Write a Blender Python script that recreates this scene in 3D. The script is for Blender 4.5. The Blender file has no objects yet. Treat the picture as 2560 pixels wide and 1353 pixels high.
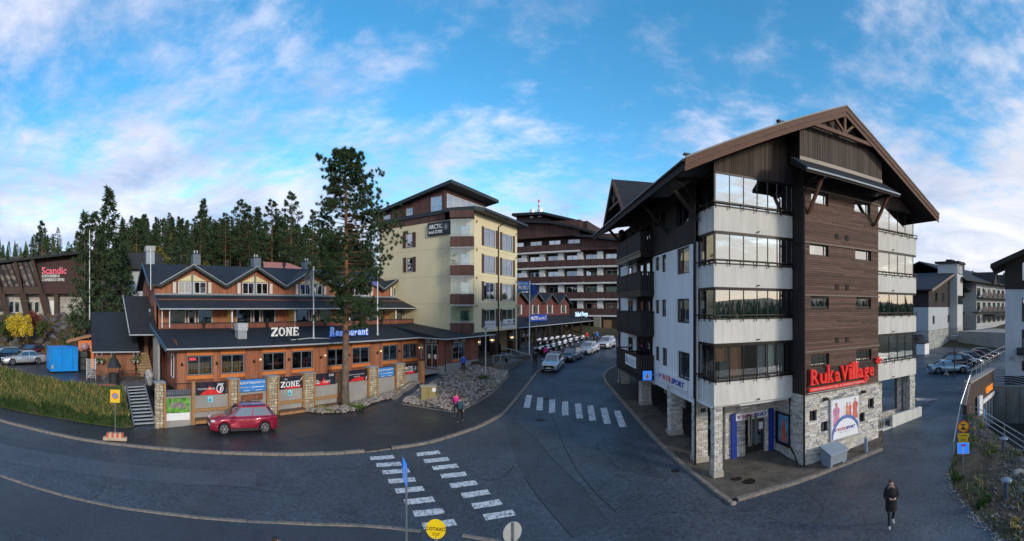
import bpy,bmesh,math,random
import numpy as np
from mathutils import Vector,Matrix
# ---------------------------------------------------------------- camera, sky, sun, exposure
SC = bpy.context.scene
R = math.radians
K,U0,V0,HC = 1090.0,1280.0,767.0,8.7  # panorama: pixels per radian, centre column, horizon row, camera height
cam = bpy.data.cameras.new('camera')
cam.type = 'PANO'
cam.panorama_type = 'CENTRAL_CYLINDRICAL'
cam.central_cylindrical_range_u_min =-1280/K
cam.central_cylindrical_range_u_max = 1280/K
cam.central_cylindrical_range_v_min =-(1353-V0)/K
cam.central_cylindrical_range_v_max = V0/K
cam.central_cylindrical_radius = 1.0
cam.clip_start = 0.1
cam.clip_end = 6000
cam_ob = bpy.data.objects.new('camera',cam)
SC.collection.objects.link(cam_ob)
cam_ob.location =(0,0,HC)
cam_ob.rotation_euler =(R(90),0,0)
SC.camera = cam_ob
SUN_AZ,SUN_EL = R(137),R(20)  # azimuth clockwise from +Y: low sun behind the camera, to its right
world = bpy.data.worlds.new('World')
SC.world = world
world.use_nodes = True
wn,wl = world.node_tree.nodes,world.node_tree.links
wn.clear()
def WN(t,**kw):
 n = wn.new(t)
 for k,v in kw.items():
  if k in n.inputs:n.inputs[k].default_value = v
  else:setattr(n,k,v)
 return n
def wmath(op,a,b=None,c=None,clamp=False):
 n = wn.new('ShaderNodeMath');n.operation = op;n.use_clamp = clamp
 for i,x in enumerate((a,b,c)):
  if x is None:continue
  if isinstance(x,(int,float)):n.inputs[i].default_value = x
  else:wl.new(x,n.inputs[i])
 return n.outputs[0]
sky = WN('ShaderNodeTexSky')
sky.sky_type = 'NISHITA'
sky.sun_disc = False
sky.sun_elevation = SUN_EL
sky.sun_rotation = SUN_AZ
sky.air_density = 1.0
sky.dust_density = 0.3
sky.ozone_density = 2.4
hsv = WN('ShaderNodeHueSaturation',Hue=0.488,Saturation=1.3,Value=0.96)
wl.new(sky.outputs[0],hsv.inputs['Color'])
tc = WN('ShaderNodeTexCoord')
sep = WN('ShaderNodeSeparateXYZ')
wl.new(tc.outputs['Generated'],sep.inputs[0])
zc = wmath('MAXIMUM',sep.outputs[2],0.0)
den = wmath('ADD',zc,0.16)
comb = WN('ShaderNodeCombineXYZ')
wl.new(wmath('DIVIDE',sep.outputs[0],den),comb.inputs[0])
wl.new(wmath('DIVIDE',sep.outputs[1],den),comb.inputs[1])
def wnoise(scale,detail,rough,offs,dist=0.0,stretch=(1,1,1)):
 mp = WN('ShaderNodeMapping');mp.inputs['Location'].default_value = offs
 mp.inputs['Scale'].default_value = stretch;mp.inputs['Rotation'].default_value =(0,0,R(24))
 wl.new(comb.outputs[0],mp.inputs[0])
 n = WN('ShaderNodeTexNoise',Scale=scale,Detail=detail,Roughness=rough,Distortion=dist)
 wl.new(mp.outputs[0],n.inputs['Vector'])
 return n.outputs['Fac']
big = wnoise(0.42,3,0.5,(3.1,1.7,0),0.25)
mid = wnoise(1.9,9,0.60,(0.4,5.2,0),0.2,(1.0,1.2,1))
fine = wnoise(7.5,6,0.60,(7.7,2.2,0),0.15,(1,1.25,1))
low = wmath('MULTIPLY',wmath('SUBTRACT',1.0,wmath('MINIMUM',wmath('DIVIDE',zc,0.42),1.0)),0.30)
cov = wmath('ADD',wmath('ADD',wmath('MULTIPLY',big,0.60),wmath('MULTIPLY',mid,0.60)),wmath('ADD',wmath('MULTIPLY',fine,0.30),low))
ramp = WN('ShaderNodeValToRGB')
ramp.color_ramp.interpolation = 'EASE'
ramp.color_ramp.elements[0].position = 0.655;ramp.color_ramp.elements[0].color =(0,0,0,1)
ramp.color_ramp.elements[1].position = 0.93;ramp.color_ramp.elements[1].color =(0.92,0.92,0.92,1)
wl.new(cov,ramp.inputs[0])
shade = wnoise(1.15,6,0.6,(11.0,4.0,0),0.5)
cramp = WN('ShaderNodeValToRGB')
cramp.color_ramp.elements[0].position = 0.34;cramp.color_ramp.elements[0].color =(1.5,1.95,2.9,1)
cramp.color_ramp.elements[1].position = 0.64;cramp.color_ramp.elements[1].color =(3.75,3.7,4.3,1)
wl.new(shade,cramp.inputs[0])
# clouds near the sun are lit warm
dotn = WN('ShaderNodeVectorMath');dotn.operation = 'DOT_PRODUCT'
wl.new(tc.outputs['Generated'],dotn.inputs[0])
dotn.inputs[1].default_value =(math.sin(SUN_AZ),math.cos(SUN_AZ),0.2)
warm = wmath('MULTIPLY',wmath('MAXIMUM',dotn.outputs['Value'],0.0),0.85,clamp=True)
wmix = WN('ShaderNodeMix',data_type='RGBA',blend_type='MIX')
wl.new(warm,wmix.inputs[0]);wl.new(cramp.outputs[0],wmix.inputs[6])
wmix.inputs[7].default_value =(4.7,4.2,3.5,1)
cmix = WN('ShaderNodeMix',data_type='RGBA',blend_type='MIX')
wl.new(ramp.outputs[0],cmix.inputs[0]);wl.new(hsv.outputs[0],cmix.inputs[6]);wl.new(wmix.outputs[2],cmix.inputs[7])
bg = WN('ShaderNodeBackground',Strength=0.145)
wl.new(cmix.outputs[2],bg.inputs[0])
wout = WN('ShaderNodeOutputWorld')
wl.new(bg.outputs[0],wout.inputs[0])
sun = bpy.data.lights.new('sun','SUN')
sun.energy = 1.2
sun.angle = R(8)
sun.color =(1.0,0.88,0.72)
sun_ob = bpy.data.objects.new('sun',sun)
SC.collection.objects.link(sun_ob)
sun_ob.location =(40,-50,60)
sd = Vector((math.sin(SUN_AZ)*math.cos(SUN_EL),math.cos(SUN_AZ)*math.cos(SUN_EL),math.sin(SUN_EL)))
sun_ob.rotation_euler = sd.to_track_quat('Z','Y').to_euler()
vs = SC.view_settings
SC.display_settings.display_device = 'sRGB'
vs.view_transform = 'Standard'
vs.look = 'None'
vs.exposure = 0.9
vs.gamma = 1.0
vs.use_curve_mapping = False
SC.render.engine = 'CYCLES'
SC.cycles.max_bounces = 6
SC.cycles.transparent_max_bounces = 12
SC.cycles.use_denoising = True
# ---------------------------------------------------------------- helpers
COL = SC.collection
rng = random.Random(7)
def az(u):return(u-U0)/K
def pol(u,d):
 a = az(u);return Vector((d*math.sin(a),d*math.cos(a)))
def P(u,v,d):
 p = pol(u,d);return Vector((p.x,p.y,HC+d*(V0-v)/K))
def on(u,v,z):
 return P(u,v,(HC-z)*K/(v-V0))
MATS ={}
def nd(nt,t,**kw):
 n = nt.nodes.new(t)
 for k,v in kw.items():
  if k in n.inputs:n.inputs[k].default_value = v
  else:setattr(n,k,v)
 return n
def pm(name,col,rough=0.7,var=0.12,scale=3.0,bump=0.0,bscale=40.0,metal=0.0,ior=1.45,coat=0.0,emit=None,estr=0.0,stretch=(1,1,1),var2=None,sheen=0.0,rvar=0.0):
 """a procedural material: colour broken up by two noises, optional relief and wear"""
 if name in MATS:return MATS[name]
 m = bpy.data.materials.new(name);m.use_nodes = True
 nt = m.node_tree;nt.nodes.clear()
 o = nd(nt,'ShaderNodeOutputMaterial');b = nd(nt,'ShaderNodeBsdfPrincipled')
 nt.links.new(b.outputs[0],o.inputs[0])
 b.inputs['Roughness'].default_value = rough
 b.inputs['Metallic'].default_value = metal
 b.inputs['IOR'].default_value = ior
 b.inputs['Coat Weight'].default_value = coat
 b.inputs['Coat Roughness'].default_value = 0.04
 t = nd(nt,'ShaderNodeTexCoord')
 mp = nd(nt,'ShaderNodeMapping');mp.inputs['Scale'].default_value = stretch
 nt.links.new(t.outputs['Object'],mp.inputs[0])
 n = nd(nt,'ShaderNodeTexNoise',Scale=scale,Detail=6.0,Roughness=0.65)
 nt.links.new(mp.outputs[0],n.inputs['Vector'])
 r = nd(nt,'ShaderNodeValToRGB')
 c = np.array(col[:3],float)
 lo = c*(1-var);hi = np.minimum(c*(1+var),1)
 if var2 is not None:hi = np.array(var2)
 r.color_ramp.elements[0].position = 0.33;r.color_ramp.elements[0].color =(*lo,1)
 r.color_ramp.elements[1].position = 0.67;r.color_ramp.elements[1].color =(*hi,1)
 nt.links.new(n.outputs['Fac'],r.inputs[0])
 nt.links.new(r.outputs[0],b.inputs['Base Color'])
 if rvar:
  mr = nd(nt,'ShaderNodeMapRange');mr.inputs['To Min'].default_value = max(0.02,rough-rvar);mr.inputs['To Max'].default_value = min(1,rough+rvar)
  n3 = nd(nt,'ShaderNodeTexNoise',Scale=scale*0.35,Detail=4.0);nt.links.new(mp.outputs[0],n3.inputs['Vector'])
  nt.links.new(n3.outputs['Fac'],mr.inputs[0]);nt.links.new(mr.outputs[0],b.inputs['Roughness'])
 if bump:
  n2 = nd(nt,'ShaderNodeTexNoise',Scale=bscale,Detail=4.0)
  nt.links.new(mp.outputs[0],n2.inputs['Vector'])
  bp = nd(nt,'ShaderNodeBump',Strength=bump,Distance=0.02)
  nt.links.new(n2.outputs['Fac'],bp.inputs['Height'])
  nt.links.new(bp.outputs[0],b.inputs['Normal'])
 if emit:
  b.inputs['Emission Color'].default_value =(*emit,1);b.inputs['Emission Strength'].default_value = estr
 MATS[name] = m
 return m
def glass(name,tint=(0.8,0.85,0.85),refl=0.3,rough=0.01):
 """a real pane: some of the light goes through, some is mirrored"""
 if name in MATS:return MATS[name]
 m = bpy.data.materials.new(name);m.use_nodes = True
 nt = m.node_tree;nt.nodes.clear()
 o = nd(nt,'ShaderNodeOutputMaterial');mx = nd(nt,'ShaderNodeMixShader')
 tr = nd(nt,'ShaderNodeBsdfTransparent');tr.inputs[0].default_value =(*tint,1)
 gl = nd(nt,'ShaderNodeBsdfGlossy');gl.inputs['Roughness'].default_value = rough
 gl.inputs[0].default_value =(0.95,0.97,1,1)
 t = nd(nt,'ShaderNodeTexCoord');n = nd(nt,'ShaderNodeTexNoise',Scale=0.7,Detail=1.0)
 nt.links.new(t.outputs['Object'],n.inputs['Vector'])
 bp = nd(nt,'ShaderNodeBump',Strength=0.05,Distance=0.08);nt.links.new(n.outputs['Fac'],bp.inputs['Height'])
 nt.links.new(bp.outputs[0],gl.inputs['Normal'])
 lw = nd(nt,'ShaderNodeLayerWeight',Blend=0.35)
 ma = nd(nt,'ShaderNodeMath');ma.operation = 'MULTIPLY_ADD';ma.inputs[1].default_value = 0.6;ma.inputs[2].default_value = refl;ma.use_clamp = True
 nt.links.new(lw.outputs['Fresnel'],ma.inputs[0])
 nt.links.new(ma.outputs[0],mx.inputs[0]);nt.links.new(tr.outputs[0],mx.inputs[1]);nt.links.new(gl.outputs[0],mx.inputs[2])
 nt.links.new(mx.outputs[0],o.inputs[0])
 MATS[name] = m
 return m
class MB:
 """collects shapes and links them as ONE mesh object"""
 def __init__(s,off=(0,0,0)):s.v =[];s.f =[];s.mi =[];s.off = off;s.m = 0
 def add(s,pts,faces):
  o = len(s.v)
  s.v+=[(p[0]-s.off[0],p[1]-s.off[1],p[2]-s.off[2])for p in pts]
  s.f+=[tuple(i+o for i in f)for f in faces]
  s.mi+=[s.m]*len(faces)
  return s
 def box(s,x0,x1,y0,y1,z0,z1):
  if x0>x1:x0,x1 = x1,x0
  if y0>y1:y0,y1 = y1,y0
  if z0>z1:z0,z1 = z1,z0
  return s.add([(x0,y0,z0),(x1,y0,z0),(x1,y1,z0),(x0,y1,z0),(x0,y0,z1),(x1,y0,z1),(x1,y1,z1),(x0,y1,z1)],[(3,2,1,0),(4,5,6,7),(0,1,5,4),(1,2,6,5),(2,3,7,6),(3,0,4,7)])
 def quad(s,a,b,c,d):return s.add([a,b,c,d],[(0,1,2,3)])
 def poly(s,pts):return s.add(pts,[tuple(range(len(pts)))])
 def prism(s,pts,vec):
  """polygon pts (3D) swept along vec, closed; pts run counter-clockwise seen from the side vec points away from"""
  n = len(pts);a =[Vector(p)for p in pts];b =[p+Vector(vec)for p in a]
  fs =[tuple(range(n)),tuple(range(2*n-1,n-1,-1))]
  fs+=[(i,i+n,(i+1)%n+n,(i+1)%n)for i in range(n)]
  return s.add(a+b,fs)
 def bar(s,p,q,w,h=None,up=(0,0,1)):
  """square bar from p to q"""
  h = h or w;p = Vector(p);q = Vector(q);d =(q-p).normalized();up = Vector(up)
  if abs(d.dot(up))>0.98:up = Vector((1,0,0))
  x = d.cross(up).normalized()*(w/2);y = x.cross(d).normalized()*(h/2)
  pts =[p-x-y,p+x-y,p+x+y,p-x+y,q-x-y,q+x-y,q+x+y,q-x+y]
  return s.add(pts,[(3,2,1,0),(4,5,6,7),(0,1,5,4),(1,2,6,5),(2,3,7,6),(3,0,4,7)])
 def tube(s,pts,rad,n=8,cap=True):
  pts =[Vector(p)for p in pts]
  if not hasattr(rad,'__len__'):rad =[rad]*len(pts)
  ring =[];o = len(s.v);vs =[]
  pu = None
  for i,p in enumerate(pts):
   d =(pts[min(i+1,len(pts)-1)]-pts[max(i-1,0)])
   d = d.normalized()if d.length>1e-9 else Vector((0,0,1))
   ref = pu if pu is not None else(Vector((1,0,0))if abs(d.z)>0.9 else Vector((0,0,1)))
   x = d.cross(ref)
   if x.length<1e-6:x = d.cross(Vector((0,1,0)))
   x.normalize();y = d.cross(x);pu =-y if False else ref
   for k in range(n):
    a = 2*math.pi*k/n
    vs.append(p+(x*math.cos(a)+y*math.sin(a))*rad[i])
  fs =[]
  for i in range(len(pts)-1):
   for k in range(n):
    a = i*n+k;b = i*n+(k+1)%n
    fs.append((a,b,b+n,a+n))
  if cap:
   fs.append(tuple(range(n-1,-1,-1)));fs.append(tuple(range((len(pts)-1)*n,len(pts)*n)))
  return s.add(vs,fs)
 def lathe(s,c,prof,n=16):
  """profile [(r, z)...] turned about the vertical through c"""
  vs =[];fs =[]
  for r,z in prof:
   for k in range(n):
    a = 2*math.pi*k/n;vs.append((c[0]+r*math.cos(a),c[1]+r*math.sin(a),c[2]+z))
  for i in range(len(prof)-1):
   for k in range(n):
    a = i*n+k;b = i*n+(k+1)%n;fs.append((a,b,b+n,a+n))
  fs.append(tuple(range(n-1,-1,-1)));fs.append(tuple(range((len(prof)-1)*n,len(prof)*n)))
  return s.add(vs,fs)
 def blob(s,c,r,seed=0,n=1,squash=(1,1,1),jag=0.25):
  """an irregular stone"""
  rr = random.Random(seed)
  ico = ICO[n]
  rot = Matrix.Rotation(rr.random()*6.28,3,'Z')@Matrix.Rotation(rr.random()*6.28,3,'X')
  vs =[]
  for p in ico[0]:
   q = rot@(Vector(p)*(1+jag*(rr.random()-0.5)*2));vs.append((c[0]+q.x*r*squash[0],c[1]+q.y*r*squash[1],c[2]+q.z*r*squash[2]))
  return s.add(vs,ico[1])
 def build(s,name,mat=None,parent=None,smooth=False,kind=None,label=None,bevel=0.0):
  me = bpy.data.meshes.new(name)
  me.from_pydata([tuple(p)for p in s.v],[],s.f)
  mats = mat if isinstance(mat,(list,tuple))else[mat]
  for m in mats:
   if m:me.materials.append(m)
  if len(mats)>1:me.polygons.foreach_set('material_index',s.mi)
  if smooth:me.polygons.foreach_set('use_smooth',[True]*len(me.polygons))
  me.update()
  return link(name,me,parent,kind,label,bevel)
def link(name,me,parent=None,kind=None,label=None,bevel=0.0):
 ob = bpy.data.objects.new(name,me);COL.objects.link(ob)
 if parent is not None:ob.parent = parent
 if kind:ob['kind'] = kind
 if label:ob['label'] = label
 if bevel:
  b = ob.modifiers.new('b','BEVEL');b.width = bevel;b.segments = 2;b.limit_method = 'ANGLE';b.angle_limit = R(40)
 return ob
def _ico(n):
 bm = bmesh.new();bmesh.ops.create_icosphere(bm,subdivisions=n,radius=1)
 r =([tuple(v.co)for v in bm.verts],[tuple(v.index for v in f.verts)for f in bm.faces]);bm.free();return r
ICO ={1:_ico(1),2:_ico(2),3:_ico(3)}
def tag(o,label=None,cat=None,group=None,kind=None):
 if label:o['label'] = label
 if cat:o['category'] = cat
 if group:o['group'] = group
 if kind:o['kind'] = kind
 return o
def thing(name,label,cat,loc=(0,0,0),rz=0.0,group=None):
 o = bpy.data.objects.new(name,None);COL.objects.link(o)
 o.empty_display_size = 0.3
 o.location = loc;o.rotation_euler =(0,0,rz)
 return tag(o,label,cat,group)
def copy_tree(o,parent=None):
 c = o.copy();COL.objects.link(c)
 if parent is not None:c.parent = parent
 for ch in o.children:copy_tree(ch,c)
 return c
class Fr:
 """a building's own axes: x along its front, y into the building, z up; finds where a sight line meets its planes"""
 def __init__(s,O,a):
  s.O = Vector(O[:2]);s.a = a
  s.e = Vector((math.sin(a),math.cos(a)));s.n = Vector((-s.e.y,s.e.x))
  s.rz = math.atan2(s.e.y,s.e.x)
  c =-s.O;s.cx = c.dot(s.e);s.cy = c.dot(s.n)
 def dirl(s,u):
  a = az(u);d = Vector((math.sin(a),math.cos(a)));return d.dot(s.e),d.dot(s.n)
 def sx(s,u,y):
  dx,dy = s.dirl(u);return s.cx+dx*(y-s.cy)/dy
 def sy(s,u,x):
  dx,dy = s.dirl(u);return s.cy+dy*(x-s.cx)/dx
 def z(s,v,x,y):
  return HC+math.hypot(x-s.cx,y-s.cy)*(V0-v)/K
 def w(s,x,y,z=0.0):
  p = s.O+s.e*x+s.n*y;return Vector((p.x,p.y,z))
  # lettering ------------------------------------------------------
_glyph ={}
def glyphs(txt,bold=0.0,shear=0.0,depth=0.02):
 k =(txt,bold,shear,depth)
 if k in _glyph:return _glyph[k]
 cu = bpy.data.curves.new('t','FONT');cu.body = txt;cu.offset = bold;cu.shear = shear;cu.extrude = depth;cu.resolution_u = 2
 ob = bpy.data.objects.new('t',cu);COL.objects.link(ob)
 bpy.context.view_layer.update()
 me = bpy.data.meshes.new_from_object(ob.evaluated_get(bpy.context.evaluated_depsgraph_get()))
 v =[tuple(p.co)for p in me.vertices];f =[tuple(p.vertices)for p in me.polygons]
 bpy.data.objects.remove(ob);bpy.data.curves.remove(cu);bpy.data.meshes.remove(me)
 _glyph[k] =(v,f)
 return v,f
def lettering(mb,txt,org,ex,ez,width=None,height=1.0,bold=0.0,shear=0.0,depth=0.02,centre=False):
 """adds text to mb, filling width x height from org along ex (reading) and ez (up)"""
 v,f = glyphs(txt,bold,shear,1.0)
 if not v:return
 a = np.array(v);lo = a.min(0);hi = a.max(0)
 sx =(width/(hi[0]-lo[0]))if width else(height/(hi[1]-lo[1]))
 sy = height/(hi[1]-lo[1])
 ex = Vector(ex).normalized();ez = Vector(ez).normalized();nn = ex.cross(ez)
 o = Vector(org)
 if centre:o = o-ex*((hi[0]-lo[0])*sx/2)-ez*(height/2)
 pts =[o+ex*((p[0]-lo[0])*sx)+ez*((p[1]-lo[1])*sy)+nn*(p[2]*depth/2)for p in v]
 mb.add(pts,f)
def serif_polys():
 g ={}
 g['Z'] =[[(0,.78),(0,1),(1,1),(1,.84),(.36,.17),(.84,.17),(.84,.27),(1,.27),(1,0),(0,0),(0,.16),(.62,.83),(.17,.83),(.17,.78)]]
 o =[(.5+.5*math.cos(2*math.pi*i/20),.5+.5*math.sin(2*math.pi*i/20))for i in range(20)]
 i_ =[(.5+.27*math.cos(2*math.pi*i/20),.5+.36*math.sin(2*math.pi*i/20))for i in range(20)]
 g['O'] =[[o[k],o[(k+1)%20],i_[(k+1)%20],i_[k]]for k in range(20)]
 g['N'] =[[(0,0),(.4,0),(.4,.13),(.3,.13),(.3,.72),(.3,.74),(.08,1),(0,1),(0,.87),(.1,.87),(.1,.13),(0,.13)],[(.08,1),(.32,1),(.92,0),(.7,0)],[(.6,1),(1,1),(1,.87),(.92,.87),(.92,0),(.7,.3),(.72,.87),(.6,.87)]]
 g['E'] =[[(0,0),(.92,0),(.95,.3),(.78,.3),(.76,.16),(.34,.16),(.34,.43),(.7,.43),(.7,.57),(.34,.57),(.34,.84),(.72,.84),(.74,.72),(.9,.72),(.88,1),(0,1),(0,.86),(.1,.86),(.1,.14),(0,.14)]]
 return g
SERIF = serif_polys()
def serif_word(mb,txt,org,ex,ez,width,height,depth=0.1,gap=0.16):
 n = len(txt);cw = width/(n+gap*(n-1));ex = Vector(ex).normalized();ez = Vector(ez).normalized();nn = ex.cross(ez)
 for i,ch in enumerate(txt):
  for poly in SERIF[ch]:
   mb.prism([Vector(org)+ex*(cw*(i*(1+gap)+x))+ez*(y*height)-nn*depth/2 for x,y in poly],nn*depth)
   # ---------------------------------------------------------------- terrain
_cp =[(0,1055,.4),(300,1110,.35),(560,1088,.6),(660,1080,.65),(905,1130,.3),(1147,1056,.75),(1310,985,1.15),(1395,928,2.05),(1434,906.5,2.25),(1479,887,2.5),(1525,872,2.75),(1797,1199,0),(2010,1172,-.05),(1690,1092,.6),(1612,1018,1.13),(1560,972,1.6),(2197,1096,.3),(2228,1318,0),(2380,933,1.0),(1130,1310,0),(700,1340,.05),(0,1340,.1),(1280,1353,0),(1440,1028,.95),(1006,1011,.9),(1087,954,1.7),(1116,943,2.0),(1183,914,2.55),(1212,912,2.6),(1247,923,2.35),(1272,939,1.85),(1060,935,2.0),(2330,1000,.75),(2420,1170,.1),(1136,1032,.82),(1200,1003,1.05),(2300,960,.75),(2480,1300,0)]
_pts =[(*on(u,v,z).xy,z)for u,v,z in _cp]
_pts+=[(*pol(405,29.3),.5),(*pol(747,33.2),.75),(-60,8,.3),(-48,30,.4),(-40,40,.6),(-30,36,.8),(-20,42,1.2),(14,70,3.0),(30,95,3.3),(0,62,3.0),(-12,52,2.6),(48,40,1.3),(60,55,1.8),(35,60,2.2),(70,20,.5),(45,5,0),(20,-15,0),(-25,-12,0),(0,0,0),(-60,55,1.5),(60,-15,0),(20,45,2.0),(18,30,1.0)]
_A = np.array(_pts)
def _phi(r2):return np.where(r2>0,r2*np.log(np.maximum(r2,1e-12))*.5,0.0)
_n = len(_A)
_Km = _phi(((_A[:,None,:2]-_A[None,:,:2])**2).sum(-1))+np.eye(_n)*6.0
_Pm = np.c_[np.ones(_n),_A[:,:2]]
_S = np.linalg.solve(np.block([[_Km,_Pm],[_Pm.T,np.zeros((3,3))]]),np.r_[_A[:,2],0,0,0])
def T(x,y):
 """height of the made ground"""
 x = np.asarray(x,float);y = np.asarray(y,float)
 r2 =(x[...,None]-_A[:,0])**2+(y[...,None]-_A[:,1])**2
 return np.clip(_phi(r2)@_S[:_n]+_S[_n]+_S[_n+1]*x+_S[_n+2]*y,-.3,3.6)
def Tz(p):return float(T(p[0],p[1]))
def G(u,v,h=0.0):
 """where the sight line through a pixel meets the ground"""
 z = 0.8
 for _ in range(25):
  p = on(u,v,min(z,6.5));z = .5*z+.5*(Tz(p)+h)
 return Vector((p.x,p.y,z))
def hill(x,y):
 z =-1.2+0*x
 def g(u,d,h,s,s2=None):
  c = pol(u,d);return h*np.exp(-(((x-c.x)**2+(y-c.y)**2)/(2*s*s)))
 z = z+g(560,215,27,88)+g(-40,190,15,80)+g(1450,620,92,125)+g(1230,560,36,120)+g(2700,330,22,120)
 r = np.hypot(x,y)
 z = z+np.clip((r-480)/900,0,1)*26*(1+.35*np.sin(np.arctan2(x,y)*5+1.3)+.2*np.sin(np.arctan2(x,y)*11))
 return z
asphalt = pm('asphalt',(.062,.066,.072),.62,.34,9,bump=.5,bscale=70,rvar=.14)
# the road carries aggregate speckle as well as tone patches
def asphalt_mat(name,base,dark,rough,speck=.5):
 m = bpy.data.materials.new(name);m.use_nodes = True;nt = m.node_tree;nt.nodes.clear()
 o = nd(nt,'ShaderNodeOutputMaterial');b = nd(nt,'ShaderNodeBsdfPrincipled');nt.links.new(b.outputs[0],o.inputs[0])
 t = nd(nt,'ShaderNodeTexCoord')
 def noise(s,d=5,ro=.6,st=(1,1,1)):
  mp = nd(nt,'ShaderNodeMapping');mp.inputs['Scale'].default_value = st;nt.links.new(t.outputs['Object'],mp.inputs[0])
  n = nd(nt,'ShaderNodeTexNoise',Scale=s,Detail=float(d),Roughness=ro);nt.links.new(mp.outputs[0],n.inputs['Vector']);return n.outputs['Fac']
 r = nd(nt,'ShaderNodeValToRGB');nt.links.new(noise(.16,8,.68),r.inputs[0])
 r.color_ramp.elements[0].position = .36;r.color_ramp.elements[0].color =(*dark,1)
 r.color_ramp.elements[1].position = .62;r.color_ramp.elements[1].color =(*base,1)
 r2 = nd(nt,'ShaderNodeValToRGB');nt.links.new(noise(7,5,.85),r2.inputs[0])
 r2.color_ramp.elements[0].position = .38;r2.color_ramp.elements[0].color =(1-speck,1-speck,1-speck,1)
 r2.color_ramp.elements[1].position = .66;r2.color_ramp.elements[1].color =(1+speck*.9,1+speck*.9,1+speck*.9,1)
 mx = nd(nt,'ShaderNodeMix',data_type='RGBA',blend_type='MULTIPLY');mx.inputs[0].default_value = 1
 nt.links.new(r.outputs[0],mx.inputs[6]);nt.links.new(r2.outputs[0],mx.inputs[7])
 v = nd(nt,'ShaderNodeTexVoronoi',Scale=9.0);nt.links.new(t.outputs['Object'],v.inputs['Vector'])
 r3 = nd(nt,'ShaderNodeValToRGB');nt.links.new(v.outputs['Distance'],r3.inputs[0])
 r3.color_ramp.elements[0].position = .05;r3.color_ramp.elements[0].color =(.13,.14,.15,1)
 r3.color_ramp.elements[1].position = .13;r3.color_ramp.elements[1].color =(0,0,0,1)
 ad = nd(nt,'ShaderNodeMix',data_type='RGBA',blend_type='ADD');ad.inputs[0].default_value = speck
 nt.links.new(mx.outputs[2],ad.inputs[6]);nt.links.new(r3.outputs[0],ad.inputs[7])
 nt.links.new(ad.outputs[2],b.inputs['Base Color'])
 mr = nd(nt,'ShaderNodeMapRange');nt.links.new(noise(.3,5),mr.inputs[0])
 mr.inputs['From Min'].default_value = .35;mr.inputs['From Max'].default_value = .65
 mr.inputs['To Min'].default_value = rough-.16;mr.inputs['To Max'].default_value = rough+.14
 nt.links.new(mr.outputs[0],b.inputs['Roughness'])
 bp = nd(nt,'ShaderNodeBump',Strength=.55,Distance=.015);nt.links.new(noise(60,2),bp.inputs['Height']);nt.links.new(bp.outputs[0],b.inputs['Normal'])
 MATS[name] = m;return m
road_m = asphalt_mat('road asphalt',(.066,.088,.116),(.036,.047,.063),.5,.62)
walk_m = asphalt_mat('fresh asphalt',(.034,.039,.047),(.019,.021,.025),.4,.35)
patch_m = asphalt_mat('patched asphalt',(.044,.057,.076),(.030,.038,.050),.46,.35)
lot_m = asphalt_mat('lot asphalt',(.045,.050,.058),(.028,.031,.036),.45,.25)
kerb_m = pm('granite kerb',(.20,.175,.15),.85,.3,5,bump=.3)
paint_m = pm('road paint',(.075,.085,.10),.6,0,7,bump=.15,bscale=30,var2=(.60,.64,.68))
_e =[n for n in paint_m.node_tree.nodes if n.type=='VALTORGB'][0].color_ramp.elements;_e[0].position = .37;_e[1].position = .50
soil_m = pm('soil',(.07,.058,.045),.95,.45,3,bump=.6,bscale=20)
dark_m = pm('bitumen seam',(.012,.013,.015),.5,.2)
def sheetgrid(name,f,nu,nv,mat,kind='structure',parent=None,smooth=True):
 vs =[f(i/(nu-1),j/(nv-1))for j in range(nv)for i in range(nu)]
 fs =[(j*nu+i,j*nu+i+1,(j+1)*nu+i+1,(j+1)*nu+i)for j in range(nv-1)for i in range(nu-1)]
 mb = MB();mb.add(vs,fs)
 ob = mb.build(name,mat,parent,smooth,kind)
 me = ob.data
 if len(me.polygons)and me.polygons[0].normal.z<0:me.flip_normals()
 return ob
def resample(pts,n):
 pts =[Vector(p[:2])for p in pts];L =[0]
 for a,b in zip(pts,pts[1:]):L.append(L[-1]+(b-a).length)
 out =[];k = 0
 for i in range(n):
  t = L[-1]*i/(n-1)
  while k<len(pts)-2 and L[k+1]<t:k+=1
  q =(t-L[k])/max(1e-9,L[k+1]-L[k]);out.append(pts[k].lerp(pts[k+1],q))
 return out
def strip(name,A,B,h,mat,nu=60,nv=5,kind='structure',parent=None,zf=None):
 a = resample(A,nu);b = resample(B,nu)
 zf = zf or(lambda p:Tz(p)+h)
 def f(s,t):
  i = round(s*(nu-1));p = a[i].lerp(b[i],t);return(p.x,p.y,zf(p))
 return sheetgrid(name,f,nu,nv,mat,kind,parent)
def ribbon(name,line,w,h,mat,parent=None,kind=None,n=None):
 pts = resample(line,n or max(6,int(len(line)*5)));A =[];B =[]
 for i,p in enumerate(pts):
  d =(pts[min(i+1,len(pts)-1)]-pts[max(i-1,0)]).normalized();q = Vector((-d.y,d.x))*w/2
  A.append(p-q);B.append(p+q)
 mb = MB();m = len(pts)
 mb.add([(p.x,p.y,Tz(p)+h)for p in A]+[(p.x,p.y,Tz(p)+h)for p in B],[(i,i+1,m+i+1,m+i)for i in range(m-1)])
 return mb.build(name,mat,parent,False,kind)
def inpoly(x,y,poly):
 c = False;j = len(poly)-1
 for i in range(len(poly)):
  xi,yi = poly[i][0],poly[i][1];xj,yj = poly[j][0],poly[j][1]
  if(yi>y)!=(yj>y)and x<(xj-xi)*(y-yi)/(yj-yi)+xi:c = not c
  j = i
 return c
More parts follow.
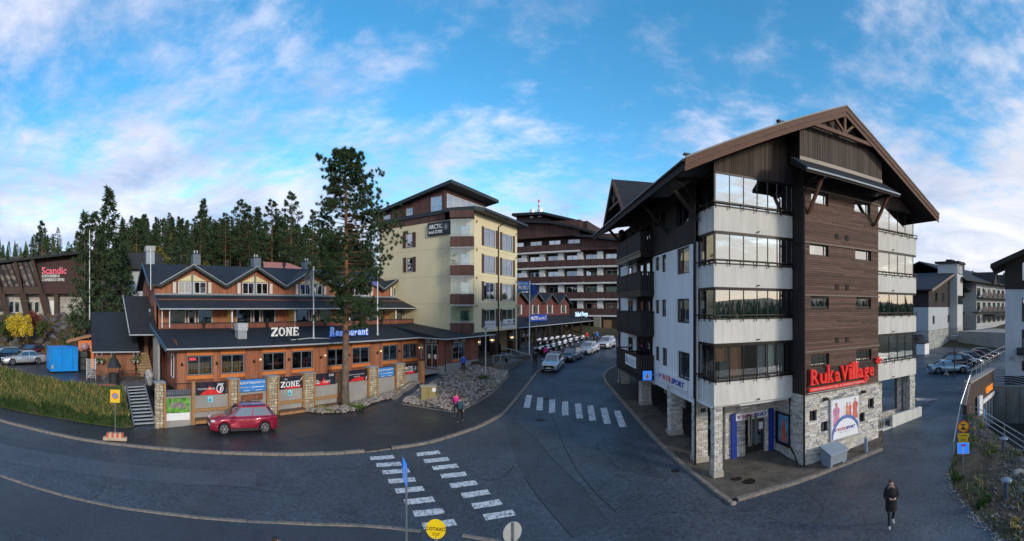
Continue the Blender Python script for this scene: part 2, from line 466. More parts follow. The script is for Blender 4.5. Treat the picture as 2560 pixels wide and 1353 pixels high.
 # near ground: one sheet of road asphalt draped on the levels of the village; the far ground joins it lower down and runs to the horizon
PIT =[pol(2422,33.9),pol(2500,27.5),pol(2585,23.6),pol(2680,30),pol(2640,42),pol(2520,42),pol(2486,41.4)]
def pit_depth(x,y):return inpoly(x,y,PIT)
def _road():
 xs = np.arange(-75,78,1.0);ys = np.arange(-14,90,1.0)
 X,Y = np.meshgrid(xs,ys);Z = T(X,Y)
 nu = len(xs);mb = MB()
 mb.add(list(zip(X.ravel(),Y.ravel(),Z.ravel())),[(j*nu+i,j*nu+i+1,(j+1)*nu+i+1,(j+1)*nu+i)for j in range(len(ys)-1)for i in range(nu-1)if not pit_depth(xs[i]+.5,ys[j]+.5)])
 return mb.build('road',road_m,None,True,'structure')
road = _road()
forest_floor = pm('forest floor',(.030,.040,.020),.95,.5,.05,bump=0,var2=(.085,.075,.035))
def _terr():
 n = 120;rr = np.r_[np.linspace(0,100,8),np.geomspace(112,3600,50)]
 vs =[];fs =[]
 for r in rr:
  for k in range(n):
   a = 2*math.pi*k/n;vs.append((r*math.sin(a),r*math.cos(a)))
 A_ = np.array(vs);Z = hill(A_[:,0],A_[:,1]);rad = np.hypot(A_[:,0],A_[:,1])
 Z = np.where(rad<60,-4.5,np.where(rad<85,np.minimum(Z,np.maximum(-4.5+(rad-60)*.3,0)),Z))
 Z = Z+np.where(rad>100,1.5*np.sin(A_[:,0]*.05)*np.cos(A_[:,1]*.043),0)
 for i in range(len(rr)-1):
  for k in range(n):
   a = i*n+k;b = i*n+(k+1)%n;fs.append((a,a+n,b+n,b))
 mb = MB();mb.add(list(zip(A_[:,0],A_[:,1],Z)),fs);return mb.build('terrain',forest_floor,None,True,'structure')
terrain = _terr()
terrain.data.flip_normals()if terrain.data.polygons[400].normal.z<0 else None
# ---------------------------------------------------------------- kerbs, walks, markings
KL =[(-60,1035),(0,1053),(87,1075),(175,1095),(262,1109),(328,1116),(451,1128),(574,1135),(700,1138),(911,1130)]
KL2 =[(978,1122),(1057,1112),(1126,1093),(1195,1070),(1257,1038),(1299,988),(1340,935),(1352,926)]
kl =[G(u,v).xy for u,v in KL];kl2 =[G(u,v).xy for u,v in KL2]
FARK =[Vector((5.0,50.5)),Vector((9.6,58.5)),Vector((17,72)),Vector((24,84))]
inn =[(-60,1003),(0,1021),(66,1036),(133,1047),(222,1063),(310,1075),(333,1072),(405,1075)]
innp =[G(u,v).xy for u,v in inn]+[pol(560,30.35),pol(747,33.0)]+[G(u,v).xy for u,v in((795,1040),(847,1039),(889,1033),(915,1022),(972,1003),(1006,1012),(1088,1026),(1136,1033),(1200,1004),(1247,967),(1272,940),(1296,922))]
innp+=[Vector((2.0,51.5)),Vector((6.6,59.5)),Vector((14,73)),Vector((21,85))]
walk = strip('pavement',kl+kl2+FARK,innp,.085,walk_m,110,7)
def kerb(name,line,w=.28,h=.12,L=1.15,hb=-.05):
 root = bpy.data.objects.new(name,None);COL.objects.link(root);root['kind'] = 'structure'
 pts =[Vector(p)for p in line];tot = sum((b-a).length for a,b in zip(pts,pts[1:]));n = max(2,int(tot/L));q = resample(pts,n+1)
 for i in range(n):
  a,b = q[i],q[i+1];d =(b-a);l = d.length;d.normalize();nrm = Vector((-d.y,d.x));mb = MB()
  a = a+d*.012;b = b-d*.012
  j = rng.uniform(-.012,.012);w2 = w/2;ps =[]
  for zz,wf in((hb,1),(h+j-.025,1),(h+j,.82)):
   for p,s in((a,-1),(b,-1),(b,1),(a,1)):
    r = p+nrm*(w2*s*wf+j*.6);ps.append((r.x,r.y,Tz(p)+zz))
  fs =[(k,(k+1)%4,(k+1)%4+4,k+4)for k in range(4)]+[(k+4,(k+1)%4+4,(k+1)%4+8,k+8)for k in range(4)]+[(8,9,10,11)]
  mb.add(ps,fs);mb.build('kerb_stone',kerb_m,root)
 return root
kerb('kerb',kl);kerb('kerb',kl2+FARK[:2]);kerb('kerb',[kl[-1]+(kl[-1]-kl[-2]).normalized()*.05,kl2[0]-(kl2[1]-kl2[0]).normalized()*.05],.26,.03)
MED =[(-60,1160),(0,1190),(82,1217),(175,1244),(273,1265),(410,1285),(547,1299),(700,1307),(860,1313),(952,1317),(1054,1329)]
kerb('kerb',[G(u,v).xy for u,v in MED],.2,.035)
kerb('kerb',[G(u,v).xy for u,v in((1156,1339),(1200,1346),(1242,1354),(1290,1366))],.2,.035)
med =[G(u,v).xy for u,v in MED]
strip('pavement',med,[p*.80 for p in med],.006,patch_m,60,4)
for ln in([(0,1258),(82,1282),(180,1305),(300,1325),(430,1340),(560,1347)],[(1364,966),(1375,1031),(1414,1123),(1439,1172),(1494,1239),(1539,1279)],[(1304,1068),(1341,1099),(1387,1154),(1417,1184),(1463,1224)],[(1311,1193),(1341,1239),(1372,1276),(1433,1346)]):
 ribbon('asphalt_seam',[G(u,v).xy for u,v in ln],.055,.005,dark_m,None,'structure')
strip('asphalt_patch',[G(u,v).xy for u,v in((1290,1040),(1304,1068),(1341,1099),(1387,1154),(1417,1184),(1463,1224),(1530,1310))],[G(u,v).xy for u,v in((1262,1060),(1275,1110),(1290,1150),(1311,1193),(1341,1239),(1372,1276),(1433,1346))],.004,patch_m,40,5)
def crack(u,v,a,n,seed):
 rr = random.Random(seed);p = G(u,v).xy;L =[p]
 for k in range(n):a+=rr.uniform(-.55,.55);p = p+Vector((math.sin(a),math.cos(a)))*rr.uniform(.2,.5);L.append(p)
 ribbon('asphalt_crack',L,rr.uniform(.018,.04),.006,dark_m,None,'structure',n*2)
for k,q in enumerate(((250,1180,1.6,16),(520,1215,1.2,14),(760,1180,.4,12),(1330,1180,.8,18),(1560,1180,.2,16),(1620,1290,1.2,14),(2050,1290,.6,14),(1180,1190,2.2,10),(1480,960,.2,12),(2300,1130,.4,12),(420,1240,1.3,20),(1700,1250,-.6,12))):crack(*q,k)
strip('asphalt_patch',[G(u,v).xy for u,v in((1440,985),(1465,1040),(1500,1100),(1570,1180))],[G(u,v).xy for u,v in((1478,985),(1520,1045),(1580,1110),(1668,1200))],.003,asphalt_mat('worn lane',(.050,.066,.086),(.026,.034,.045),.42,.5),30,4)
strip('asphalt_patch',[G(u,v).xy for u,v in((0,1110),(180,1142),(420,1170),(640,1180))],[G(u,v).xy for u,v in((0,1150),(180,1180),(420,1206),(640,1218))],.003,asphalt_mat('polished lane',(.080,.106,.14),(.048,.063,.084),.40,.5),40,4)
def stripes(name,label,L,Rr,w,jit=0.03):
 root = bpy.data.objects.new(name,None);COL.objects.link(root);root['kind'] = 'structure'
 for(a,b)in zip(L,Rr):
  p = G(*a).xy;q = G(*b).xy;d =(q-p).normalized();n = Vector((-d.y,d.x))*w/2;mb = MB()
  k = 7;up =[];dn =[]
  for i in range(k):
   c = p.lerp(q,i/(k-1));e1 = n*(1+rng.uniform(-jit,jit));e2 = n*(1+rng.uniform(-jit,jit));up.append(c+e1);dn.append(c-e2)
  mb.add([(x.x,x.y,Tz(x)+.009)for x in up+dn],[(i,k+i,k+i+1,i+1)for i in range(k-1)])
  o = mb.build('stripe',paint_m,root)
  if o.data.polygons[0].normal.z<0:o.data.flip_normals()
 return root
def zz(l,s,ox,oy):return[(ox+x*s,oy+y*s)for x,y in l]
s1 = .2313
stripes('zebra_crossing','',zz([(283,462),(350,535),(418,612),(480,708),(558,815),(655,935),(752,1060),(850,1195)],s1,860,1040),zz([(541,442),(617,517),(705,590),(770,688),(860,785),(970,900),(1077,1025),(1205,1150)],s1,860,1040),.5)
stripes('zebra_crossing','',zz([(785,420),(867,492),(958,567),(1050,655),(1150,758),(1275,865),(1390,980),(1515,1100)],s1,860,1040),zz([(1035,392),(1130,465),(1230,538),(1320,625),(1432,720),(1565,820),(1695,930),(1840,1045)],s1,860,1040),.5)
s2 = .3052
stripes('zebra_crossing','',zz([(140,157),(232,178),(330,195),(435,210),(540,228),(642,243),(750,262),(860,285)],s2,1280,940),zz([(120,262),(224,284),(328,303),(437,325),(555,350),(660,368),(782,393),(910,420)],s2,1280,940),.48)
# brick pavement round the stone arcade
RK =[(1560,905),(1538,918),(1522,925),(1513,933),(1509,943),(1515,958),(1539,986),(1585,1038),(1646,1108),(1707,1166),(1756,1205),(1805,1245),(1826,1257)]
RK2 =[(1842,1252),(1921,1229),(2020,1199),(2080,1175),(2193,1130),(2204,1125)]
rk =[G(u,v).xy for u,v in RK];rk2 =[G(u,v).xy for u,v in RK2]
rin =[Vector((12.5,45)),Vector((13.2,40)),Vector((13.2,36)),Vector((13.2,30)),Vector((13.4,25)),Vector((14,23)),Vector((16,22)),Vector((20,21.5)),Vector((24,21))]
paving_m = pm('concrete paver',(.115,.098,.080),.85,.35,1.2,bump=.25,bscale=30)
joint_m = pm('paver joint',(.05,.045,.038),.95,.2)
strip('pavement',rk+rk2,rin,.095,joint_m,90,8)
kerb('kerb',rk,.26,.13);kerb('kerb',rk2,.26,.13)
def pavers():
 mb = MB();w,h = .22,.15;poly =[tuple(p)for p in rk+rk2]+[tuple(p)for p in reversed(rin)]
 a = R(-18);ca,sa = math.cos(a),math.sin(a);r = random.Random(3)
 for j in range(-40,190):
  for i in range(-40,110):
   x0 =(i+(.5 if j%2 else 0))*w;y0 = j*h
   x = 3+x0*ca-y0*sa;y = 8+x0*sa+y0*ca
   if x<4 or x>23 or y<12 or y>33:continue
   if(x>14.5 and y>21)or(x>10.6 and y>24):continue
   if not inpoly(x,y,poly):continue
   if min((Vector((x,y))-q).length for q in rk[5:]+rk2)<.18:continue
   z = Tz((x,y))+.098;dz = r.uniform(-.004,.006);ps =[]
   for sx_,sy_ in((-.46,-.45),(.46,-.45),(.46,.45),(-.46,.45)):
    xx,yy = sx_*w,sy_*h;ps.append((x+xx*ca-yy*sa,y+xx*sa+yy*ca))
   t = r.uniform(-.003,.003)
   pts =[(p[0],p[1],z-.01)for p in ps]+[(p[0],p[1],z+.012+dz+(t if k<2 else-t))for k,p in enumerate(ps)]
   mb.add(pts,[(4,5,6,7),(0,1,5,4),(1,2,6,5),(2,3,7,6),(3,0,4,7)])
 return mb.build('paving',paving_m,None,False,'stuff')
pavers()
iron_m = pm('cast iron',(.035,.028,.024),.55,.3,8,bump=.3,metal=.6)
for u,v,r_,lb in((1840,1202,.29,'round cast iron manhole cover in the brick paving nearest the stone pillar'),(1871,1209,.36,'larger round cast iron manhole cover in the brick paving by the shop corner'),(1688,1177,.22,'small brown iron drain cover in the road beside the kerb'),(1366,997,.3,'iron manhole cover in the street above the upper zebra crossing'),(1351,1050,.3,'worn iron manhole cover in the street below the upper zebra crossing')):
 p = G(u,v);mb = MB();h = .118 if u>1700 else.008
 mb.lathe((p.x,p.y,p.z+h),[(r_,-.02),(r_,.004),(r_*.9,.006),(r_*.88,0),(r_*.6,.001),(r_*.58,.006),(r_*.3,.006),(.01,.004)],20)
 tag(mb.build('manhole_cover',iron_m),lb,'manhole cover','manhole covers in road and paving')
 # ---------------------------------------------------------------- facade tools
def pmi(name,cols,rough=.8,var=.12,scale=3,bump=.2,bscale=30,stretch=(1,1,1)):
 """like pm(), but every separate stone, board or paver takes its own tone"""
 m = bpy.data.materials.new(name);m.use_nodes = True;nt = m.node_tree;nt.nodes.clear()
 o = nd(nt,'ShaderNodeOutputMaterial');b = nd(nt,'ShaderNodeBsdfPrincipled',Roughness=rough);nt.links.new(b.outputs[0],o.inputs[0])
 g = nd(nt,'ShaderNodeNewGeometry');r = nd(nt,'ShaderNodeValToRGB');nt.links.new(g.outputs['Random Per Island'],r.inputs[0])
 el = r.color_ramp.elements
 while len(el)<len(cols):el.new(.5)
 for i,c in enumerate(cols):el[i].position = i/max(1,len(cols)-1);el[i].color =(*c,1)
 t = nd(nt,'ShaderNodeTexCoord');mp = nd(nt,'ShaderNodeMapping');mp.inputs['Scale'].default_value = stretch;nt.links.new(t.outputs['Object'],mp.inputs[0])
 n = nd(nt,'ShaderNodeTexNoise',Scale=scale,Detail=6.0,Roughness=.65);nt.links.new(mp.outputs[0],n.inputs['Vector'])
 mr = nd(nt,'ShaderNodeMapRange');nt.links.new(n.outputs['Fac'],mr.inputs[0])
 mr.inputs['From Min'].default_value = .3;mr.inputs['From Max'].default_value = .7
 mr.inputs['To Min'].default_value = 1-var;mr.inputs['To Max'].default_value = 1+var
 mx = nd(nt,'ShaderNodeMix',data_type='RGBA',blend_type='MULTIPLY');mx.inputs[0].default_value = 1
 nt.links.new(r.outputs[0],mx.inputs[6]);nt.links.new(mr.outputs[0],mx.inputs[7]);nt.links.new(mx.outputs[2],b.inputs['Base Color'])
 if bump:
  n2 = nd(nt,'ShaderNodeTexNoise',Scale=bscale,Detail=4.0);nt.links.new(mp.outputs[0],n2.inputs['Vector'])
  bp = nd(nt,'ShaderNodeBump',Strength=bump,Distance=.02);nt.links.new(n2.outputs['Fac'],bp.inputs['Height']);nt.links.new(bp.outputs[0],b.inputs['Normal'])
 MATS[name] = m;return m
class Face:
 """a wall plane in a building's own axes: s along it, z up, o outwards"""
 def __init__(s,fr,org,d):
  s.fr = fr;s.o = Vector(org[:2]);s.e = Vector(d[:2]).normalized();s.n = Vector((s.e.y,-s.e.x))
 def p(s,a,z,o=0.0):
  q = s.o+s.e*a+s.n*o;return Vector((q.x,q.y,z))
 def su(s,u,o=0.0):
  dx,dy = s.fr.dirl(u);bx = s.o.x+s.n.x*o-s.fr.cx;by = s.o.y+s.n.y*o-s.fr.cy
  det = dx*(-s.e.y)+s.e.x*dy
  return(dx*by-dy*bx)/(dx*s.e.y*1.0-dy*s.e.x)*-1.0 if abs(det)>1e-9 else 0
 def zv(s,v,a,o=0.0):
  q = s.p(a,0,o);return s.fr.z(v,q.x,q.y)
 def rect(s,u0,v0,u1,v1,o=0.0):
  a,b = s.su(u0,o),s.su(u1,o)
  if a>b:a,b = b,a
  m =(a+b)/2;return a,b,s.zv(v1,m,o),s.zv(v0,m,o)
 def box(s,mb,a,b,z0,z1,o0,o1):
  if a>b:a,b = b,a
  if z0>z1:z0,z1 = z1,z0
  if o0>o1:o0,o1 = o1,o0
  q =[s.p(a,z0,o1),s.p(b,z0,o1),s.p(b,z0,o0),s.p(a,z0,o0),s.p(a,z1,o1),s.p(b,z1,o1),s.p(b,z1,o0),s.p(a,z1,o0)]
  mb.add(q,[(3,2,1,0),(4,5,6,7),(0,1,5,4),(1,2,6,5),(2,3,7,6),(3,0,4,7)])
 def poly(s,mb,pts,o0,o1):
  """outline [(s,z)..] counter-clockwise seen from outside, given thickness"""
  mb.prism([s.p(a,z,o0)for a,z in reversed(pts)],tuple(s.p(0,0,o1)-s.p(0,0,o0)))
 def holes(s,mb,a0,a1,z0,z1,hs,o=0.0,depth=.14):
  """wall sheet with real openings and reveals"""
  xs = sorted({a0,a1,*[h[0]for h in hs],*[h[1]for h in hs]});zs = sorted({z0,z1,*[h[2]for h in hs],*[h[3]for h in hs]})
  xs =[x for x in xs if a0<=x<=a1];zs =[z for z in zs if z0<=z<=z1]
  for i in range(len(xs)-1):
   for j in range(len(zs)-1):
    cx,cz =(xs[i]+xs[i+1])/2,(zs[j]+zs[j+1])/2
    if any(h[0]<cx<h[1]and h[2]<cz<h[3]for h in hs):continue
    mb.quad(s.p(xs[i],zs[j],o),s.p(xs[i+1],zs[j],o),s.p(xs[i+1],zs[j+1],o),s.p(xs[i],zs[j+1],o))
  for a,b,c,d in[h[:4]for h in hs]:
   for p,q in(((a,c),(b,c)),((b,c),(b,d)),((b,d),(a,d)),((a,d),(a,c))):
    mb.quad(s.p(*p,o),s.p(*q,o),s.p(*q,o-depth),s.p(*p,o-depth))
 def window(s,parent,r,mat,pane,n=(),hz=(),fw=.07,inset=.06,dz=(0,0,0),name='window',curtain=None,label=None,back=None):
  """a framed window set into the opening r=(a,b,z0,z1), panes as its children"""
  a,b,c,d = r;mb = MB(dz);o0,o1 =-inset-.05,-inset+.02
  s.box(mb,a,b,c,c+fw,o0,o1);s.box(mb,a,b,d-fw,d,o0,o1)
  s.box(mb,a,a+fw,c+fw,d-fw,o0,o1);s.box(mb,b-fw,b,c+fw,d-fw,o0,o1)
  cuts =[a+fw*.5]+[a+(b-a)*t for t in n]+[b-fw*.5]
  for t in cuts[1:-1]:s.box(mb,t-fw*.45,t+fw*.45,c+fw,d-fw,o0+.004,o1-.004)
  rows =[c+fw*.5]+[c+(d-c)*t for t in hz]+[d-fw*.5]
  for t in rows[1:-1]:s.box(mb,a+fw,b-fw,t-fw*.35,t+fw*.35,o0+.008,o1-.008)
  w = mb.build(name,mat,parent,label=label)
  k = 0
  for i in range(len(cuts)-1):
   for j in range(len(rows)-1):
    pb = MB(dz);s.box(pb,cuts[i]+.01,cuts[i+1]-.01,rows[j]+.01,rows[j+1]-.01,-inset-.03,-inset-.018)
    pb.build('pane',pane[k%len(pane)]if isinstance(pane,(list,tuple))else pane,w);k+=1
  if curtain is not None:
   cb = MB(dz)
   for i in range(len(cuts)-1):
    L = cuts[i+1]-cuts[i]
    cs =[(0,.32),(.68,1)]if L>.5 else[(.1,.9)]
    if curtain[0]=='full':cs =[(0,1)]
    for t0,t1 in cs:
     m_ = 10
     xs =[cuts[i]+L*(t0+(t1-t0)*q/m_)for q in range(m_+1)]
     for q in range(m_):cb.quad(s.p(xs[q],c+fw,-inset-.10-.03*(q%2)),s.p(xs[q+1],c+fw,-inset-.10-.03*((q+1)%2)),s.p(xs[q+1],d-fw,-inset-.10-.03*((q+1)%2)),s.p(xs[q],d-fw,-inset-.10-.03*(q%2)))
   cb.build('curtain',curtain[1],w)
  if back is not None:
   bb = MB(dz);bb.quad(s.p(a,c,-.6),s.p(b,c,-.6),s.p(b,d,-.6),s.p(a,d,-.6));bb.build('room',back,w)
  return w
 def boards(s,mb,a0,a1,zlo,zhi,w=.125,o=0.02,gap=.012,jit=.006,r=rng):
  """upright boards; zlo and zhi may be functions of s"""
  lo = zlo if callable(zlo)else(lambda x:zlo);hi = zhi if callable(zhi)else(lambda x:zhi)
  n = max(1,int(round((a1-a0)/w)));w =(a1-a0)/n
  for i in range(n):
   x0 = a0+i*w+gap/2;x1 = x0+w-gap;oo = o+(r.random()-.5)*2*jit
   if hi(x0)-lo(x0)<.02 and hi(x1)-lo(x1)<.02:continue
   f =[s.p(x0,lo(x0),oo),s.p(x1,lo(x1),oo),s.p(x1,max(hi(x1),lo(x1)),oo),s.p(x0,max(hi(x0),lo(x0)),oo)]
   b =[s.p(x0,lo(x0),oo-.03),s.p(x1,lo(x1),oo-.03),s.p(x1,max(hi(x1),lo(x1)),oo-.03),s.p(x0,max(hi(x0),lo(x0)),oo-.03)]
   mb.add(f+b,[(0,1,2,3),(0,3,7,4),(1,5,6,2),(0,4,5,1),(3,2,6,7)])
 def planks(s,mb,a0,a1,z0,z1,h=.13,o=.02,hs=(),gap=.014,jit=.008,maxlen=4.0,r=rng):
  """level boards, cut round openings hs"""
  n = max(1,int(round((z1-z0)/h)));h =(z1-z0)/n
  for j in range(n):
   c0,c1 = z0+j*h+gap/2,z0+(j+1)*h-gap/2
   segs =[(a0,a1)]
   for q in hs:
    if q[3]>c0 and q[2]<c1:
     new =[]
     for x0,x1 in segs:
      if q[1]<=x0 or q[0]>=x1:new.append((x0,x1));continue
      if q[0]>x0:new.append((x0,q[0]))
      if q[1]<x1:new.append((q[1],x1))
     segs = new
   for x0,x1 in segs:
    x = x0
    while x<x1-.02:
     e = min(x1,x+maxlen*(.5+.7*r.random()))
     if x1-e<.5:e = x1
     oo = o+(r.random()-.5)*2*jit
     f =[s.p(x+.004,c0,oo),s.p(e-.004,c0,oo),s.p(e-.004,c1,oo),s.p(x+.004,c1,oo)]
     b =[s.p(x+.004,c0,oo-.03),s.p(e-.004,c0,oo-.03),s.p(e-.004,c1,oo-.03),s.p(x+.004,c1,oo-.03)]
     mb.add(f+b,[(0,1,2,3),(0,4,5,1),(3,2,6,7),(0,3,7,4),(1,5,6,2)]);x = e
 def stones(s,mb,a0,a1,z0,z1,hs=(),h=(.075,.14),l=(.22,.62),o=.03,jit=.028,r=rng):
  """split-face stone strips laid in courses"""
  z = z0
  while z<z1-.02:
   hh = min(r.uniform(*h),z1-z)
   if z1-z-hh<.05:hh = z1-z
   c0,c1 = z+.004,z+hh-.004;segs =[(a0,a1)]
   for q in hs:
    if q[3]>c0+.03 and q[2]<c1-.03:segs =[g for x0,x1 in segs for g in((x0,min(x1,q[0])),(max(x0,q[1]),x1))if g[1]-g[0]>.03]
   for x0,x1 in segs:
    x = x0
    while x<x1-.01:
     e = min(x1,x+r.uniform(*l)*(1 if x>x0 else r.uniform(.4,1)))
     if x1-e<.12:e = x1
     oo = o+(r.random()-.5)*2*jit;t = .012
     f =[s.p(x+t,c0+t*.6,oo),s.p(e-t,c0+t*.6,oo),s.p(e-t,c1-t*.6,oo),s.p(x+t,c1-t*.6,oo)]
     b =[s.p(x+.003,c0,oo-.05),s.p(e-.003,c0,oo-.05),s.p(e-.003,c1,oo-.05),s.p(x+.003,c1,oo-.05)]
     mb.add(f+b,[(0,1,2,3),(0,4,5,1),(3,2,6,7),(0,3,7,4),(1,5,6,2)]);x = e
   z+=hh
 def text(s,mb,txt,a,z,width,height,o=.0,depth=.02,bold=0.0,shear=0.0):
  lettering(mb,txt,s.p(a,z,o),s.p(1,0)-s.p(0,0),(0,0,1),width,height,bold,shear,depth)
  # shared finishes
stucco = pm('white render',(.74,.77,.78),.9,.07,.9,bump=.15,bscale=60,stretch=(1.5,1.5,.3))
stucco_cream = pm('cream parapet',(.62,.61,.57),.85,.13,1.3,bump=.08,bscale=50,stretch=(2.2,2.2,.3))
wood_dark = pmi('dark stained boards',[(.018,.013,.011),(.026,.019,.016),(.034,.025,.021)],.75,.25,2.0,.25,30,(6,6,.6))
wood_grey = pmi('weathered upright boards',[(.045,.032,.026),(.068,.049,.040),(.092,.069,.056)],.8,.25,2.0,.3,30,(8,8,.5))
wood_plank = pmi('brown level boards',[(.072,.038,.027),(.105,.056,.040),(.14,.080,.058)],.75,.3,1.6,.3,24,(1,1,9))
wood_barge = pm('brown bargeboard',(.12,.058,.036),.7,.25,2,bump=.2,stretch=(1,1,8))
wood_solid = pm('dark timber',(.024,.018,.015),.75,.25,3,bump=.15)
wood_strut = pm('chestnut timber',(.13,.062,.036),.7,.25,3,bump=.15,stretch=(4,4,.6))
roof_m = pm('dark roofing felt',(.018,.021,.026),.75,.25,2,bump=.35,bscale=90)
metal_dk = pm('dark brown metal',(.022,.018,.016),.4,.15,4,metal=.3)
steel_m = pm('galvanised steel',(.42,.45,.48),.38,.15,6,metal=.85)
alu_m = pm('pale grey metal',(.45,.48,.50),.45,.1,4,metal=.4)
stone_m = pmi('split stone',[(.70,.67,.60),(.44,.43,.41),(.62,.56,.46),(.30,.31,.32),(.74,.72,.67),(.54,.52,.49),(.66,.61,.53)],.85,.2,5,.5,22)
stone_back = pm('stone mortar',(.20,.19,.17),.95,.2)
glass_refl = glass('balcony glass',(.55,.58,.58),.42)
glass_mid = glass('window glass',(.6,.65,.66),.24)
glass_clear = glass('clear glass',(.85,.9,.9),.08)
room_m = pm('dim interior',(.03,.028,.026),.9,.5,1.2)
curtain_w = pm('white curtain',(.62,.62,.60),.9,.08)
curtain_g = pm('grey curtain',(.27,.29,.31),.9,.1)
curtain_o = pm('orange blind',(.42,.20,.10),.9,.1)
frame_dk = pm('dark window frame',(.030,.024,.021),.5,.1)
frame_w = pm('white window frame',(.62,.64,.66),.5,.06)
frame_g = pm('grey window frame',(.17,.19,.20),.5,.08)
white_p = pm('white paint',(.78,.79,.80),.5,.05)
black_p = pm('black paint',(.012,.012,.013),.45,.1)
# ---------------------------------------------------------------- corner apartment building
RV = Fr((9.62,19.5),math.pi/2)
rv = thing('apartment_building','tall chalet apartment building with dark timber tower and white balcony bands at the street corner','building',(9.62,19.5,0),0)
def build_rv():
 r = random.Random(11)
 BT =[(3.69,4.90),(6.84,8.06),(9.69,10.87),(12.52,13.76)]  # parapet bands
 GT =[6.78,9.63,12.46,15.5]
 AX,AZ,SL = 7.58,20.1,.495
 def rz(x):return AZ-SL*abs(x-AX)
 Lf = Face(RV,(0,19.2),(0,-1))  # street side
 Ff = Face(RV,(0,0),(1,0))  # front at the balcony plane
 Tf = Face(RV,(0,-1.0),(1,0))  # timber tower front
 fn = lambda n,m,mat,**k:m.build(n,mat,rv,**k)
 # street wall --------------------------------------------------
 wins =[]
 L = lambda*q:Lf.rect(*q)
 bigw =[L(1692,619,1723,685),L(1692,747,1723,808),L(1694,880,1724,949)]
 smw =[L(1638,643,1648,677),L(1654,637,1665,680.5),L(1638,750,1648,784),L(1654,749,1665,792),L(1638,866,1648,902),L(1655,870,1667,915)]
 top =[L(1692,500,1722,563),L(1638,535,1647,568),L(1654,527,1663,567)]
 s0,s1 = Lf.su(1632),17.3
 white = bigw+smw
 m = MB();Lf.holes(m,s0,s1,3.69,12.15,white);fn('street_wall',m,stucco)
 m = MB();Lf.holes(m,s0,s1,12.15,15.6,top);fn('upper_wall',m,wood_solid)
 m = MB();r2 = random.Random(1)
 a = s0
 Lf.boards(m,s0,s1,12.2,15.5,.14,.03,r=r2)
 o = fn('siding',m,wood_dark,kind='stuff')
 # boards must leave the windows free: drop boards in front of them
 me = o.data;bm = bmesh.new();bm.from_mesh(me)
 dead =[f for f in bm.faces if any(q[0]-.02<(19.2-f.calc_center_median().y)<q[1]+.02 for q in top)and any(True for q in top)]
 bmesh.ops.delete(bm,geom=dead,context='FACES');bm.to_mesh(me);bm.free()
 m = MB()
 for q in top:
  Lf.planks(m,q[0]-.05,q[1]+.05,12.2,q[2]-.02,.3,.03,r=r2);Lf.planks(m,q[0]-.05,q[1]+.05,q[3]+.02,15.5,.3,.03,r=r2)
 fn('siding',m,wood_dark,kind='stuff')
 for k,q in enumerate(bigw+top[:1]):
  Lf.window(rv,q,frame_dk,glass_mid,n=(.38,),inset=.1,curtain=('part',curtain_g),back=room_m)
 for q in smw+top[1:]:Lf.window(rv,q,frame_dk,glass_mid,fw=.08,inset=.1,back=room_m)
 # recessed timber wall behind the balconies and a white strip beyond
 m = MB();Lf.box(m,3.4,s0,3.69,15.6,-.6,-.12);Lf.box(m,0,.9,3.69,15.6,-.3,-.02);fn('balcony_back_wall',m,wood_solid)
 m = MB();Lf.box(m,.5,5.75,3.69,12.2,-.13,0);fn('street_wall',m,stucco)
 for zf in(4.0,6.98,9.72,12.45):
  for a0,w_,mat_ in((s0-1.5,1.0,curtain_g),(s0-3.2,1.1,room_m)):
   Lf.window(rv,(a0,a0+w_,zf+.1,zf+2.15),frame_dk,glass_mid,inset=-.02,back=mat_)
  Lf.window(rv,(3.9,4.9,zf+.9,zf+2.2),frame_dk,glass_mid,inset=-.1)
  # balconies on the street side
 def balcony(a0,a1,zf,out,nm='balcony',label=None):
  m = MB();Lf.box(m,a0,a1,zf-.32,zf-.02,-.1,out);Lf.box(m,a0-.05,a1+.05,zf-.02,zf+.1,-.1,out+.06)
  bal = fn(nm,m,metal_dk,label=label)
  m = MB();Lf.box(m,a0,a1,zf+1.3,zf+1.4,out-.05,out+.05);Lf.box(m,a1-.05,a1+.05,zf+1.3,zf+1.4,0,out);Lf.box(m,a0-.05,a0+.05,zf+1.3,zf+1.4,0,out)
  m.build('handrail',wood_solid,bal)
  n = int((a1-a0)/.16)
  me = None
  for i in range(n):
   x = a0+(a1-a0)*(i+.5)/n
   mb = MB();Lf.box(mb,x-.068,x+.068,zf+.05,zf+1.3,out-.02,out+.02)
   mb.build('board',wood_dark,bal)
  k = int(out/.15)
  for i in range(k):
   y = out*(i+.5)/k
   mb = MB();Lf.box(mb,a1-.02,a1+.02,zf+.05,zf+1.3,y-.055,y+.055);mb.build('board',wood_dark,bal)
  return bal
 a_n0,a_n1 = 19.2-12.3,19.2-8.95
 for i,zf in enumerate((3.95,6.98,9.72,12.45)):
  balcony(a_n0,a_n1,zf,.98);balcony(3.3,6.7,zf,.95)
  # advertising cloth on the lowest balcony, flower boxes
 m = MB();Lf.box(m,a_n0-.4,a_n1-.9,4.35,5.15,1.04,1.06);b_ = fn('banner',m,white_p,label='white cloth banner with small grey print')
 m = MB()
 for k in range(4):Lf.box(m,a_n0+.5,a_n1-1.1,4.85-k*.12,4.90-k*.12,1.061,1.066)
 Lf.box(m,a_n0-.25,a_n0+.3,4.55,4.95,1.061,1.066);m.build('print',pm('pale blue print',(.25,.40,.50),.7),b_)
 # body, floors and the balcony rooms at the corner ---------------------------
 m = MB();m.box(.35,16.0,2.4,19.0,3.3,15.5);fn('core',m,wood_solid)
 m = MB();m.box(.0,.12,1.9,2.3,3.69,12.2);fn('corner_strip',m,stucco)
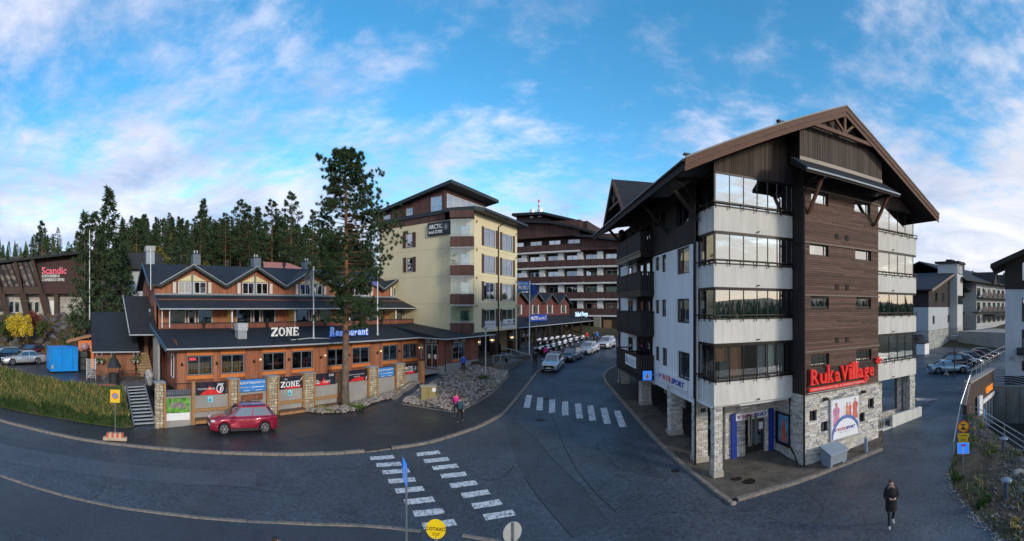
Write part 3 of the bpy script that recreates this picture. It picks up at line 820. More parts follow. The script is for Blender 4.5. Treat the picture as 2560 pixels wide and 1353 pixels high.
 for side,(x0,x1,open_left)in enumerate(((.12,5.0,True),(11.05,16.36,False))):
  for i,(b0,b1)in enumerate(BT):
   m = MB();m.box(x0,x1,0,.14,b0,b1)
   if open_left:m.box(x0,x0+.14,.14,1.9,b0,b1)
   else:m.box(x1-.14,x1,.14,2.4,b0,b1)
   m.box(x0+.145,x1-.145,.145,2.4,b0+.1,b0+.35)
   par = fn('parapet',m,stucco_cream,bevel=.008)
   m = MB();m.box(x0+2.55,x0+2.67,-.09,0,b0+.12,b0+.16);m.box(x0+2.58,x0+2.64,-.16,-.09,b0+.11,b0+.15);m.build('spout',metal_dk,par)
   m = MB()
   m.box(x0-.03,x1+.02,-.05,.16,b1,b1+.05)
   if open_left:m.box(x0-.03,x0+.16,.16,1.9,b1,b1+.05)
   m.bar((x0-.08,-.10,b1+.20),(x1,-.10,b1+.20),.07,.06)
   if open_left:m.bar((x0-.08,-.10,b1+.20),(x0-.08,1.9,b1+.20),.07,.06)
   for k in range(7):
    xx = x0+.05+(x1-x0-.1)*k/6;m.box(xx-.02,xx+.02,-.12,-.08,b1-.12,b1+.2)
   if open_left:
    for k in range(3):m.box(x0-.1,x0-.06,.3+k*.65,.34+k*.65,b1-.12,b1+.2)
   m.build('rail',metal_dk,par)
   g0,g1 = b1+.05,GT[i]
   if open_left:cuts =[Ff.su(u)for u in(1789,1825,1860,1894,1920.5,1944,1969,1981.5)]
   else:cuts =[Ff.su(u)for u in(2196,2224,2245,2264,2284)]
   m = MB()
   for c in cuts:m.box(c-.022,c+.022,.03,.09,g0,g1)
   m.box(x0,x1,.02,.12,g1-.09,g1+.05)
   if open_left:m.box(x0,x0+.1,.12,1.9,g1-.09,g1+.05);m.box(x0+.01,x0+.07,.02,.09,g0,g1)
   gl = fn('glazing',m,metal_dk)
   for k in range(len(cuts)-1):
    pb = MB();pb.box(cuts[k]+.024,cuts[k+1]-.024,.05+.004*(k%2),.062+.004*(k%2),g0,g1-.09)
    mt = glass_clear if i==0 else glass_mid if(i==1 and k>5)else glass_refl
    pb.build('pane',mt,gl)
   if open_left:
    for k in range(2):
     pb = MB();pb.box(x0+.05,x0+.062,.14+k*.86,.96+k*.86,g0,g1-.09);pb.build('pane',glass_mid,gl)
     # what stands behind the panes
   m = MB();m.box(x0+.2,x1-.1,2.3,2.36,b0+.36,g1)
   fn('back_wall',m,wood_solid)
   for k,(a,b,mt)in enumerate(((.08,.22,curtain_w),(.30,.55,room_m),(.62,.86,room_m))):
    m = MB();m.box(x0+(x1-x0)*a,x0+(x1-x0)*b,2.22,2.28,b0+.4,g1-.3);fn('balcony_door',m,frame_w if k==1 else mt)
   if i==0:
    for(u0,u1,mt,z_)in((1790,1823,curtain_o,g0+.95),(1827,1858,curtain_o,g0),(1896,1918,curtain_g,g0),(1922,1942,curtain_w,g0),(1946,1966,curtain_g,g0)):
     if not open_left:break
     a,b = Ff.su(u0),Ff.su(u1);m = MB()
     q = 9
     for t in range(q):
      xx0,xx1 = a+(b-a)*t/q,a+(b-a)*(t+1)/q
      m.quad((xx0,.22+.03*(t%2),z_),(xx1,.22+.03*((t+1)%2),z_),(xx1,.22+.03*((t+1)%2),g1-.1),(xx0,.22+.03*(t%2),g1-.1))
     m.build('curtain',mt,gl)
   elif open_left:
    m = MB()
    for t in range(8):
     xx = x0+.2+t*.055;m.quad((xx,.2+.04*(t%2),g0),(xx+.055,.2+.04*((t+1)%2),g0),(xx+.055,.2+.04*((t+1)%2),g1),(xx,.2+.04*(t%2),g1))
    m.build('curtain',curtain_w,gl)
   m = MB();m.box(x0+.1,x1-.1,.14,2.3,g1-.06,g1-.02);fn('ceiling_board',m,wood_solid)
   # gable siding over the balconies, left and right --------------------------------
 m = MB()
 zt = lambda x:rz(x)-.42
 Ff.boards(m,.12,5.35,15.52,zt,.125,.0,r=r);Ff.boards(m,10.9,16.4,15.52,zt,.125,.0,r=r)
 fn('gable_siding',m,wood_grey,kind='stuff')
 m = MB();Ff.poly(m,[(.12,15.5),(16.36,15.5),(16.36,zt(16.36)-.02),(AX,zt(AX)-.02),(.12,zt(.12)-.02)],-.35,-.05);fn('gable_wall',m,wood_solid)
 # the timber tower ---------------------------------------------------------------------
 tw0,tw1 = 5.04,11.01
 T_ = lambda*q:Tf.rect(*q)
 rows =[[T_(2028,485,2070,512),T_(2136,505,2175,532)],[T_(2024,613.6,2070.5,641),T_(2138,625,2177,650)],[T_(2026,746,2071.5,770),T_(2139,746,2177,768)],[T_(2027,886.6,2072,914),T_(2140,875,2178,900)]]
 hs =[]
 for row in rows:
  z0 =(row[0][2]+row[1][2])/2;z1 =(row[0][3]+row[1][3])/2
  for q in row:hs.append((q[0],q[1],z0,z1))
 m = MB();Tf.holes(m,tw0,tw1,3.9,16.2,hs,-.02,.2)
 m.quad((tw0,2.3,3.9),(tw0,-.98,3.9),(tw0,-.98,16.2),(tw0,2.3,16.2));m.quad((tw1,-.98,3.9),(tw1,2.3,3.9),(tw1,2.3,16.2),(tw1,-.98,16.2))
 fn('tower_wall',m,wood_solid)
 for k,(za,zb)in enumerate(((3.98,6.2),(6.28,9.29),(9.37,12.16),(12.24,15.1))):
  m = MB();Tf.planks(m,tw0,tw1,za,zb,.125,.02,hs,r=r);fn('planking',m,wood_plank,kind='stuff')
 led = pm('pale ledge board',(.19,.155,.125),.7,.15,3)  # front ledges in a paler brown than the tower planking
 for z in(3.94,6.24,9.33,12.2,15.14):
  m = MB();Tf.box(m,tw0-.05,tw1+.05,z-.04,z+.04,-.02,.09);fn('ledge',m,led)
 Sf = Face(RV,(tw0,2.2),(0,-1))
 m = MB();Sf.boards(m,0,3.2,3.9,16.2,.16,.02,r=r);fn('tower_side_siding',m,wood_dark,kind='stuff')
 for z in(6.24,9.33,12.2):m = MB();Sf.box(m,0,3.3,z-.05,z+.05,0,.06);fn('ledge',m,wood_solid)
 for k,q in enumerate(hs):Tf.window(rv,q,frame_dk,glass_refl,n=(.82,),fw=.06,inset=.1,back=room_m)
 for zc in(12.75,9.85,6.78):
  for u in(2092,2117):
   a = Tf.su(u);m = MB();Tf.box(m,a-.13,a+.13,zc-.15,zc+.15,.02,.06)
   for k in range(4):Tf.box(m,a-.11,a+.11,zc-.11+k*.07,zc-.09+k*.07,.06,.075)
   fn('vent',m,wood_solid)
   # upper siding box, canopy and brackets
 Uf = Face(RV,(0,-1.15),(1,0))
 zt2 = lambda x:rz(x)-.42
 m = MB();Uf.boards(m,4.62,11.2,16.62,zt2,.125,.0,r=r);fn('gable_siding',m,wood_grey,kind='stuff')
 m = MB();Uf.poly(m,[(4.62,16.6),(11.2,16.6),(11.2,zt2(11.2)),(AX,zt2(AX)),(4.62,zt2(4.62))],-1.1,-.04);fn('gable_wall',m,wood_solid)
 m = MB();m.prism([(4.0,-1.14,16.58),(4.0,-2.5,15.72),(4.0,-2.5,15.56),(4.0,-1.14,16.40)],(7.3,0,0));can = fn('canopy',m,roof_m)
 m = MB();m.prism([(3.98,-1.12,16.40),(3.98,-2.5,15.55),(3.98,-2.5,15.47),(3.98,-1.12,16.2)],(7.34,0,0));m.build('soffit',wood_solid,can)
 m = MB();m.tube([(4.0,-2.55,15.62),(11.3,-2.55,15.62)],.06,8);m.build('gutter',alu_m,can)
 m = MB();m.box(4.6,11.2,-1.19,-1.15,16.5,16.75);m.build('flashing',metal_dk,can)
 for x in(5.3,10.6):
  m = MB();m.bar((x,-2.25,15.55),(x,-1.08,13.8),.16,.16);fn('bracket',m,wood_strut)
  m = MB();m.bar((x,-2.45,15.5),(x,-.9,15.45),.16,.2);fn('bracket',m,wood_solid)
  # stone base of the tower ------------------------------------------------------------
 sq =[T_(2023.5,1028,2041,1054),T_(2052,1054,2069,1080),T_(2148,1033,2161,1055),T_(2169.5,998,2184,1021)]
 m = MB();Tf.holes(m,tw0,tw1,-.3,3.9,sq,-.03,.3);fn('stone_wall',m,stone_back)
 m = MB();Tf.stones(m,tw0,tw1,-.1,3.88,sq,r=r);fn('stone_cladding',m,stone_m,kind='stuff')
 for q in sq:Tf.window(rv,q,frame_dk,glass_mid,fw=.06,inset=.16,n=(.5,),back=room_m)
 m = MB();Sf.box(m,-.6,3.2,-.3,3.9,-.3,-.03);fn('stone_wall',m,stone_back)
 m = MB();Sf.stones(m,-.2,3.2,-.1,3.88,r=r);fn('stone_cladding',m,stone_m,kind='stuff')
 # corner shop recess --------------------------------------------------------------------
 Ef = Face(RV,(0,1.8),(1,0))
 door = Ef.rect(1863,1055,1911,1147);door =(door[0],door[1],.1,2.2)
 m = MB();Ef.holes(m,1.7,5.04,-.3,3.69,[door],-.03,.3);fn('stone_wall',m,stone_back)
 m = MB();Ef.stones(m,1.7,5.04,0,3.68,[door],r=r);fn('stone_cladding',m,stone_m,kind='stuff')
 Ef.window(rv,door,frame_dk,glass_mid,n=(.16,.62),hz=(.2,),fw=.09,inset=.18,name='shop_door',back=room_m)
 m = MB();Ef.box(m,door[0]+1.0,door[0]+1.28,1.55,1.98,-.15,-.14);fn('notice',m,white_p)
 m = MB();m.box(1.75,5.0,.2,1.75,3.52,3.58);fn('soffit',m,stucco)
 blue = pm('signal blue',(.015,.045,.33),.4,.06)
 for u0,u1 in((1826,1839),(1920,1931)):
  a,b = Ef.su(u0),Ef.su(u1);m = MB();Ef.box(m,a,b,.1,2.74,.03,.16);fn('blue_post',m,blue)
  # interior wall of the street arcade with shop windows
 If = Face(RV,(2.9,19.2),(0,-1))
 sw =[(2+k*3.4,4.3+k*3.4,.9,2.6)for k in range(5)]
 m = MB();If.holes(m,0,17.4,-.3,3.69,sw,0,.25);fn('stone_wall',m,stone_back)
 m = MB();If.stones(m,0,17.4,0,3.6,sw,l=(.4,.9),h=(.12,.2),r=r);fn('stone_cladding',m,stone_m,kind='stuff')
 for q in sw:If.window(rv,q,frame_dk,glass_mid,n=(.33,.66),inset=.15,back=curtain_g)
 m = MB();m.box(.02,3.2,1.95,19.1,3.4,3.68);m.box(.02,5.0,.15,2.0,3.6,3.68);fn('arcade_ceiling',m,stucco)
 # shop window beside the corner pillar
 m = MB();m.box(1.62,1.7,1.8,3.4,0,3.6);fn('recess_wall',m,stone_back)
 # stone pillars of the arcade
 for(x0,x1,y0,y1,zb)in((0,.70,1.9,2.55,-.1),(0,.81,5.8,6.4,.3),(0,.81,12.0,12.8,.9),(0,.81,18.3,19.1,1.4),(.15,.62,.02,.48,-.1)):
  m = MB();m.box(x0+.04,x1-.04,y0+.04,y1-.04,zb-.4,3.69);pil = fn('stone_pillar',m,stone_back)
  m = MB();zz_ = zb-.2
  for f_,w_ in((Face(RV,(x0,y0+.03),(1,0)),x1-x0),(Face(RV,(x0+.03,y1),(0,-1)),y1-y0),(Face(RV,(x1-.03,y0),(0,1)),y1-y0)):
   f_.stones(m,0,w_,zz_,3.68,l=(.2,.5),o=.02,jit=.018,r=r)
  m.build('stone_cladding',stone_m,pil,kind='stuff')
  m = MB();gz = Tz(RV.w(x0,y0).xy)+.1
  m.box(x0-.05,x1+.05,y0-.05,y1+.05,gz-.3,gz+.28);m.build('plinth',pm('pillar plinth',(.38,.35,.30),.9,.15,4,bump=.3),pil)
 m = MB();a,b,c,d = Ff.su(1748),Ff.su(1758),3.1,3.3;m.box(.28,.52,1.82,1.9,3.0,3.2);fn('wall_lamp',m,metal_dk)
 # drain pipes
 m = MB();m.tube([(-.12,1.75,.1),(-.12,1.75,12.4),(-.12,1.75,14.2),(-.9,1.3,14.9),(-1.9,.9,15.15)],.06,8);m.tube([(-.12,1.75,.22),(-.3,1.62,.1)],.07,8);fn('drain_pipe',m,metal_dk)
 m = MB();m.tube([(tw0-.06,-1.08,.1),(tw0-.06,-1.08,14.9),(tw0-.06,-1.5,15.4),(tw0-.02,-2.45,15.6)],.055,8)
 m.tube([(tw0-.3,-.9,.1),(tw0-.35,-.6,.6),(tw0-.1,.2,.9),(tw0-.1,.2,3.6)],.05,8);fn('drain_pipe',m,metal_dk)
 for x,y in((-.1,12.6),(-.1,18.2)):
  m = MB();m.tube([(x,y,1.0),(x,y,15.0)],.055,8);fn('drain_pipe',m,metal_dk)
  # right ground floor ---------------------------------------------------------------------
 Rf = Face(RV,(tw1,.9),(1,0))
 hs2 =[(.5,1.15,.8,2.9),(2.5,4.2,1.2,3.6)]
 m = MB();Rf.holes(m,0,5.4,.2,3.69,hs2,-.03,.2);fn('stone_wall',m,stone_back)
 m = MB();Rf.stones(m,0,5.4,.3,3.68,hs2,r=r);fn('stone_cladding',m,stone_m,kind='stuff')
 m = MB();Rf.box(m,.5,1.15,.8,2.9,-.2,-.15);fn('doorway',m,room_m)
 m = MB();Rf.box(m,.5,.82,.8,2.85,-.15,-.12);fn('poster',m,pm('red poster',(.5,.03,.04),.5,.4,4))
 for x in(15.7,):
  m = MB();m.box(x,x+.6,.1,.7,.1,3.69);pil = fn('stone_pillar',m,stone_back);m = MB()
  Face(RV,(x-.01,.08),(1,0)).stones(m,0,.62,.2,3.68,l=(.2,.5),o=.02,r=r);Face(RV,(x-.01,.7),(0,-1)).stones(m,0,.6,.2,3.68,l=(.2,.5),o=.02,r=r)
  m.build('stone_cladding',stone_m,pil,kind='stuff')
 m = MB();m.box(13.2,16.6,-.35,-.1,.2,1.25);fn('ramp_wall',m,stucco_cream,bevel=.02)
 m = MB()
 for k in range(9):m.box(11.25+k*.17,11.28+k*.17,-.15,-.12,.45,1.5)
 m.box(11.2,12.8,-.16,-.11,1.5,1.55);m.box(11.2,12.8,-.16,-.11,.5,.54);fn('ramp_railing',m,steel_m)
 m = MB();m.box(11.0,13.2,-.3,.9,.1,.5);fn('ramp_landing',m,stucco_cream)
 # roof ---------------------------------------------------------------------------------------
 yf,yb =-1.6,20.4
 xl,xr =-2.12,16.98
 for sgn,xe in((-1,xl),(1,xr)):
  ze = rz(xe);m = MB();t = .16
  pts =[(AX,yf,AZ),(AX,yb,AZ),(xe,yb,ze),(xe,yf,ze)]
  m.add([Vector(p)for p in pts]+[Vector(p)-Vector((0,0,t))for p in pts],[(0,1,2,3),(7,6,5,4),(0,3,7,4),(1,5,6,2),(2,6,7,3)])
  rf = fn('roof_slope',m,roof_m)
  if rf.data.polygons[0].normal.z<0:rf.data.flip_normals()
  m = MB();q =[(p[0],p[1]+(.05 if p[1]==yf else 0),p[2]-t-.005)for p in pts]
  m.add([Vector(p)for p in q]+[Vector(p)-Vector((0,0,.12))for p in q],[(0,1,2,3),(7,6,5,4),(0,3,7,4),(1,5,6,2),(2,6,7,3)]);m.build('soffit',wood_solid,rf)
  # bargeboards: two boards one under the other, pale metal edge on top
  d = Vector((xe-AX,0,ze-AZ));up = Vector((0,0,1))
  for k,(h0,h1,oy)in enumerate(((.02,-.29,-.06),(-.29,-.56,-.02))):
   m = MB();A = Vector((AX,yf+oy,AZ));B = A+d
   f =[A+up*h1,B+up*h1,B+up*h0,A+up*h0]
   m.add([p for p in f]+[p+Vector((0,.06,0))for p in f],[(0,1,2,3),(7,6,5,4),(0,4,5,1),(3,2,6,7),(1,5,6,2),(0,3,7,4)]);fn('bargeboard',m,wood_barge)
  m = MB();m.bar(Vector((AX,yf-.07,AZ+.05)),Vector((xe,yf-.07,ze+.05)),.06,.07);m.build('edge_trim',pm('dull zinc edge',(.20,.21,.22),.55,.15),rf)
  m = MB();m.tube([(xe+sgn*.05,yf,ze-.06),(xe+sgn*.05,yb,ze-.06)],.075,8);m.build('gutter',metal_dk,rf)
  m = MB();m.box(xe+.02 if sgn<0 else xe-.1,xe+.1 if sgn<0 else xe-.02,yf,yb,ze-.42,ze-.17);m.build('fascia',wood_solid,rf)
 for y in(1.6,6.2,10.8,15.6):
  m = MB();m.bar((-1.7,y,15.1),(-.02,y,13.3),.16,.18);m.bar((-2.0,y,15.2),(0,y,15.5),.16,.2);fn('bracket',m,wood_solid)
  # truss in the gable
 m = MB();m.bar((5.25,-1.5,18.5),(9.91,-1.5,18.5),.16,.2);m.bar((AX,-1.5,18.55),(AX,-1.5,19.75),.15,.15)
 m.bar((AX,-1.5,18.6),(6.55,-1.5,19.5),.13,.13);m.bar((AX,-1.5,18.6),(8.61,-1.5,19.5),.13,.13);fn('gable_truss',m,wood_strut)
 # cross gable over the street
 yc,hw,zt_,zb_ = 12.8,3.1,18.3,15.45;xs =-1.7;xi = AX-(AZ-zt_)/SL
 for sg in(-1,1):
  m = MB();pts =[(xs-.3,yc,zt_+.1),(xi+.3,yc,zt_+.1),(AX-(AZ-zb_)/SL+.2,yc+sg*hw,zb_),(xs-.3,yc+sg*(hw+.15),zb_-.1)]
  m.add([Vector(p)for p in pts]+[Vector(p)-Vector((0,0,.2))for p in pts],[(0,1,2,3),(7,6,5,4),(0,3,7,4),(1,5,6,2),(2,6,7,3)])
  o = fn('dormer_roof',m,roof_m)
  if o.data.polygons[0].normal.z<0:o.data.flip_normals()
  m = MB();m.bar((xs-.36,yc,zt_),(xs-.36,yc+sg*(hw+.1),zb_-.1),.07,.34);fn('bargeboard',m,wood_strut)
 m = MB();m.prism([(xs+.6,yc-hw+.3,zb_),(xs+.6,yc+hw-.3,zb_),(xs+.6,yc,zt_-.2)],(2.5,0,0));fn('dormer_gable',m,wood_solid)
 m = MB();m.bar((xs-.2,yc-1.9,16.4),(xs-.2,yc+1.9,16.4),.14,.16);m.bar((xs-.2,yc,16.4),(xs-.2,yc,18.0),.13,.13);m.bar((xs-.2,yc,16.6),(xs-.2,yc-.8,17.3),.1,.1);m.bar((xs-.2,yc,16.6),(xs-.2,yc+.8,17.3),.1,.1);fn('gable_truss',m,wood_strut)
 # chimney
 m = MB();m.box(5.9,6.95,2.4,3.4,18.2,20.0);m.box(5.82,7.03,2.3,3.5,20.0,20.1);ch = fn('chimney',m,pm('chimney sheet',(.05,.055,.06),.5,.1))
 for k in range(3):
  m = MB();m.lathe((6.1+k*.33,2.9,20.1),[(.12,0),(.12,.2),(.17,.22),(.17,.3),(.05,.34)],10);m.build('chimney_pot',black_p,ch)
 m = MB();m.tube([(-1.8,-.9,15.55),(-1.75,-.9,15.75)],.03,6);m.box(-1.9,-1.6,-1.0,-.8,15.72,15.8);fn('roof_bracket',m,black_p)
 # signs ---------------------------------------------------------------------------------------
 red = pm('red sign plastic',(.62,.03,.025),.35,.05,emit=(.9,.03,.02),estr=.1)
 sroot = thing('hotel_sign','large red village hotel letters with asterisk mounted on the timber tower','sign',RV.w(tw0+.25,-1.0,4.05),0)
 wz = RV.w(tw0+.25,-1.0,4.05)
 def part(nm,f,mat,parent=sroot):
  m = MB((tw0+.25,-1.0,4.05));f(m);return m.build(nm,mat,parent)
 x0 = Tf.su(2021);x1 = Tf.su(2186,.2)
 part('backing',lambda m:Tf.box(m,x0-.1,x1+.25,4.32,5.3,.05,.09),black_p)
 adv = x0;full = 'RukaVillage'
 # widths of a narrow serif face
 ws = dict(R=.98,u=.86,k=.84,a=.72,V=1.0,i=.40,l=.40,g=.74,e=.72)
 tot = sum(ws[c]for c in full);sc_ =(x1-x0)/tot
 for c in full:
  w = ws[c]*sc_;cap = c in 'RV';asc = c in 'kl';hgt = .86 if cap else(1.0 if asc else(.92 if c=='i' else.58));zb = 4.42
  if c=='g':hgt = .80;zb = 4.20
  def f(m,c=c,w=w,hgt=hgt,zb=zb):
   Tf.text(m,c,adv+w*.06,zb,w*.86,hgt,.16,.14,bold=.016)
   lo = zb
   if c in 'Rkil':Tf.box(m,adv-w*.02,adv+w*(.50 if c not in 'il' else.98),lo,lo+.06,.10,.22)
   if c in 'kli':Tf.box(m,adv-w*.04,adv+w*.22,zb+(hgt if c!='i' else.58)-.06,zb+(hgt if c!='i' else.58),.10,.22)
   if c=='V':Tf.box(m,adv-w*.02,adv+w*.36,lo+hgt-.05,lo+hgt,.10,.22);Tf.box(m,adv+w*.64,adv+w*1.0,lo+hgt-.05,lo+hgt,.10,.22)
  part('letter',f,red);adv+=w
 def star(m):
  c = Tf.p(Tf.su(2196,.2),5.33,.18)
  for k in range(3):
   a = math.pi*k/3+.26;d = Vector((math.cos(a),0,math.sin(a)))*.24;m.bar(c-d,c+d,.1,.12,up=(0,1,0))
 part('asterisk',star,red)
 part('strip',lambda m:Tf.box(m,x0-.05,Tf.su(2163),4.06,4.26,.05,.16),red)
 part('lettering',lambda m:Tf.text(m,'SKI-INN HOTEL & APARTMENTS',x0+.1,4.10,Tf.su(2158)-x0-.15,.12,.165,.01,bold=.01),pm('pink lettering',(.75,.45,.42),.5))
 part('bracket',lambda m:m.box(tw0+.1,tw0+4,-1.25,-1.2,4.0,4.03),alu_m)
 # billboard
 bb = T_(2072.6,988,2144,1095)
 b0,b1 = bb[0],bb[1];bz0,bz1 = 1.05,3.42
 broot = thing('billboard','framed poster of skiers above a white arc and sports shop logo on the stone wall','billboard',RV.w(b0,-1.0,bz0),0)
 def bp_(nm,f,mat,parent=broot):m = MB((b0,-1.0,bz0));f(m);return m.build(nm,mat,parent)
 bp_('frame',lambda m:Tf.box(m,b0,b1,bz0,bz1,.02,.13),alu_m)
 W,H = b1-b0-.12,bz1-bz0-.12;px,pz = b0+.06,bz0+.06
 snow = pm('poster snow haze',(.74,.76,.80),.5,.12,1.2)
 post = bp_('poster',lambda m:Tf.box(m,px,px+W,pz,pz+H,.131,.14),snow)
 P2 = lambda x,z,o:Tf.p(px+W*x,pz+H*z,o)
 def blobs(m,lst):
  for cx,cz,rx,rz_,o in lst:
   pts =[P2(cx+rx*math.cos(2*math.pi*k/18),cz+rz_*math.sin(2*math.pi*k/18),o)for k in range(18)]
   pts =[p for p in pts];m.poly(pts)
 clip = lambda v:max(.01,min(.99,v))
 def fig(m,cx,zb,zt,w,o):
  prof =[(1,0),(.95,.25),(.8,.5),(1.0,.72),(.95,.84),(.45,.93),(.22,.97),(.2,1)]
  pts =[(cx+w*q+.01*math.sin(y*9+cx*30),zb+(zt-zb)*y)for q,y in prof]+[(cx-w*q*.9,zb+(zt-zb)*y)for q,y in reversed(prof)]
  m.poly([P2(max(.01,min(.99,x)),z,o)for x,z in pts])
 for q,mt in(((.17,.34,.84,.13,.142),('poster pink',(.66,.26,.40))),((.56,.55,.83,.06,.142),('poster orange',(.60,.26,.13))),((.67,.52,.82,.055,.1423),('poster red',(.58,.14,.11))),((.86,.42,.9,.105,.1426),('poster red',(.58,.14,.11)))):
  bp_('figure',lambda m:fig(m,*q),pm(mt[0],mt[1],.5,.35,5),post)
 for q in((.17,.88,.045,.05,.143),(.56,.855,.026,.03,.143),(.67,.845,.026,.03,.143),(.86,.935,.034,.034,.143)):bp_('head',lambda m:blobs(m,[q]),pm('poster skin',(.42,.22,.15),.5,.3,6),post)
 def arc(m,r0,r1,o):
  n = 22;c =(.52,-.02)
  for k in range(n):
   a0,a1 = math.pi*(k/n),math.pi*((k+1)/n)
   q =[(c[0]+r1*math.cos(a)*.98,c[1]+r1*math.sin(a)*1.05)for a in(a0,a1)]+[(c[0]+r0*math.cos(a)*.98,c[1]+r0*math.sin(a)*1.05)for a in(a1,a0)]
   q =[(clip(x),max(.0,z))for x,z in q];m.poly([P2(x,z,o)for x,z in q])
 bp_('arc',lambda m:arc(m,.47,.56,.144),pm('poster blue',(.10,.18,.42),.5,.3,3),post)
 bp_('arc',lambda m:arc(m,.0,.475,.146),pm('poster white',(.80,.82,.85),.5,.03),post)
 rd = pm('logo red',(.55,.03,.05),.5);bl = pm('logo blue',(.02,.04,.34),.5)
 def logo(m,part_,face,x,z,w,h,o):
  if part_=='red':
   face.text(m,'INTER',x+w*.17,z,w*.36,h,o,.02,bold=.005)
   face.poly(m,[(x+w*.0,z+h*.95),(x+w*.035,z+h*.55),(x+w*.06,z+h*.75),(x+w*.03,z+h*1.0)],o,o+.012)
  else:
   face.text(m,'SPORT',x+w*.54,z,w*.46,h,o,.02,bold=.03,shear=.15)
   face.poly(m,[(x+w*.05,z+h*.0),(x+w*.14,z+h*1.0),(x+w*.10,z+h*.95),(x+w*.055,z+h*.45),(x+w*.02,z+h*.6)],o,o+.012)
 bp_('lettering',lambda m:logo(m,'red',Tf,px+W*.09,pz+H*.19,W*.78,.17,.15),rd,post)
 bp_('lettering',lambda m:logo(m,'blue',Tf,px+W*.09,pz+H*.19,W*.78,.17,.15),bl,post)
 bp_('lettering',lambda m:Tf.text(m,'RUKA VILLAGE',px+W*.3,pz+H*.13,W*.36,.07,.148,.01),alu_m,post)
 bp_('lamp_arm',lambda m:(m.tube([Tf.p(b0+.9,bz1+.05,0),Tf.p(b0+.9,bz1+.22,.35)],.02,6),m.box(b0+.75,b0+1.05,-1.45,-1.3,bz1+.18,bz1+.26),m.tube([Tf.p(b0+1.8,bz1+.02,0),Tf.p(b0+1.8,bz1+.12,.3)],.02,6)),steel_m)
 for u in(2061,2155):
  a = Tf.su(u);m = MB();Tf.box(m,a-.14,a+.14,3.45,3.6,.05,.25);fn('wall_lamp',m,metal_dk)
  # shop fascia signs
 for nm,face,rct,lb in(('shop_sign',Lf,Lf.rect(1646,935,1712,985,.2),'white sports shop sign with red and blue letters on the street wall above the arcade'),('shop_sign',Ef,Ef.rect(1840,1023,1919,1046,.2),'white sports shop sign with red and blue letters over the corner shop door')):
  a,b = rct[0],rct[1]
  if face is Lf:z0,z1 = 3.95,4.55
  else:z0,z1 = 2.33,2.72
  q = face.p(a,z0);sr = thing(nm,lb,'sign',RV.w(q.x,q.y,z0),0,'sports shop signs')
  off =(q.x,q.y,z0)
  m = MB(off);face.box(m,a,b,z0,z1,.03,.2);m.build('panel',white_p,sr)
  m = MB(off);logo(m,'red',face,a+.06,z0+(z1-z0)*.22,b-a-.12,(z1-z0)*.56,.21);m.build('lettering',rd,sr)
  m = MB(off);logo(m,'blue',face,a+.06,z0+(z1-z0)*.22,b-a-.12,(z1-z0)*.56,.21);m.build('lettering',bl,sr)
  # advertising poster in the recess
 a0,a1 = 2.2-1.55,2.2-.2
 pr = thing('poster_case','tall framed poster of a red clad skier in the corner shop recess','poster',RV.w(tw0,1.0,.9),0)
 off =(tw0,1.0,.9)
 m = MB(off);Sf.box(m,a0,a1,.75,2.6,.05,.13);m.build('frame',black_p,pr)
 m = MB(off);Sf.box(m,a0+.3,a1-.08,.95,2.5,.131,.14);m.build('picture',pm('poster sky',(.10,.30,.50),.4,.5,2),pr)
 m = MB(off);Sf.poly(m,[(a0+.55,1.0),(a1-.2,1.0),(a1-.3,1.8),(a0+.95,2.2),(a0+.75,2.2),(a0+.6,1.7)],.141,.145);m.build('figure',pm('poster red',(.5,.04,.03),.5),pr)
build_rv()
# ---------------------------------------------------------------- restaurant row with dormers
RS = Fr((0,0),.577)
RO =(6.4,31.8,2.5)
rs = thing('restaurant_building','long reddish timber restaurant with orange window panels and a row of dormer gables','building',RS.w(*RO),RS.rz)
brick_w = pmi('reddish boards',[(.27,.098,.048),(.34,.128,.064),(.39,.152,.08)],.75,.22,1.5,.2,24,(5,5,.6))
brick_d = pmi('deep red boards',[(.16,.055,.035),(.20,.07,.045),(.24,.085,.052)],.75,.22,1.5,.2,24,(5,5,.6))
orange_p = pm('orange panel',(.62,.19,.045),.6,.1,1.5)
red_solid = pm('red brown timber',(.19,.07,.042),.75,.15,2)
yellow_p = pm('yellow board',(.60,.42,.16),.7,.08)
roof_blue = pm('blue black felt',(.014,.020,.030),.7,.25,1.5,bump=.35,bscale=80)
fascia_g = pm('green black fascia',(.022,.034,.036),.5,.15)
trim_l = pm('pale drip edge',(.42,.45,.47),.45,.1)
conc_m = pm('concrete',(.30,.29,.28),.9,.14,.8,bump=.2,bscale=18)
cream_sh = pm('cream shutter',(.62,.56,.50),.7,.06)
log_m = pm('honey timber',(.36,.19,.075),.7,.25,2.5,bump=.25,stretch=(3,3,.7))
rust_m = pm('rusty steel',(.20,.072,.035),.85,.5,5,bump=.3)
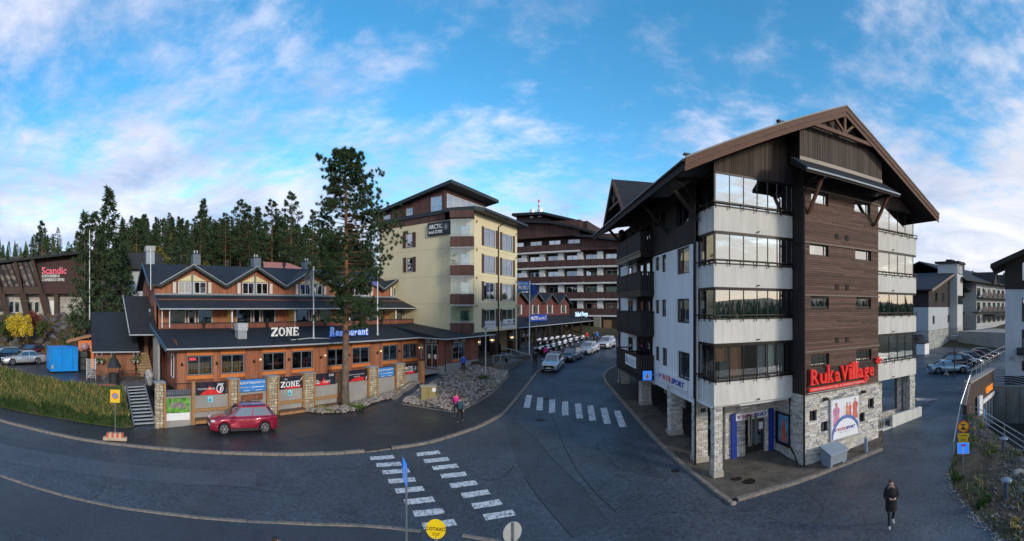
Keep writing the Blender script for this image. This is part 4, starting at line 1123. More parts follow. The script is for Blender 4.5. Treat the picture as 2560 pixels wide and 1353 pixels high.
def build_rs():
 r = random.Random(5)
 def mk(n,f,mat,parent=rs,off=RO,**k):m = MB(off);f(m);return m.build(n,mat,parent,**k)
 F1 = Face(RS,(0,31.8),(1,0))
 # street level wall: real openings, boards, orange panels over and under each window
 us =[(468,531),(553,611),(657,712),(729.5,781),(819,865),(881,923.5),(957,993),(1008,1042)]
 wz0,wz1 = 3.52,5.0
 ws =[(F1.su(a),F1.su(b),wz0,wz1)for a,b in us]
 s0,s1 = 7.3,31.6
 mk('wall',lambda m:(F1.holes(m,s0,s1,2.4,5.7,ws,-.02,.2),m.quad((s0,38,2.4),(s0,31.82,2.4),(s0,31.82,6.2),(s0,38,6.2))),red_solid)
 solid =[(a-.06,b+.06,2.4,5.7)for a,b,c,d in ws]
 xs =[s0]+[q for w in solid for q in w[:2]]+[s1]
 def f(m):
  for k in range(0,len(xs),2):F1.boards(m,xs[k],xs[k+1],2.5,5.6,.15,.03,r=r)
 mk('siding',f,brick_w,kind='stuff')
 Lw = Face(RS,(s0,38),(0,-1))
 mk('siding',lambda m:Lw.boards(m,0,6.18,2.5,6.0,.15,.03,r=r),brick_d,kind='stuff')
 Lw.window(rs,(4.3,5.3,3.2,5.0),frame_w,glass_mid,inset=-.05,dz=RO,back=room_m)
 warm = pm('lit interior',(.16,.10,.05),.9,.5,2,emit=(1.0,.55,.22),estr=.05)
 wood_in = pm('timber wall inside',(.26,.16,.07),.8,.3,2,stretch=(6,6,.5))
 for k,q in enumerate(ws):
  w = F1.window(rs,q,frame_g,glass_clear if k in(0,1)else glass('tinted pane',(.55,.6,.6),.12),n=(.47,),fw=.075,inset=.06,dz=RO)
  mk('room',lambda m:(F1.box(m,q[0]-.1,q[1]+.1,3.3,5.3,-2.2,-2.1),F1.box(m,q[0]-.3,q[1]+.3,3.15,3.3,-2.2,-.3),F1.box(m,q[0]-.3,q[1]+.3,5.2,5.3,-2.2,-.3)),room_m,w)
  if k<2:
   def g(m):
    for t in range(9):x = q[0]+(q[1]-q[0])*(t+.1)/9;F1.box(m,x,x+(q[1]-q[0])/9*.8,3.55,4.35,-.8,-.74)
   mk('timber_screen',g,wood_in,w)
  mk('panel',lambda m:F1.box(m,q[0]-.05,q[1]+.05,wz1+.03,5.44,.0,.05),orange_p)
  mk('panel',lambda m:F1.box(m,q[0]-.05,q[1]+.05,3.22,wz0-.03,.0,.05),orange_p)
  # lamps between the windows
 for u in(454,541,634,721,801,872,942,997):
  a = F1.su(u);mk('wall_lamp',lambda m:(F1.box(m,a-.05,a+.05,4.25,4.5,.03,.12),m.prism([F1.p(a-.13,4.38,.06),F1.p(a+.13,4.38,.06),F1.p(a,4.28,.06)],tuple(F1.p(0,0,.14)-F1.p(0,0,0)))),black_p)
 for u in(650,812,951,1047):a = F1.su(u);mk('lamp_globe',lambda m:m.blob(F1.p(a,4.5,.1),.055,1,2,jig)if False else m.blob(F1.p(a,4.5,.1),.055,1,2,(1,1,1),0),pm('lamp globe',(.8,.7,.5),.4,.02,emit=(1,.75,.4),estr=1.5))
 # neon OPEN in the first window
 a = F1.su(474);mk('neon_sign',lambda m:F1.text(m,'OPEN',a,4.62,F1.su(490)-a,.2,-.15,.02),pm('red neon',(.6,.05,.05),.4,emit=(1,.06,.08),estr=1.6))
 # lower roof
 e0,e1 =(31.1,5.64),(36.5,6.79);rl,rr_ = 6.3,38.5
 sl =(e1[1]-e0[1])/(e1[0]-e0[0])
 mk('lower_roof',lambda m:m.add([(rl,e0[0],e0[1]),(rr_,e0[0],e0[1]),(rr_,e1[0],e1[1]),(rl,e1[0],e1[1]),(rl,e0[0],e0[1]-.16),(rr_,e0[0],e0[1]-.16),(rr_,e1[0],e1[1]-.16),(rl,e1[0],e1[1]-.16)],[(0,1,2,3),(7,6,5,4),(4,5,1,0),(5,6,2,1),(7,4,0,3)]),roof_blue)
 mk('gutter',lambda m:m.tube([(rl,31.05,5.58),(31.2,31.05,5.58)],.065,8),trim_l)
 mk('bargeboard',lambda m:m.bar((rl-.03,31.0,5.57),(rl-.03,38.2,7.1),.08,.3),pm('blue grey fascia',(.06,.13,.2),.5,.1))
 mk('soffit',lambda m:m.box(rl+.1,31.5,31.15,31.76,5.42,5.47),wood_solid)
 # first floor gallery
 F2 = Face(RS,(0,36.5),(1,0));F3 = Face(RS,(0,38),(1,0))
 gal = mk('gallery_parapet',lambda m:F2.box(m,7.0,37.2,6.7,7.24,-.12,-.03),red_solid)
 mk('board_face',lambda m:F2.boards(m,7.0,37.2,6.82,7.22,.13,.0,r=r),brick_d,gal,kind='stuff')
 mk('handrail',lambda m:F2.box(m,6.95,37.3,7.24,7.31,-.2,.06),fascia_g,gal)
 mk('gallery_floor',lambda m:m.box(7,37.2,36.55,38,6.6,6.7),conc_m)
 hs =[]
 for k in range(5):
  b = 7.05+6.37*k
  hs+=[(b+.95,b+2.5,6.95,8.72),(b+2.68,b+3.42,6.75,8.72),(b+3.6,b+5.0,6.95,8.72)]
 mk('gallery_wall',lambda m:F3.holes(m,7.0,38.6,6.6,9.4,hs,-.02,.15),red_solid)
 def f(m):
  for k in range(5):
   b = 7.05+6.37*k;F3.boards(m,b,b+.9,6.7,9.2,.14,.02,r=r);F3.boards(m,b+5.05,b+6.37,6.7,9.2,.14,.02,r=r)
 mk('siding',f,brick_w,kind='stuff')
 for k,q in enumerate(hs):
  F3.window(rs,q,frame_w if k%3==1 else trim_l,glass_mid,inset=.05,fw=.09,dz=RO,curtain=('part',curtain_g),back=room_m)
 for k in range(1,5):
  b = 7.05+6.37*k;mk('partition',lambda m:m.box(b-.03,b+.03,36.6,38,6.72,8.6),yellow_p);mk('post',lambda m:m.box(b-.07,b+.05,36.5,36.6,6.72,8.6),white_p)
 for s_ in(7.05,7.7):mk('drain_pipe',lambda m:m.tube([(s_,36.4,6.9),(s_,36.4,8.6)],.045,6),white_p)
 for u in(509,668,811,954):
  a = F2.su(u,.4);mk('flue',lambda m:m.lathe((a,36.0,6.68),[(.10,0),(.10,.55),(.17,.58),(.17,.85),(.10,.88),(.10,1.0)],10),black_p)
  # gallery roof
 mk('gallery_roof',lambda m:m.add([(6.75,36.0,8.55),(37.8,36.0,8.55),(38.6,39.4,9.83),(6.9,39.4,9.83)]+[(6.75,36.0,8.43),(37.8,36.0,8.43),(38.6,39.4,9.71),(6.9,39.4,9.71)],[(0,1,2,3),(7,6,5,4),(4,5,1,0),(5,6,2,1),(7,4,0,3)]),roof_blue)
 mk('gutter',lambda m:m.tube([(6.75,35.95,8.5),(37.85,35.95,8.5)],.06,8),trim_l)
 mk('flashing',lambda m:m.box(6.95,38.6,39.25,39.38,9.75,9.93),pm('grey flashing',(.2,.23,.25),.5))
 mk('edge_trim',lambda m:m.bar((37.85,35.98,8.55),(38.65,39.4,9.85),.1,.22),trim_l)
 mk('edge_trim',lambda m:m.bar((6.72,35.98,8.55),(6.85,39.4,9.85),.06,.18),pm('blue grey fascia',(.06,.13,.2),.5))
 for k in range(16):mk('snow_guard',lambda m:m.box(8.2+k*1.9,8.26+k*1.9,38.6,38.72,9.54,9.66),fascia_g)
 # upper wall with dormers
 F4 = Face(RS,(0,39.4),(1,0));pk =[10.49+6.37*k for k in range(5)];hw = 3.185;zv,zp = 10.74,12.58
 wl_,wr = 6.9,pk[-1]+3.1
 def top(s):
  b = min(pk,key=lambda q:abs(q-s));return max(zv-.2,zp-.25-abs(s-b)*(zp-zv)/hw)
 mk('upper_wall',lambda m:F4.poly(m,[(wl_,9.7),(wr,9.7)]+[(x,top(x))for x in sorted({wr,wl_,*pk,*[p+hw for p in pk[:-1]],pk[0]-hw},reverse=True)],-.3,-.04),red_solid)
 def f(m):
  for p in pk:
   F4.boards(m,p-hw,p-1.62,9.9,top,.15,.0,r=r);F4.boards(m,p+1.62,min(p+hw,wr),9.9,top,.15,.0,r=r)
   F4.boards(m,p-1.62,p+1.62,lambda s,p=p:11.08+(1.4-min(1.4,abs(s-p)))*.5,top,.15,.0,r=r)
  F4.boards(m,wl_,pk[0]-hw,9.9,zv-.2,.15,.0,r=r)
 mk('siding',f,brick_w,kind='stuff')
 for p in pk:
  for a,b in((p-1.36,p-.1),(p+.1,p+1.36)):
   F4.window(rs,(a,b,9.92,11.04),frame_w,glass_mid,n=(.5,),fw=.07,inset=-.06,dz=RO,curtain=('part',curtain_w),back=room_m)
   pts =[(a,11.1),(b,11.1),(b,11.72)]if a<p-.5 else[(a,11.1),(b,11.1),(a,11.72)]
   mk('gable_light',lambda m:F4.poly(m,pts,.0,.05),pm('pale yellow board',(.66,.60,.34),.6))
  mk('mullion',lambda m:F4.box(m,p-.08,p+.08,9.9,11.85,.0,.09),frame_g)
  for a in(p-1.92,p+1.5):
   sh = mk('shutter',lambda m:F4.box(m,a,a+.42,9.86,11.05,.02,.07),red_solid);mk('panel',lambda m:F4.box(m,a+.05,a+.37,9.96,11.0,.07,.09),cream_sh,sh)
   # main roof, folded over the dormers
 yf,yr,zr = 38.9,43.0,12.96;yb_ = 42.3
 def f(m):
  L0 = 6.3;R1 = wr+.45
  def V(s,y,z):return(s,y,z)
  prev = None
  for k,p in enumerate(pk):
   vl =(p-hw,yf,zv);vr =(min(p+hw,R1),yf,zv);P0 =(p,yf,zp);B =(p,yb_,zp)
   m.add([vl,P0,B],[(0,1,2)]);m.add([P0,vr,B],[(0,1,2)])
   if k:q = pk[k-1];m.add([(q,yr,zr),(q,yb_,zp),(q+hw,yf,zv),B,(p,yr,zr)],[(0,1,2,3,4)])
  p = pk[0];m.add([(L0,yr,zr),(L0,yf,zv),(p-hw,yf,zv),(p,yb_,zp),(p,yr,zr)],[(0,1,2,3,4)])
  p = pk[-1];m.add([(p,yr,zr),(p,yb_,zp),(R1,yf,zv),(R1,yr,zr)],[(0,1,2,3)])
  m.add([(L0,yr,zr),(R1,yr,zr),(R1,47.4,10.4),(L0,47.4,10.4)],[(0,1,2,3)])
 mk('main_roof',f,roof_blue)
 for p in pk:
  for sg in(-1,1):
   mk('bargeboard',lambda m:m.bar((p,yf-.04,zp-.12),(p+sg*hw,yf-.04,zv-.12),.1,.27),fascia_g)
   mk('edge_trim',lambda m:m.bar((p,yf-.06,zp+.03),(p+sg*hw,yf-.06,zv+.03),.08,.05),alu_m)
 mk('bargeboard',lambda m:m.bar((6.3,yf,zv-.1),(7.35,yf,zv-.1),.08,.2),fascia_g)
 for yy,zz_ in(((38.9,43.0),(10.7,12.93)),((43,47.4),(12.93,10.4))):
  mk('bargeboard',lambda m:m.bar((6.28,yy[0],zz_[0]),(6.28,yy[1],zz_[1]),.08,.28),pm('blue grey fascia',(.06,.13,.2),.5))
  # left end wall
 Ew = Face(RS,(6.9,46.6),(0,-1))
 ew =[(0,2.6),(7.2,2.6),(7.2,10.75),(3.6,12.7),(0,10.75)]
 mk('end_wall',lambda m:Ew.poly(m,ew,-.2,0),pm('red render',(.23,.10,.075),.85,.1,1))
 mk('siding',lambda m:Ew.boards(m,2.6,5.0,8.3,lambda s:10.7+min(s,7.2-s)*.54,.16,.03,r=r),brick_d,kind='stuff')
 mk('back_wall',lambda m:m.box(6.9,wr,46.4,46.6,2.6,10.7),red_solid)
 for s_,w_,zt,cap in((6.75,.85,14.3,True),(11.6,.8,14.15,False),(18.35,.85,14.0,False),(24.7,.8,13.9,False)):
  ch = mk('chimney',lambda m:m.box(s_,s_+w_,43.2,44.1,12.2,zt),pm('slate sheet',(.12,.16,.20),.45,.1)if not cap else pm('ribbed steel',(.25,.30,.34),.4,.12,8,metal=.4,stretch=(8,8,.3)))
  if cap:mk('cap',lambda m:m.box(s_-.06,s_+w_+.06,43.1,44.2,zt,zt+.5),pm('bright steel',(.34,.36,.38),.4,.1),ch)
  else:
   mk('cap',lambda m:m.box(s_-.08,s_+w_+.08,43.1,44.2,zt,zt+.06),fascia_g,ch)
   for q in(.25,.55):mk('flue',lambda m:m.tube([(s_+q,43.6,zt+.05),(s_+q,43.6,zt+.38)],.08,8),trim_l,ch)
 for s_ in(7.9,14.9,21.6):mk('vent_pipe',lambda m:m.lathe((s_+.6,43.6,12.6),[(.13,0),(.13,.7),(.2,.72),(.2,1.0),(.05,1.08)],10),fascia_g)
 mk('aerial_pole',lambda m:m.tube([(6.45,38.7,10.2),(6.45,38.7,13.9)],.035,6),white_p)
 # vertical box sign on the end wall
 mk('box_sign',lambda m:Ew.box(m,6.2,7.1,7.4,8.75,.05,.35),black_p)
 mk('sign_print',lambda m:(Ew.box(m,6.3,7.0,7.55,8.05,.351,.36),Ew.box(m,6.3,7.0,8.2,8.5,.351,.36)),white_p)
 # roof sign ZONE and cursive Restaurant
 yz = 32.2;Fz = Face(RS,(0,yz),(1,0))
 zs = thing('roof_sign','white slab serif letters ZONE on a frame on the dark restaurant roof','sign',RS.w(Fz.su(712),yz,5.87),RS.rz)
 off =(Fz.su(712),yz,5.87);a,b = Fz.su(678),Fz.su(747)
 cw =(b-a)/(4+.16*3)
 for i,ch in enumerate('ZONE'):
  m = MB(off);serif_word(m,ch,Fz.p(a+cw*1.16*i,6.27,0),Fz.p(1,0)-Fz.p(0,0),(0,0,1),cw,.72,.14);m.build('letter',white_p,zs)
 m = MB(off);Fz.box(m,a,b,6.22,6.26,-.12,-.08)
 for t in(.1,.42,.58,.92):x = a+(b-a)*t;m.bar(Fz.p(x,5.86,.25),Fz.p(x,6.9,-.1),.04);m.bar(Fz.p(x,5.9,-.1),Fz.p(x,6.9,-.1),.04);m.bar(Fz.p(x,5.86,.25),Fz.p(x,5.93,-.1),.04)
 m.build('frame',black_p,zs)
 yz = 32.4;Fz2 = Face(RS,(0,yz),(1,0));a,b = Fz2.su(824),Fz2.su(920)
 zs = thing('roof_sign','handwritten blue and white Restaurant lettering on the dark restaurant roof behind the tall pine','sign',RS.w(a,yz,5.9),RS.rz)
 off =(a,yz,5.9);neon = pm('sign blue',(.03,.16,.62),.4,emit=(.04,.25,1),estr=.35)
 adv = a;wd = dict(R=1.15,e=.8,s=.7,t=.7,a=.85,u=.85,r=.75,n=.85);tot = sum(wd[c]for c in 'Restaurant');sc_ =(b-a)/tot
 for i,c in enumerate('Restaurant'):
  w = wd[c]*sc_;h = .82 if c=='R' else(.66 if c=='t' else.46);zb = 6.06+.03*math.sin(i*1.9)
  m = MB(off);Fz2.text(m,c,adv+w*.04,zb-.02,w*.94,h+.04,.0,.08,bold=.06,shear=.12);L_ = m.build('letter',neon,zs)
  m = MB(off);Fz2.text(m,c,adv+w*.10,zb+.02,w*.80,h-.04,.05,.05,bold=.012,shear=.12);m.build('face',white_p,L_)
  adv+=w
 m = MB(off);Fz2.box(m,a,b,6.0,6.03,-.08,-.05)
 for t in(.1,.4,.62,.9):x = a+(b-a)*t;m.bar(Fz2.p(x,5.9,-.06),Fz2.p(x,6.5,-.06),.04);m.bar(Fz2.p(x,5.86,.3),Fz2.p(x,6.4,-.06),.03)
 m.build('frame',black_p,zs)
 # steel roof vent
 vb = thing('roof_vent','square grey sheet metal ventilation box standing on the lower restaurant roof','vent',RS.w(F1.su(603,-1.6),33.4,6.05),RS.rz);off =(F1.su(603,-1.6),33.4,6.05);x = off[0]
 mk('shaft',lambda m:m.box(x-.38,x+.38,33.1,33.8,5.95,6.75),pm('grey sheet',(.30,.33,.36),.45,.08),vb,off);mk('hood',lambda m:m.box(x-.44,x+.44,33.04,33.86,6.75,7.35),trim_l,vb,off)
 # flagpoles on the roof
 def pole(u,D,zb,zt,label,flag,name='flagpole'):
  s_ = F1.su(u,31.8-D);p = thing(name,label,'flagpole',RS.w(s_,D,zb),RS.rz);off =(s_,D,zb)
  mk('pole',lambda m:m.tube([(s_,D,zb-.1),(s_,D,zt)],[.065,.045],10),white_p,p,off);mk('base',lambda m:m.lathe((s_,D,zb-.05),[(.14,0),(.14,.1),(.08,.25)],10),alu_m,p,off)
  mk('finial',lambda m:m.blob((s_,D,zt+.06),.07,1,2,(1,1,1),0),white_p,p,off)
  return s_,p,off
 def flag(mast,off,s_,D,zt,L,H,mat,sg,droop=.3,ph=0.0):
  m = MB(off);n,k = 12,6;vs =[]
  for j in range(k):
   for i in range(n):
    t = i/(n-1);vs.append((s_+sg*t*L*(.9-.1*math.sin(t*3)),D+.16*math.sin(t*7+ph+j*.3)*t,zt-H*j/(k-1)-droop*t*t-.05*math.sin(t*8+ph)))
  m.add(vs,[(j*n+i,j*n+i+1,(j+1)*n+i+1,(j+1)*n+i)for j in range(k-1)for i in range(n-1)]);return m.build('flag',mat,mast,True)
 s_,p,off = pole(784,32.5,5.95,12.1,'white flagpole with a drooping black and white flag on the restaurant roof',None)
 flag(p,off,s_-.07,32.5,11.75,.85,.75,pm('dark grey flag',(.06,.06,.065),.8,.6,1.6,var2=(.6,.6,.62)),-1,.5,1)
 s_,p,off = pole(944,32.6,5.96,11.6,'white flagpole with a violet blue flag on the restaurant roof right of the pine',None)
 flag(p,off,s_-.07,32.6,11.35,1.5,.7,pm('violet flag',(.07,.08,.42),.8,.3,2,var2=(.2,.24,.6)),-1,-.5,2)
 mk('cable',lambda m:m.tube([F1.p(F1.su(735),5.9,-.5),F1.p(F1.su(784),6.0,-.6),F1.p(F1.su(832),5.9,-.5)],.03,6),white_p)
 # entrance block ------------------------------------------------------------------------------
 Df = Face(RS,(31.6,31.8),(0,-1));Gf = Face(RS,(31.6,28.4),(1,0));ex1 = 37.0
 dr =(.75,2.55,2.55,4.95)
 gw = Gf.rect(1132,860,1162,895);gw =(gw[0],gw[1],3.4,5.0)
 mk('entrance_wall',lambda m:(Df.holes(m,0,3.4,2.3,5.7,[dr,(.12,.5,3.4,4.9)],0,.2),Gf.holes(m,0,ex1-31.6,2.3,5.7,[gw],0,.2),m.quad((ex1,28.4,2.3),(ex1,36,2.3),(ex1,36,5.7),(ex1,28.4,5.7))),red_solid)
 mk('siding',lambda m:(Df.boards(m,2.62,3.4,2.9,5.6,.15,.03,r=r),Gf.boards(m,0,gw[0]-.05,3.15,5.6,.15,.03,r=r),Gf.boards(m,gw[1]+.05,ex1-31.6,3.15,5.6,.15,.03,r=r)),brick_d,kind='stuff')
 mk('plinth',lambda m:(Gf.box(m,-.03,ex1-31.6,1.9,3.1,.0,.06),Df.box(m,2.6,3.43,1.9,2.9,.0,.06)),conc_m)
 Df.window(rs,dr,alu_m,glass_mid,n=(.5,),fw=.1,inset=.08,dz=RO,name='door',back=room_m)
 Df.window(rs,(.12,.5,3.4,4.9),frame_w,glass_mid,inset=.05,dz=RO,back=room_m)
 Gf.window(rs,gw,frame_g,glass_mid,n=(.5,),inset=.06,dz=RO,back=room_m)
 mk('panel',lambda m:Gf.box(m,gw[0]-.05,gw[1]+.05,3.2,3.38,.0,.05),orange_p)
 mk('entrance_roof',lambda m:m.add([(31.0,31.2,5.66),(31.0,27.6,5.66),(38.9,27.6,5.70),(38.9,36,6.7),(31.0,36,6.7)]+[(31.0,31.2,5.5),(31.0,27.6,5.5),(38.9,27.6,5.54),(38.9,36,6.54),(31.0,36,6.54)],[(0,1,2,3,4),(5,6,1,0),(6,7,2,1),(9,8,7,6,5)]),roof_blue)
 mk('gutter',lambda m:m.tube([(31.0,31.1,5.56),(31.0,27.55,5.58),(38.9,27.55,5.62)],.06,8),trim_l)
 mk('drain_pipe',lambda m:m.tube([(31.6,28.25,2.4),(31.6,28.25,4.9),(31.2,27.7,5.5)],.05,6),fascia_g)
 for fc,q in((Df,(.75,2.6)),(Gf,(gw[0]-.15,gw[1]+.1))):
  mk('opening_sign',lambda m:fc.box(m,q[0],q[1],5.02,5.52,.05,.12),black_p)
  mk('lettering',lambda m:(fc.text(m,'OPEN',q[0]+.12,5.22,(q[1]-q[0])*.38,.22,.13,.01),fc.text(m,'9-05',q[0]+(q[1]-q[0])*.58,5.22,(q[1]-q[0])*.36,.22,.13,.01),fc.box(m,q[0]+.12,q[1]-.12,5.1,5.14,.125,.13)),white_p)
 for s_ in(1.1,1.95):mk('door_emblem',lambda m:m.prism([Df.p(s_-.16+.2,3.95,-.05),Df.p(s_+.36,3.95,-.05),Df.p(s_+.36,3.6,-.05),Df.p(s_+.2,3.42,-.05),Df.p(s_+.04,3.6,-.05)],tuple(Df.p(0,0,.01)-Df.p(0,0,0))),white_p)
 # little plant box on the roof by the yellow building
 bx = F1.su(1085,-4.5)
 mk('vent_house',lambda m:m.box(bx-1.2,bx+1.2,35.6,37.0,6.5,8.0),brick_d if False else red_solid);mk('vent_house_roof',lambda m:m.prism([(bx-1.5,35.2,8.0),(bx-1.5,37.1,8.45),(bx-1.5,37.1,8.55),(bx-1.5,35.2,8.12)],(3.1,0,0)),roof_blue)
 mk('louvre',lambda m:m.box(bx-.95,bx-.45,35.55,35.6,7.0,7.6),trim_l);mk('fan_box',lambda m:m.box(bx+.4,bx+1.2,35.1,35.6,6.9,7.75),trim_l)
build_rs()
# ---------------------------------------------------------------- terrace wall in front of the restaurant
def build_tw():
 r = random.Random(9)
 W = Face(RS,(0,28.8),(1,0));S = W.su
 o0 = S(391);root = thing('terrace_wall','grey concrete terrace wall with stone pillars timber posts and banners beside the pavement','wall',RS.w(o0,28.8,.5),RS.rz);off =(o0,28.8,.5)
 def mk(n,f,mat,parent=root,**k):m = MB(off);f(m);return m.build(n,mat,parent,**k)
 pil =[(391,408),(577,592),(670,691),(760,782),(922,939),(990,1006)]
 stone_p = pmi('fieldstone',[(.52,.43,.28),(.36,.30,.22),(.60,.54,.40),(.27,.22,.16),(.45,.34,.20)],.9,.25,6,.5,20)
 for a,b in pil:
  s0,s1 = S(a),S(b);s0 = min(s0,s1-.5);gz = Tz(RS.w(s0,28.8).xy)
  p = mk('stone_pillar',lambda m:m.box(s0+.03,s1-.03,28.65,29.25,gz-.3,3.58),stone_back)
  def f(m):
   z = gz-.05
   while z<3.5:
    h = r.uniform(.13,.24);x = s0
    while x<s1-.05:
     e = min(s1,x+r.uniform(.16,.34));e = s1 if s1-e<.1 else e
     m.blob(((x+e)/2,28.65,z+h/2),1,r.randrange(9999),1,((e-x)*.56,.07,h*.56),.14);x = e
    y = 28.62
    while y<29.2:m.blob((s0+.02,y+.15,z+h/2),1,r.randrange(9999),1,(.06,.17,h*.56),.14);y+=.3
    z+=h
  mk('fieldstones',f,stone_p,p,kind='stuff')
  mk('cap_slab',lambda m:m.box(s0-.12,s1+.12,28.5,29.35,3.58,3.66),conc_m,p)
  mk('post',lambda m:m.box(s1+.01,s1+.15,28.6,28.85,gz-.1,3.55),log_m,p)
  if a>500:mk('post',lambda m:m.box(s0-.17,s0-.02,28.6,28.85,gz-.1,3.55),log_m,p)
 for a,b in((478,485),(846,856),(1047,1057)):
  s0,s1 = S(a),S(b);gz = Tz(RS.w(s0,28.8).xy)
  mk('post',lambda m:m.box(s0,s1,28.55,28.9,gz-.1,3.62),log_m)
 pan =[(414,478),(485,572),(594,666),(693,757),(784,845),(857,918),(940,986),(1007,1046)]
 for k,(a,b)in enumerate(pan):
  s0,s1 = S(a)-.02,S(b)+.02;gz = Tz(RS.w((s0+s1)/2,28.8).xy)-.4
  mk('concrete_panel',lambda m:m.box(s0,s1,28.82,29.05,gz,2.6),conc_m)
  def rail(m):
   m.box(s0,s1,28.86,28.92,3.42,3.48);m.box(s0,s1,28.86,28.92,2.66,2.70)
  rl = mk('railing',rail,black_p)
  n = int((s1-s0)/.13)
  def bal(m):
   for i in range(n):x = s0+(s1-s0)*(i+.5)/n;m.box(x-.012,x+.012,28.875,28.905,2.7,3.42)
  mk('baluster',bal,black_p,rl,kind='stuff')
  if k in(1,3,4):
   mk('rail_beam',lambda m:m.box(s0,s1,28.66,28.8,1.52,1.72),log_m)
   seat = mk('bench_seat',lambda m:m.box(s0,s1,28.3,28.8,1.0,1.1),pm('wet bench timber',(.12,.065,.04),.5,.3,2,stretch=(.5,4,4)))
   mk('apron',lambda m:m.box(s0,s1,28.32,28.4,.78,.995),log_m,seat)
 mk('terrace_floor',lambda m:m.box(5.6,31.5,29.06,31.8,2.2,2.5),conc_m)
 # banners hang on the railings: things of their own
 navy = pm('banner navy',(.012,.013,.03),.55,.3,2);bred = pm('banner red',(.60,.02,.02),.55,.25,3);bblue = pm('banner blue',(.035,.22,.60),.55,.12,1.5)
 def banner(a,b,z0,z1,label,base,fill,grp='banners along the terrace railing'):
  s0,s1 = S(a),S(b);t = thing('banner',label,'banner',RS.w(s0,28.74,z0),RS.rz,grp);off =(s0,28.74,z0)
  B = Face(RS,(s0,28.76),(1,0));m = MB(off);n = 16;vs =[]
  for j in(0,1,2,3):
   for i in range(n+1):
    x =(s1-s0)*i/n;vs.append(B.p(x,z0+(z1-z0)*j/3,.02*math.sin(i*1.3+j)))
  m.add(vs,[(j*(n+1)+i,j*(n+1)+i+1,(j+1)*(n+1)+i+1,(j+1)*(n+1)+i)for j in range(3)for i in range(n)]);m.build('cloth',base,t)
  def pr(nm,f,mat):m = MB(off);f(m,B,s1-s0);m.build(nm,mat,t)
  fill(pr,s1-s0,z0,z1-z0);return t
 O = .045
 def tri(m,B,W_,z0,H,pts,o=O):B.poly(m,[(x*W_,z0+y*H)for x,y in pts],o,o+.004)
 def fan(base=.1,pts=((.1,.02),(.9,.02),(.8,.3),(.55,.42),(.42,.75),(.36,.4),(.2,.22))):
  def f(pr,W_,z0,H):pr('red_glow',lambda m,B,w:tri(m,B,W_,z0,H,pts),bred)
  return f
 def b1(pr,W_,z0,H):
  fan()(pr,W_,z0,H)
  pr('lettering',lambda m,B,w:B.text(m,'YOU HAVE ARRIVED',W_*.03,z0+H*.42,W_*.6,H*.13,O+.006,.006),white_p)
  def ring(m,B,w):
   n = 18;c =(W_*.80,z0+H*.45)
   for k in range(n):
    a0,a1 = 6.2832*k/n,6.2832*(k+1)/n;q =[(c[0]+q_*math.cos(a)*.26,c[1]+q_*math.sin(a)*.30)for q_,a in((1,a0),(1,a1),(.78,a1),(.78,a0))];m.poly([B.p(x,z,O+.008)for x,z in q])
   B.text(m,'ZONE',W_*.72,z0+H*.74,W_*.2,H*.14,O+.006,.006,bold=.02)
   B.poly(m,[(c[0]-.02,c[1]-.2),(c[0]+.08,c[1]-.18),(c[0]+.14,c[1]+.14),(c[0]+.02,c[1]+.1)],O+.008,O+.01)
  pr('emblem',ring,white_p)
 banner(491,563,2.62,3.5,'dark banner with red rays and YOU HAVE ARRIVED, left of the red car bay',navy,b1)
 def b2(pr,W_,z0,H):
  pr('lettering',lambda m,B,w:(B.text(m,'HELIKOPTERILENNÄTYS',W_*.03,z0+H*.64,W_*.94,H*.24,O,.006,bold=.01),B.text(m,'PohjoisenLento',W_*.08,z0+H*.30,W_*.4,H*.14,O,.006,shear=.2),B.box(m,W_*.55,W_*.93,z0+H*.34,z0+H*.40,O,O+.005),B.poly(m,[(W_*.5,z0+H*.2),(W_*.515,z0+H*.2),(W_*.545,z0+H*.5),(W_*.53,z0+H*.5)],O,O+.005),B.box(m,W_*.2,W_*.42,z0+H*.08,z0+H*.12,O,O+.005),B.box(m,W_*.62,W_*.85,z0+H*.08,z0+H*.12,O,O+.005)),pm('banner white',(.72,.78,.84),.6))
  pr('backing',lambda m,B,w:B.box(m,-.05,W_+.05,z0-.04,z0+H+.04,-.06,-.045),black_p)
 banner(594,664,2.64,3.5,'blue helicopter flight banner above the rusty steel plate',bblue,b2)
 banner(943,984,2.64,3.45,'blue helicopter flight banner right of the pine between two stone pillars',bblue,b2)
 def b3(pr,W_,z0,H):
  fan(pts=((.25,.02),(.8,.02),(.95,.2),(.6,.22),(.3,.14)))(pr,W_,z0,H)
  pr('letter',lambda m,B,w:serif_word(m,'ZONE',B.p(W_*.1,z0+H*.16,O+.01),B.p(1,0)-B.p(0,0),(0,0,1),W_*.76,H*.46,.008,.12),white_p)
  pr('lettering',lambda m,B,w:(B.text(m,'En',W_*.26,z0+H*.74,W_*.1,H*.14,O+.01,.006),B.poly(m,[(W_*.86,z0+H*.6),(W_*.9,z0+H*.62),(W_*.99,z0+H*.94),(W_*.97,z0+H*.94)],O,O+.006)),white_p)
 banner(694,757,2.58,3.5,'dark banner with large white ZONE over red flames',navy,b3)
 def b4(pr,W_,z0,H):
  fan(pts=((.0,.02),(.75,.02),(.6,.3),(.45,.5),(.42,.72),(.35,.4),(.15,.2)))(pr,W_,z0,H)
  pr('lettering',lambda m,B,w:(B.text(m,'10,50€',W_*.38,z0+H*.16,W_*.36,H*.26,O+.008,.006,shear=.1),B.text(m,'ZONE',W_*.66,z0+H*.72,W_*.24,H*.18,O+.008,.006),B.box(m,.02,W_*.18,z0+H*.42,z0+H*.47,O,O+.006),B.box(m,.02,W_*.25,z0+H*.30,z0+H*.35,O,O+.006),B.box(m,.02,W_*.23,z0+H*.18,z0+H*.23,O,O+.006)),white_p)
 banner(785,838,2.58,3.5,'dark banner with the price 10,50 in white over red flames',navy,b4)
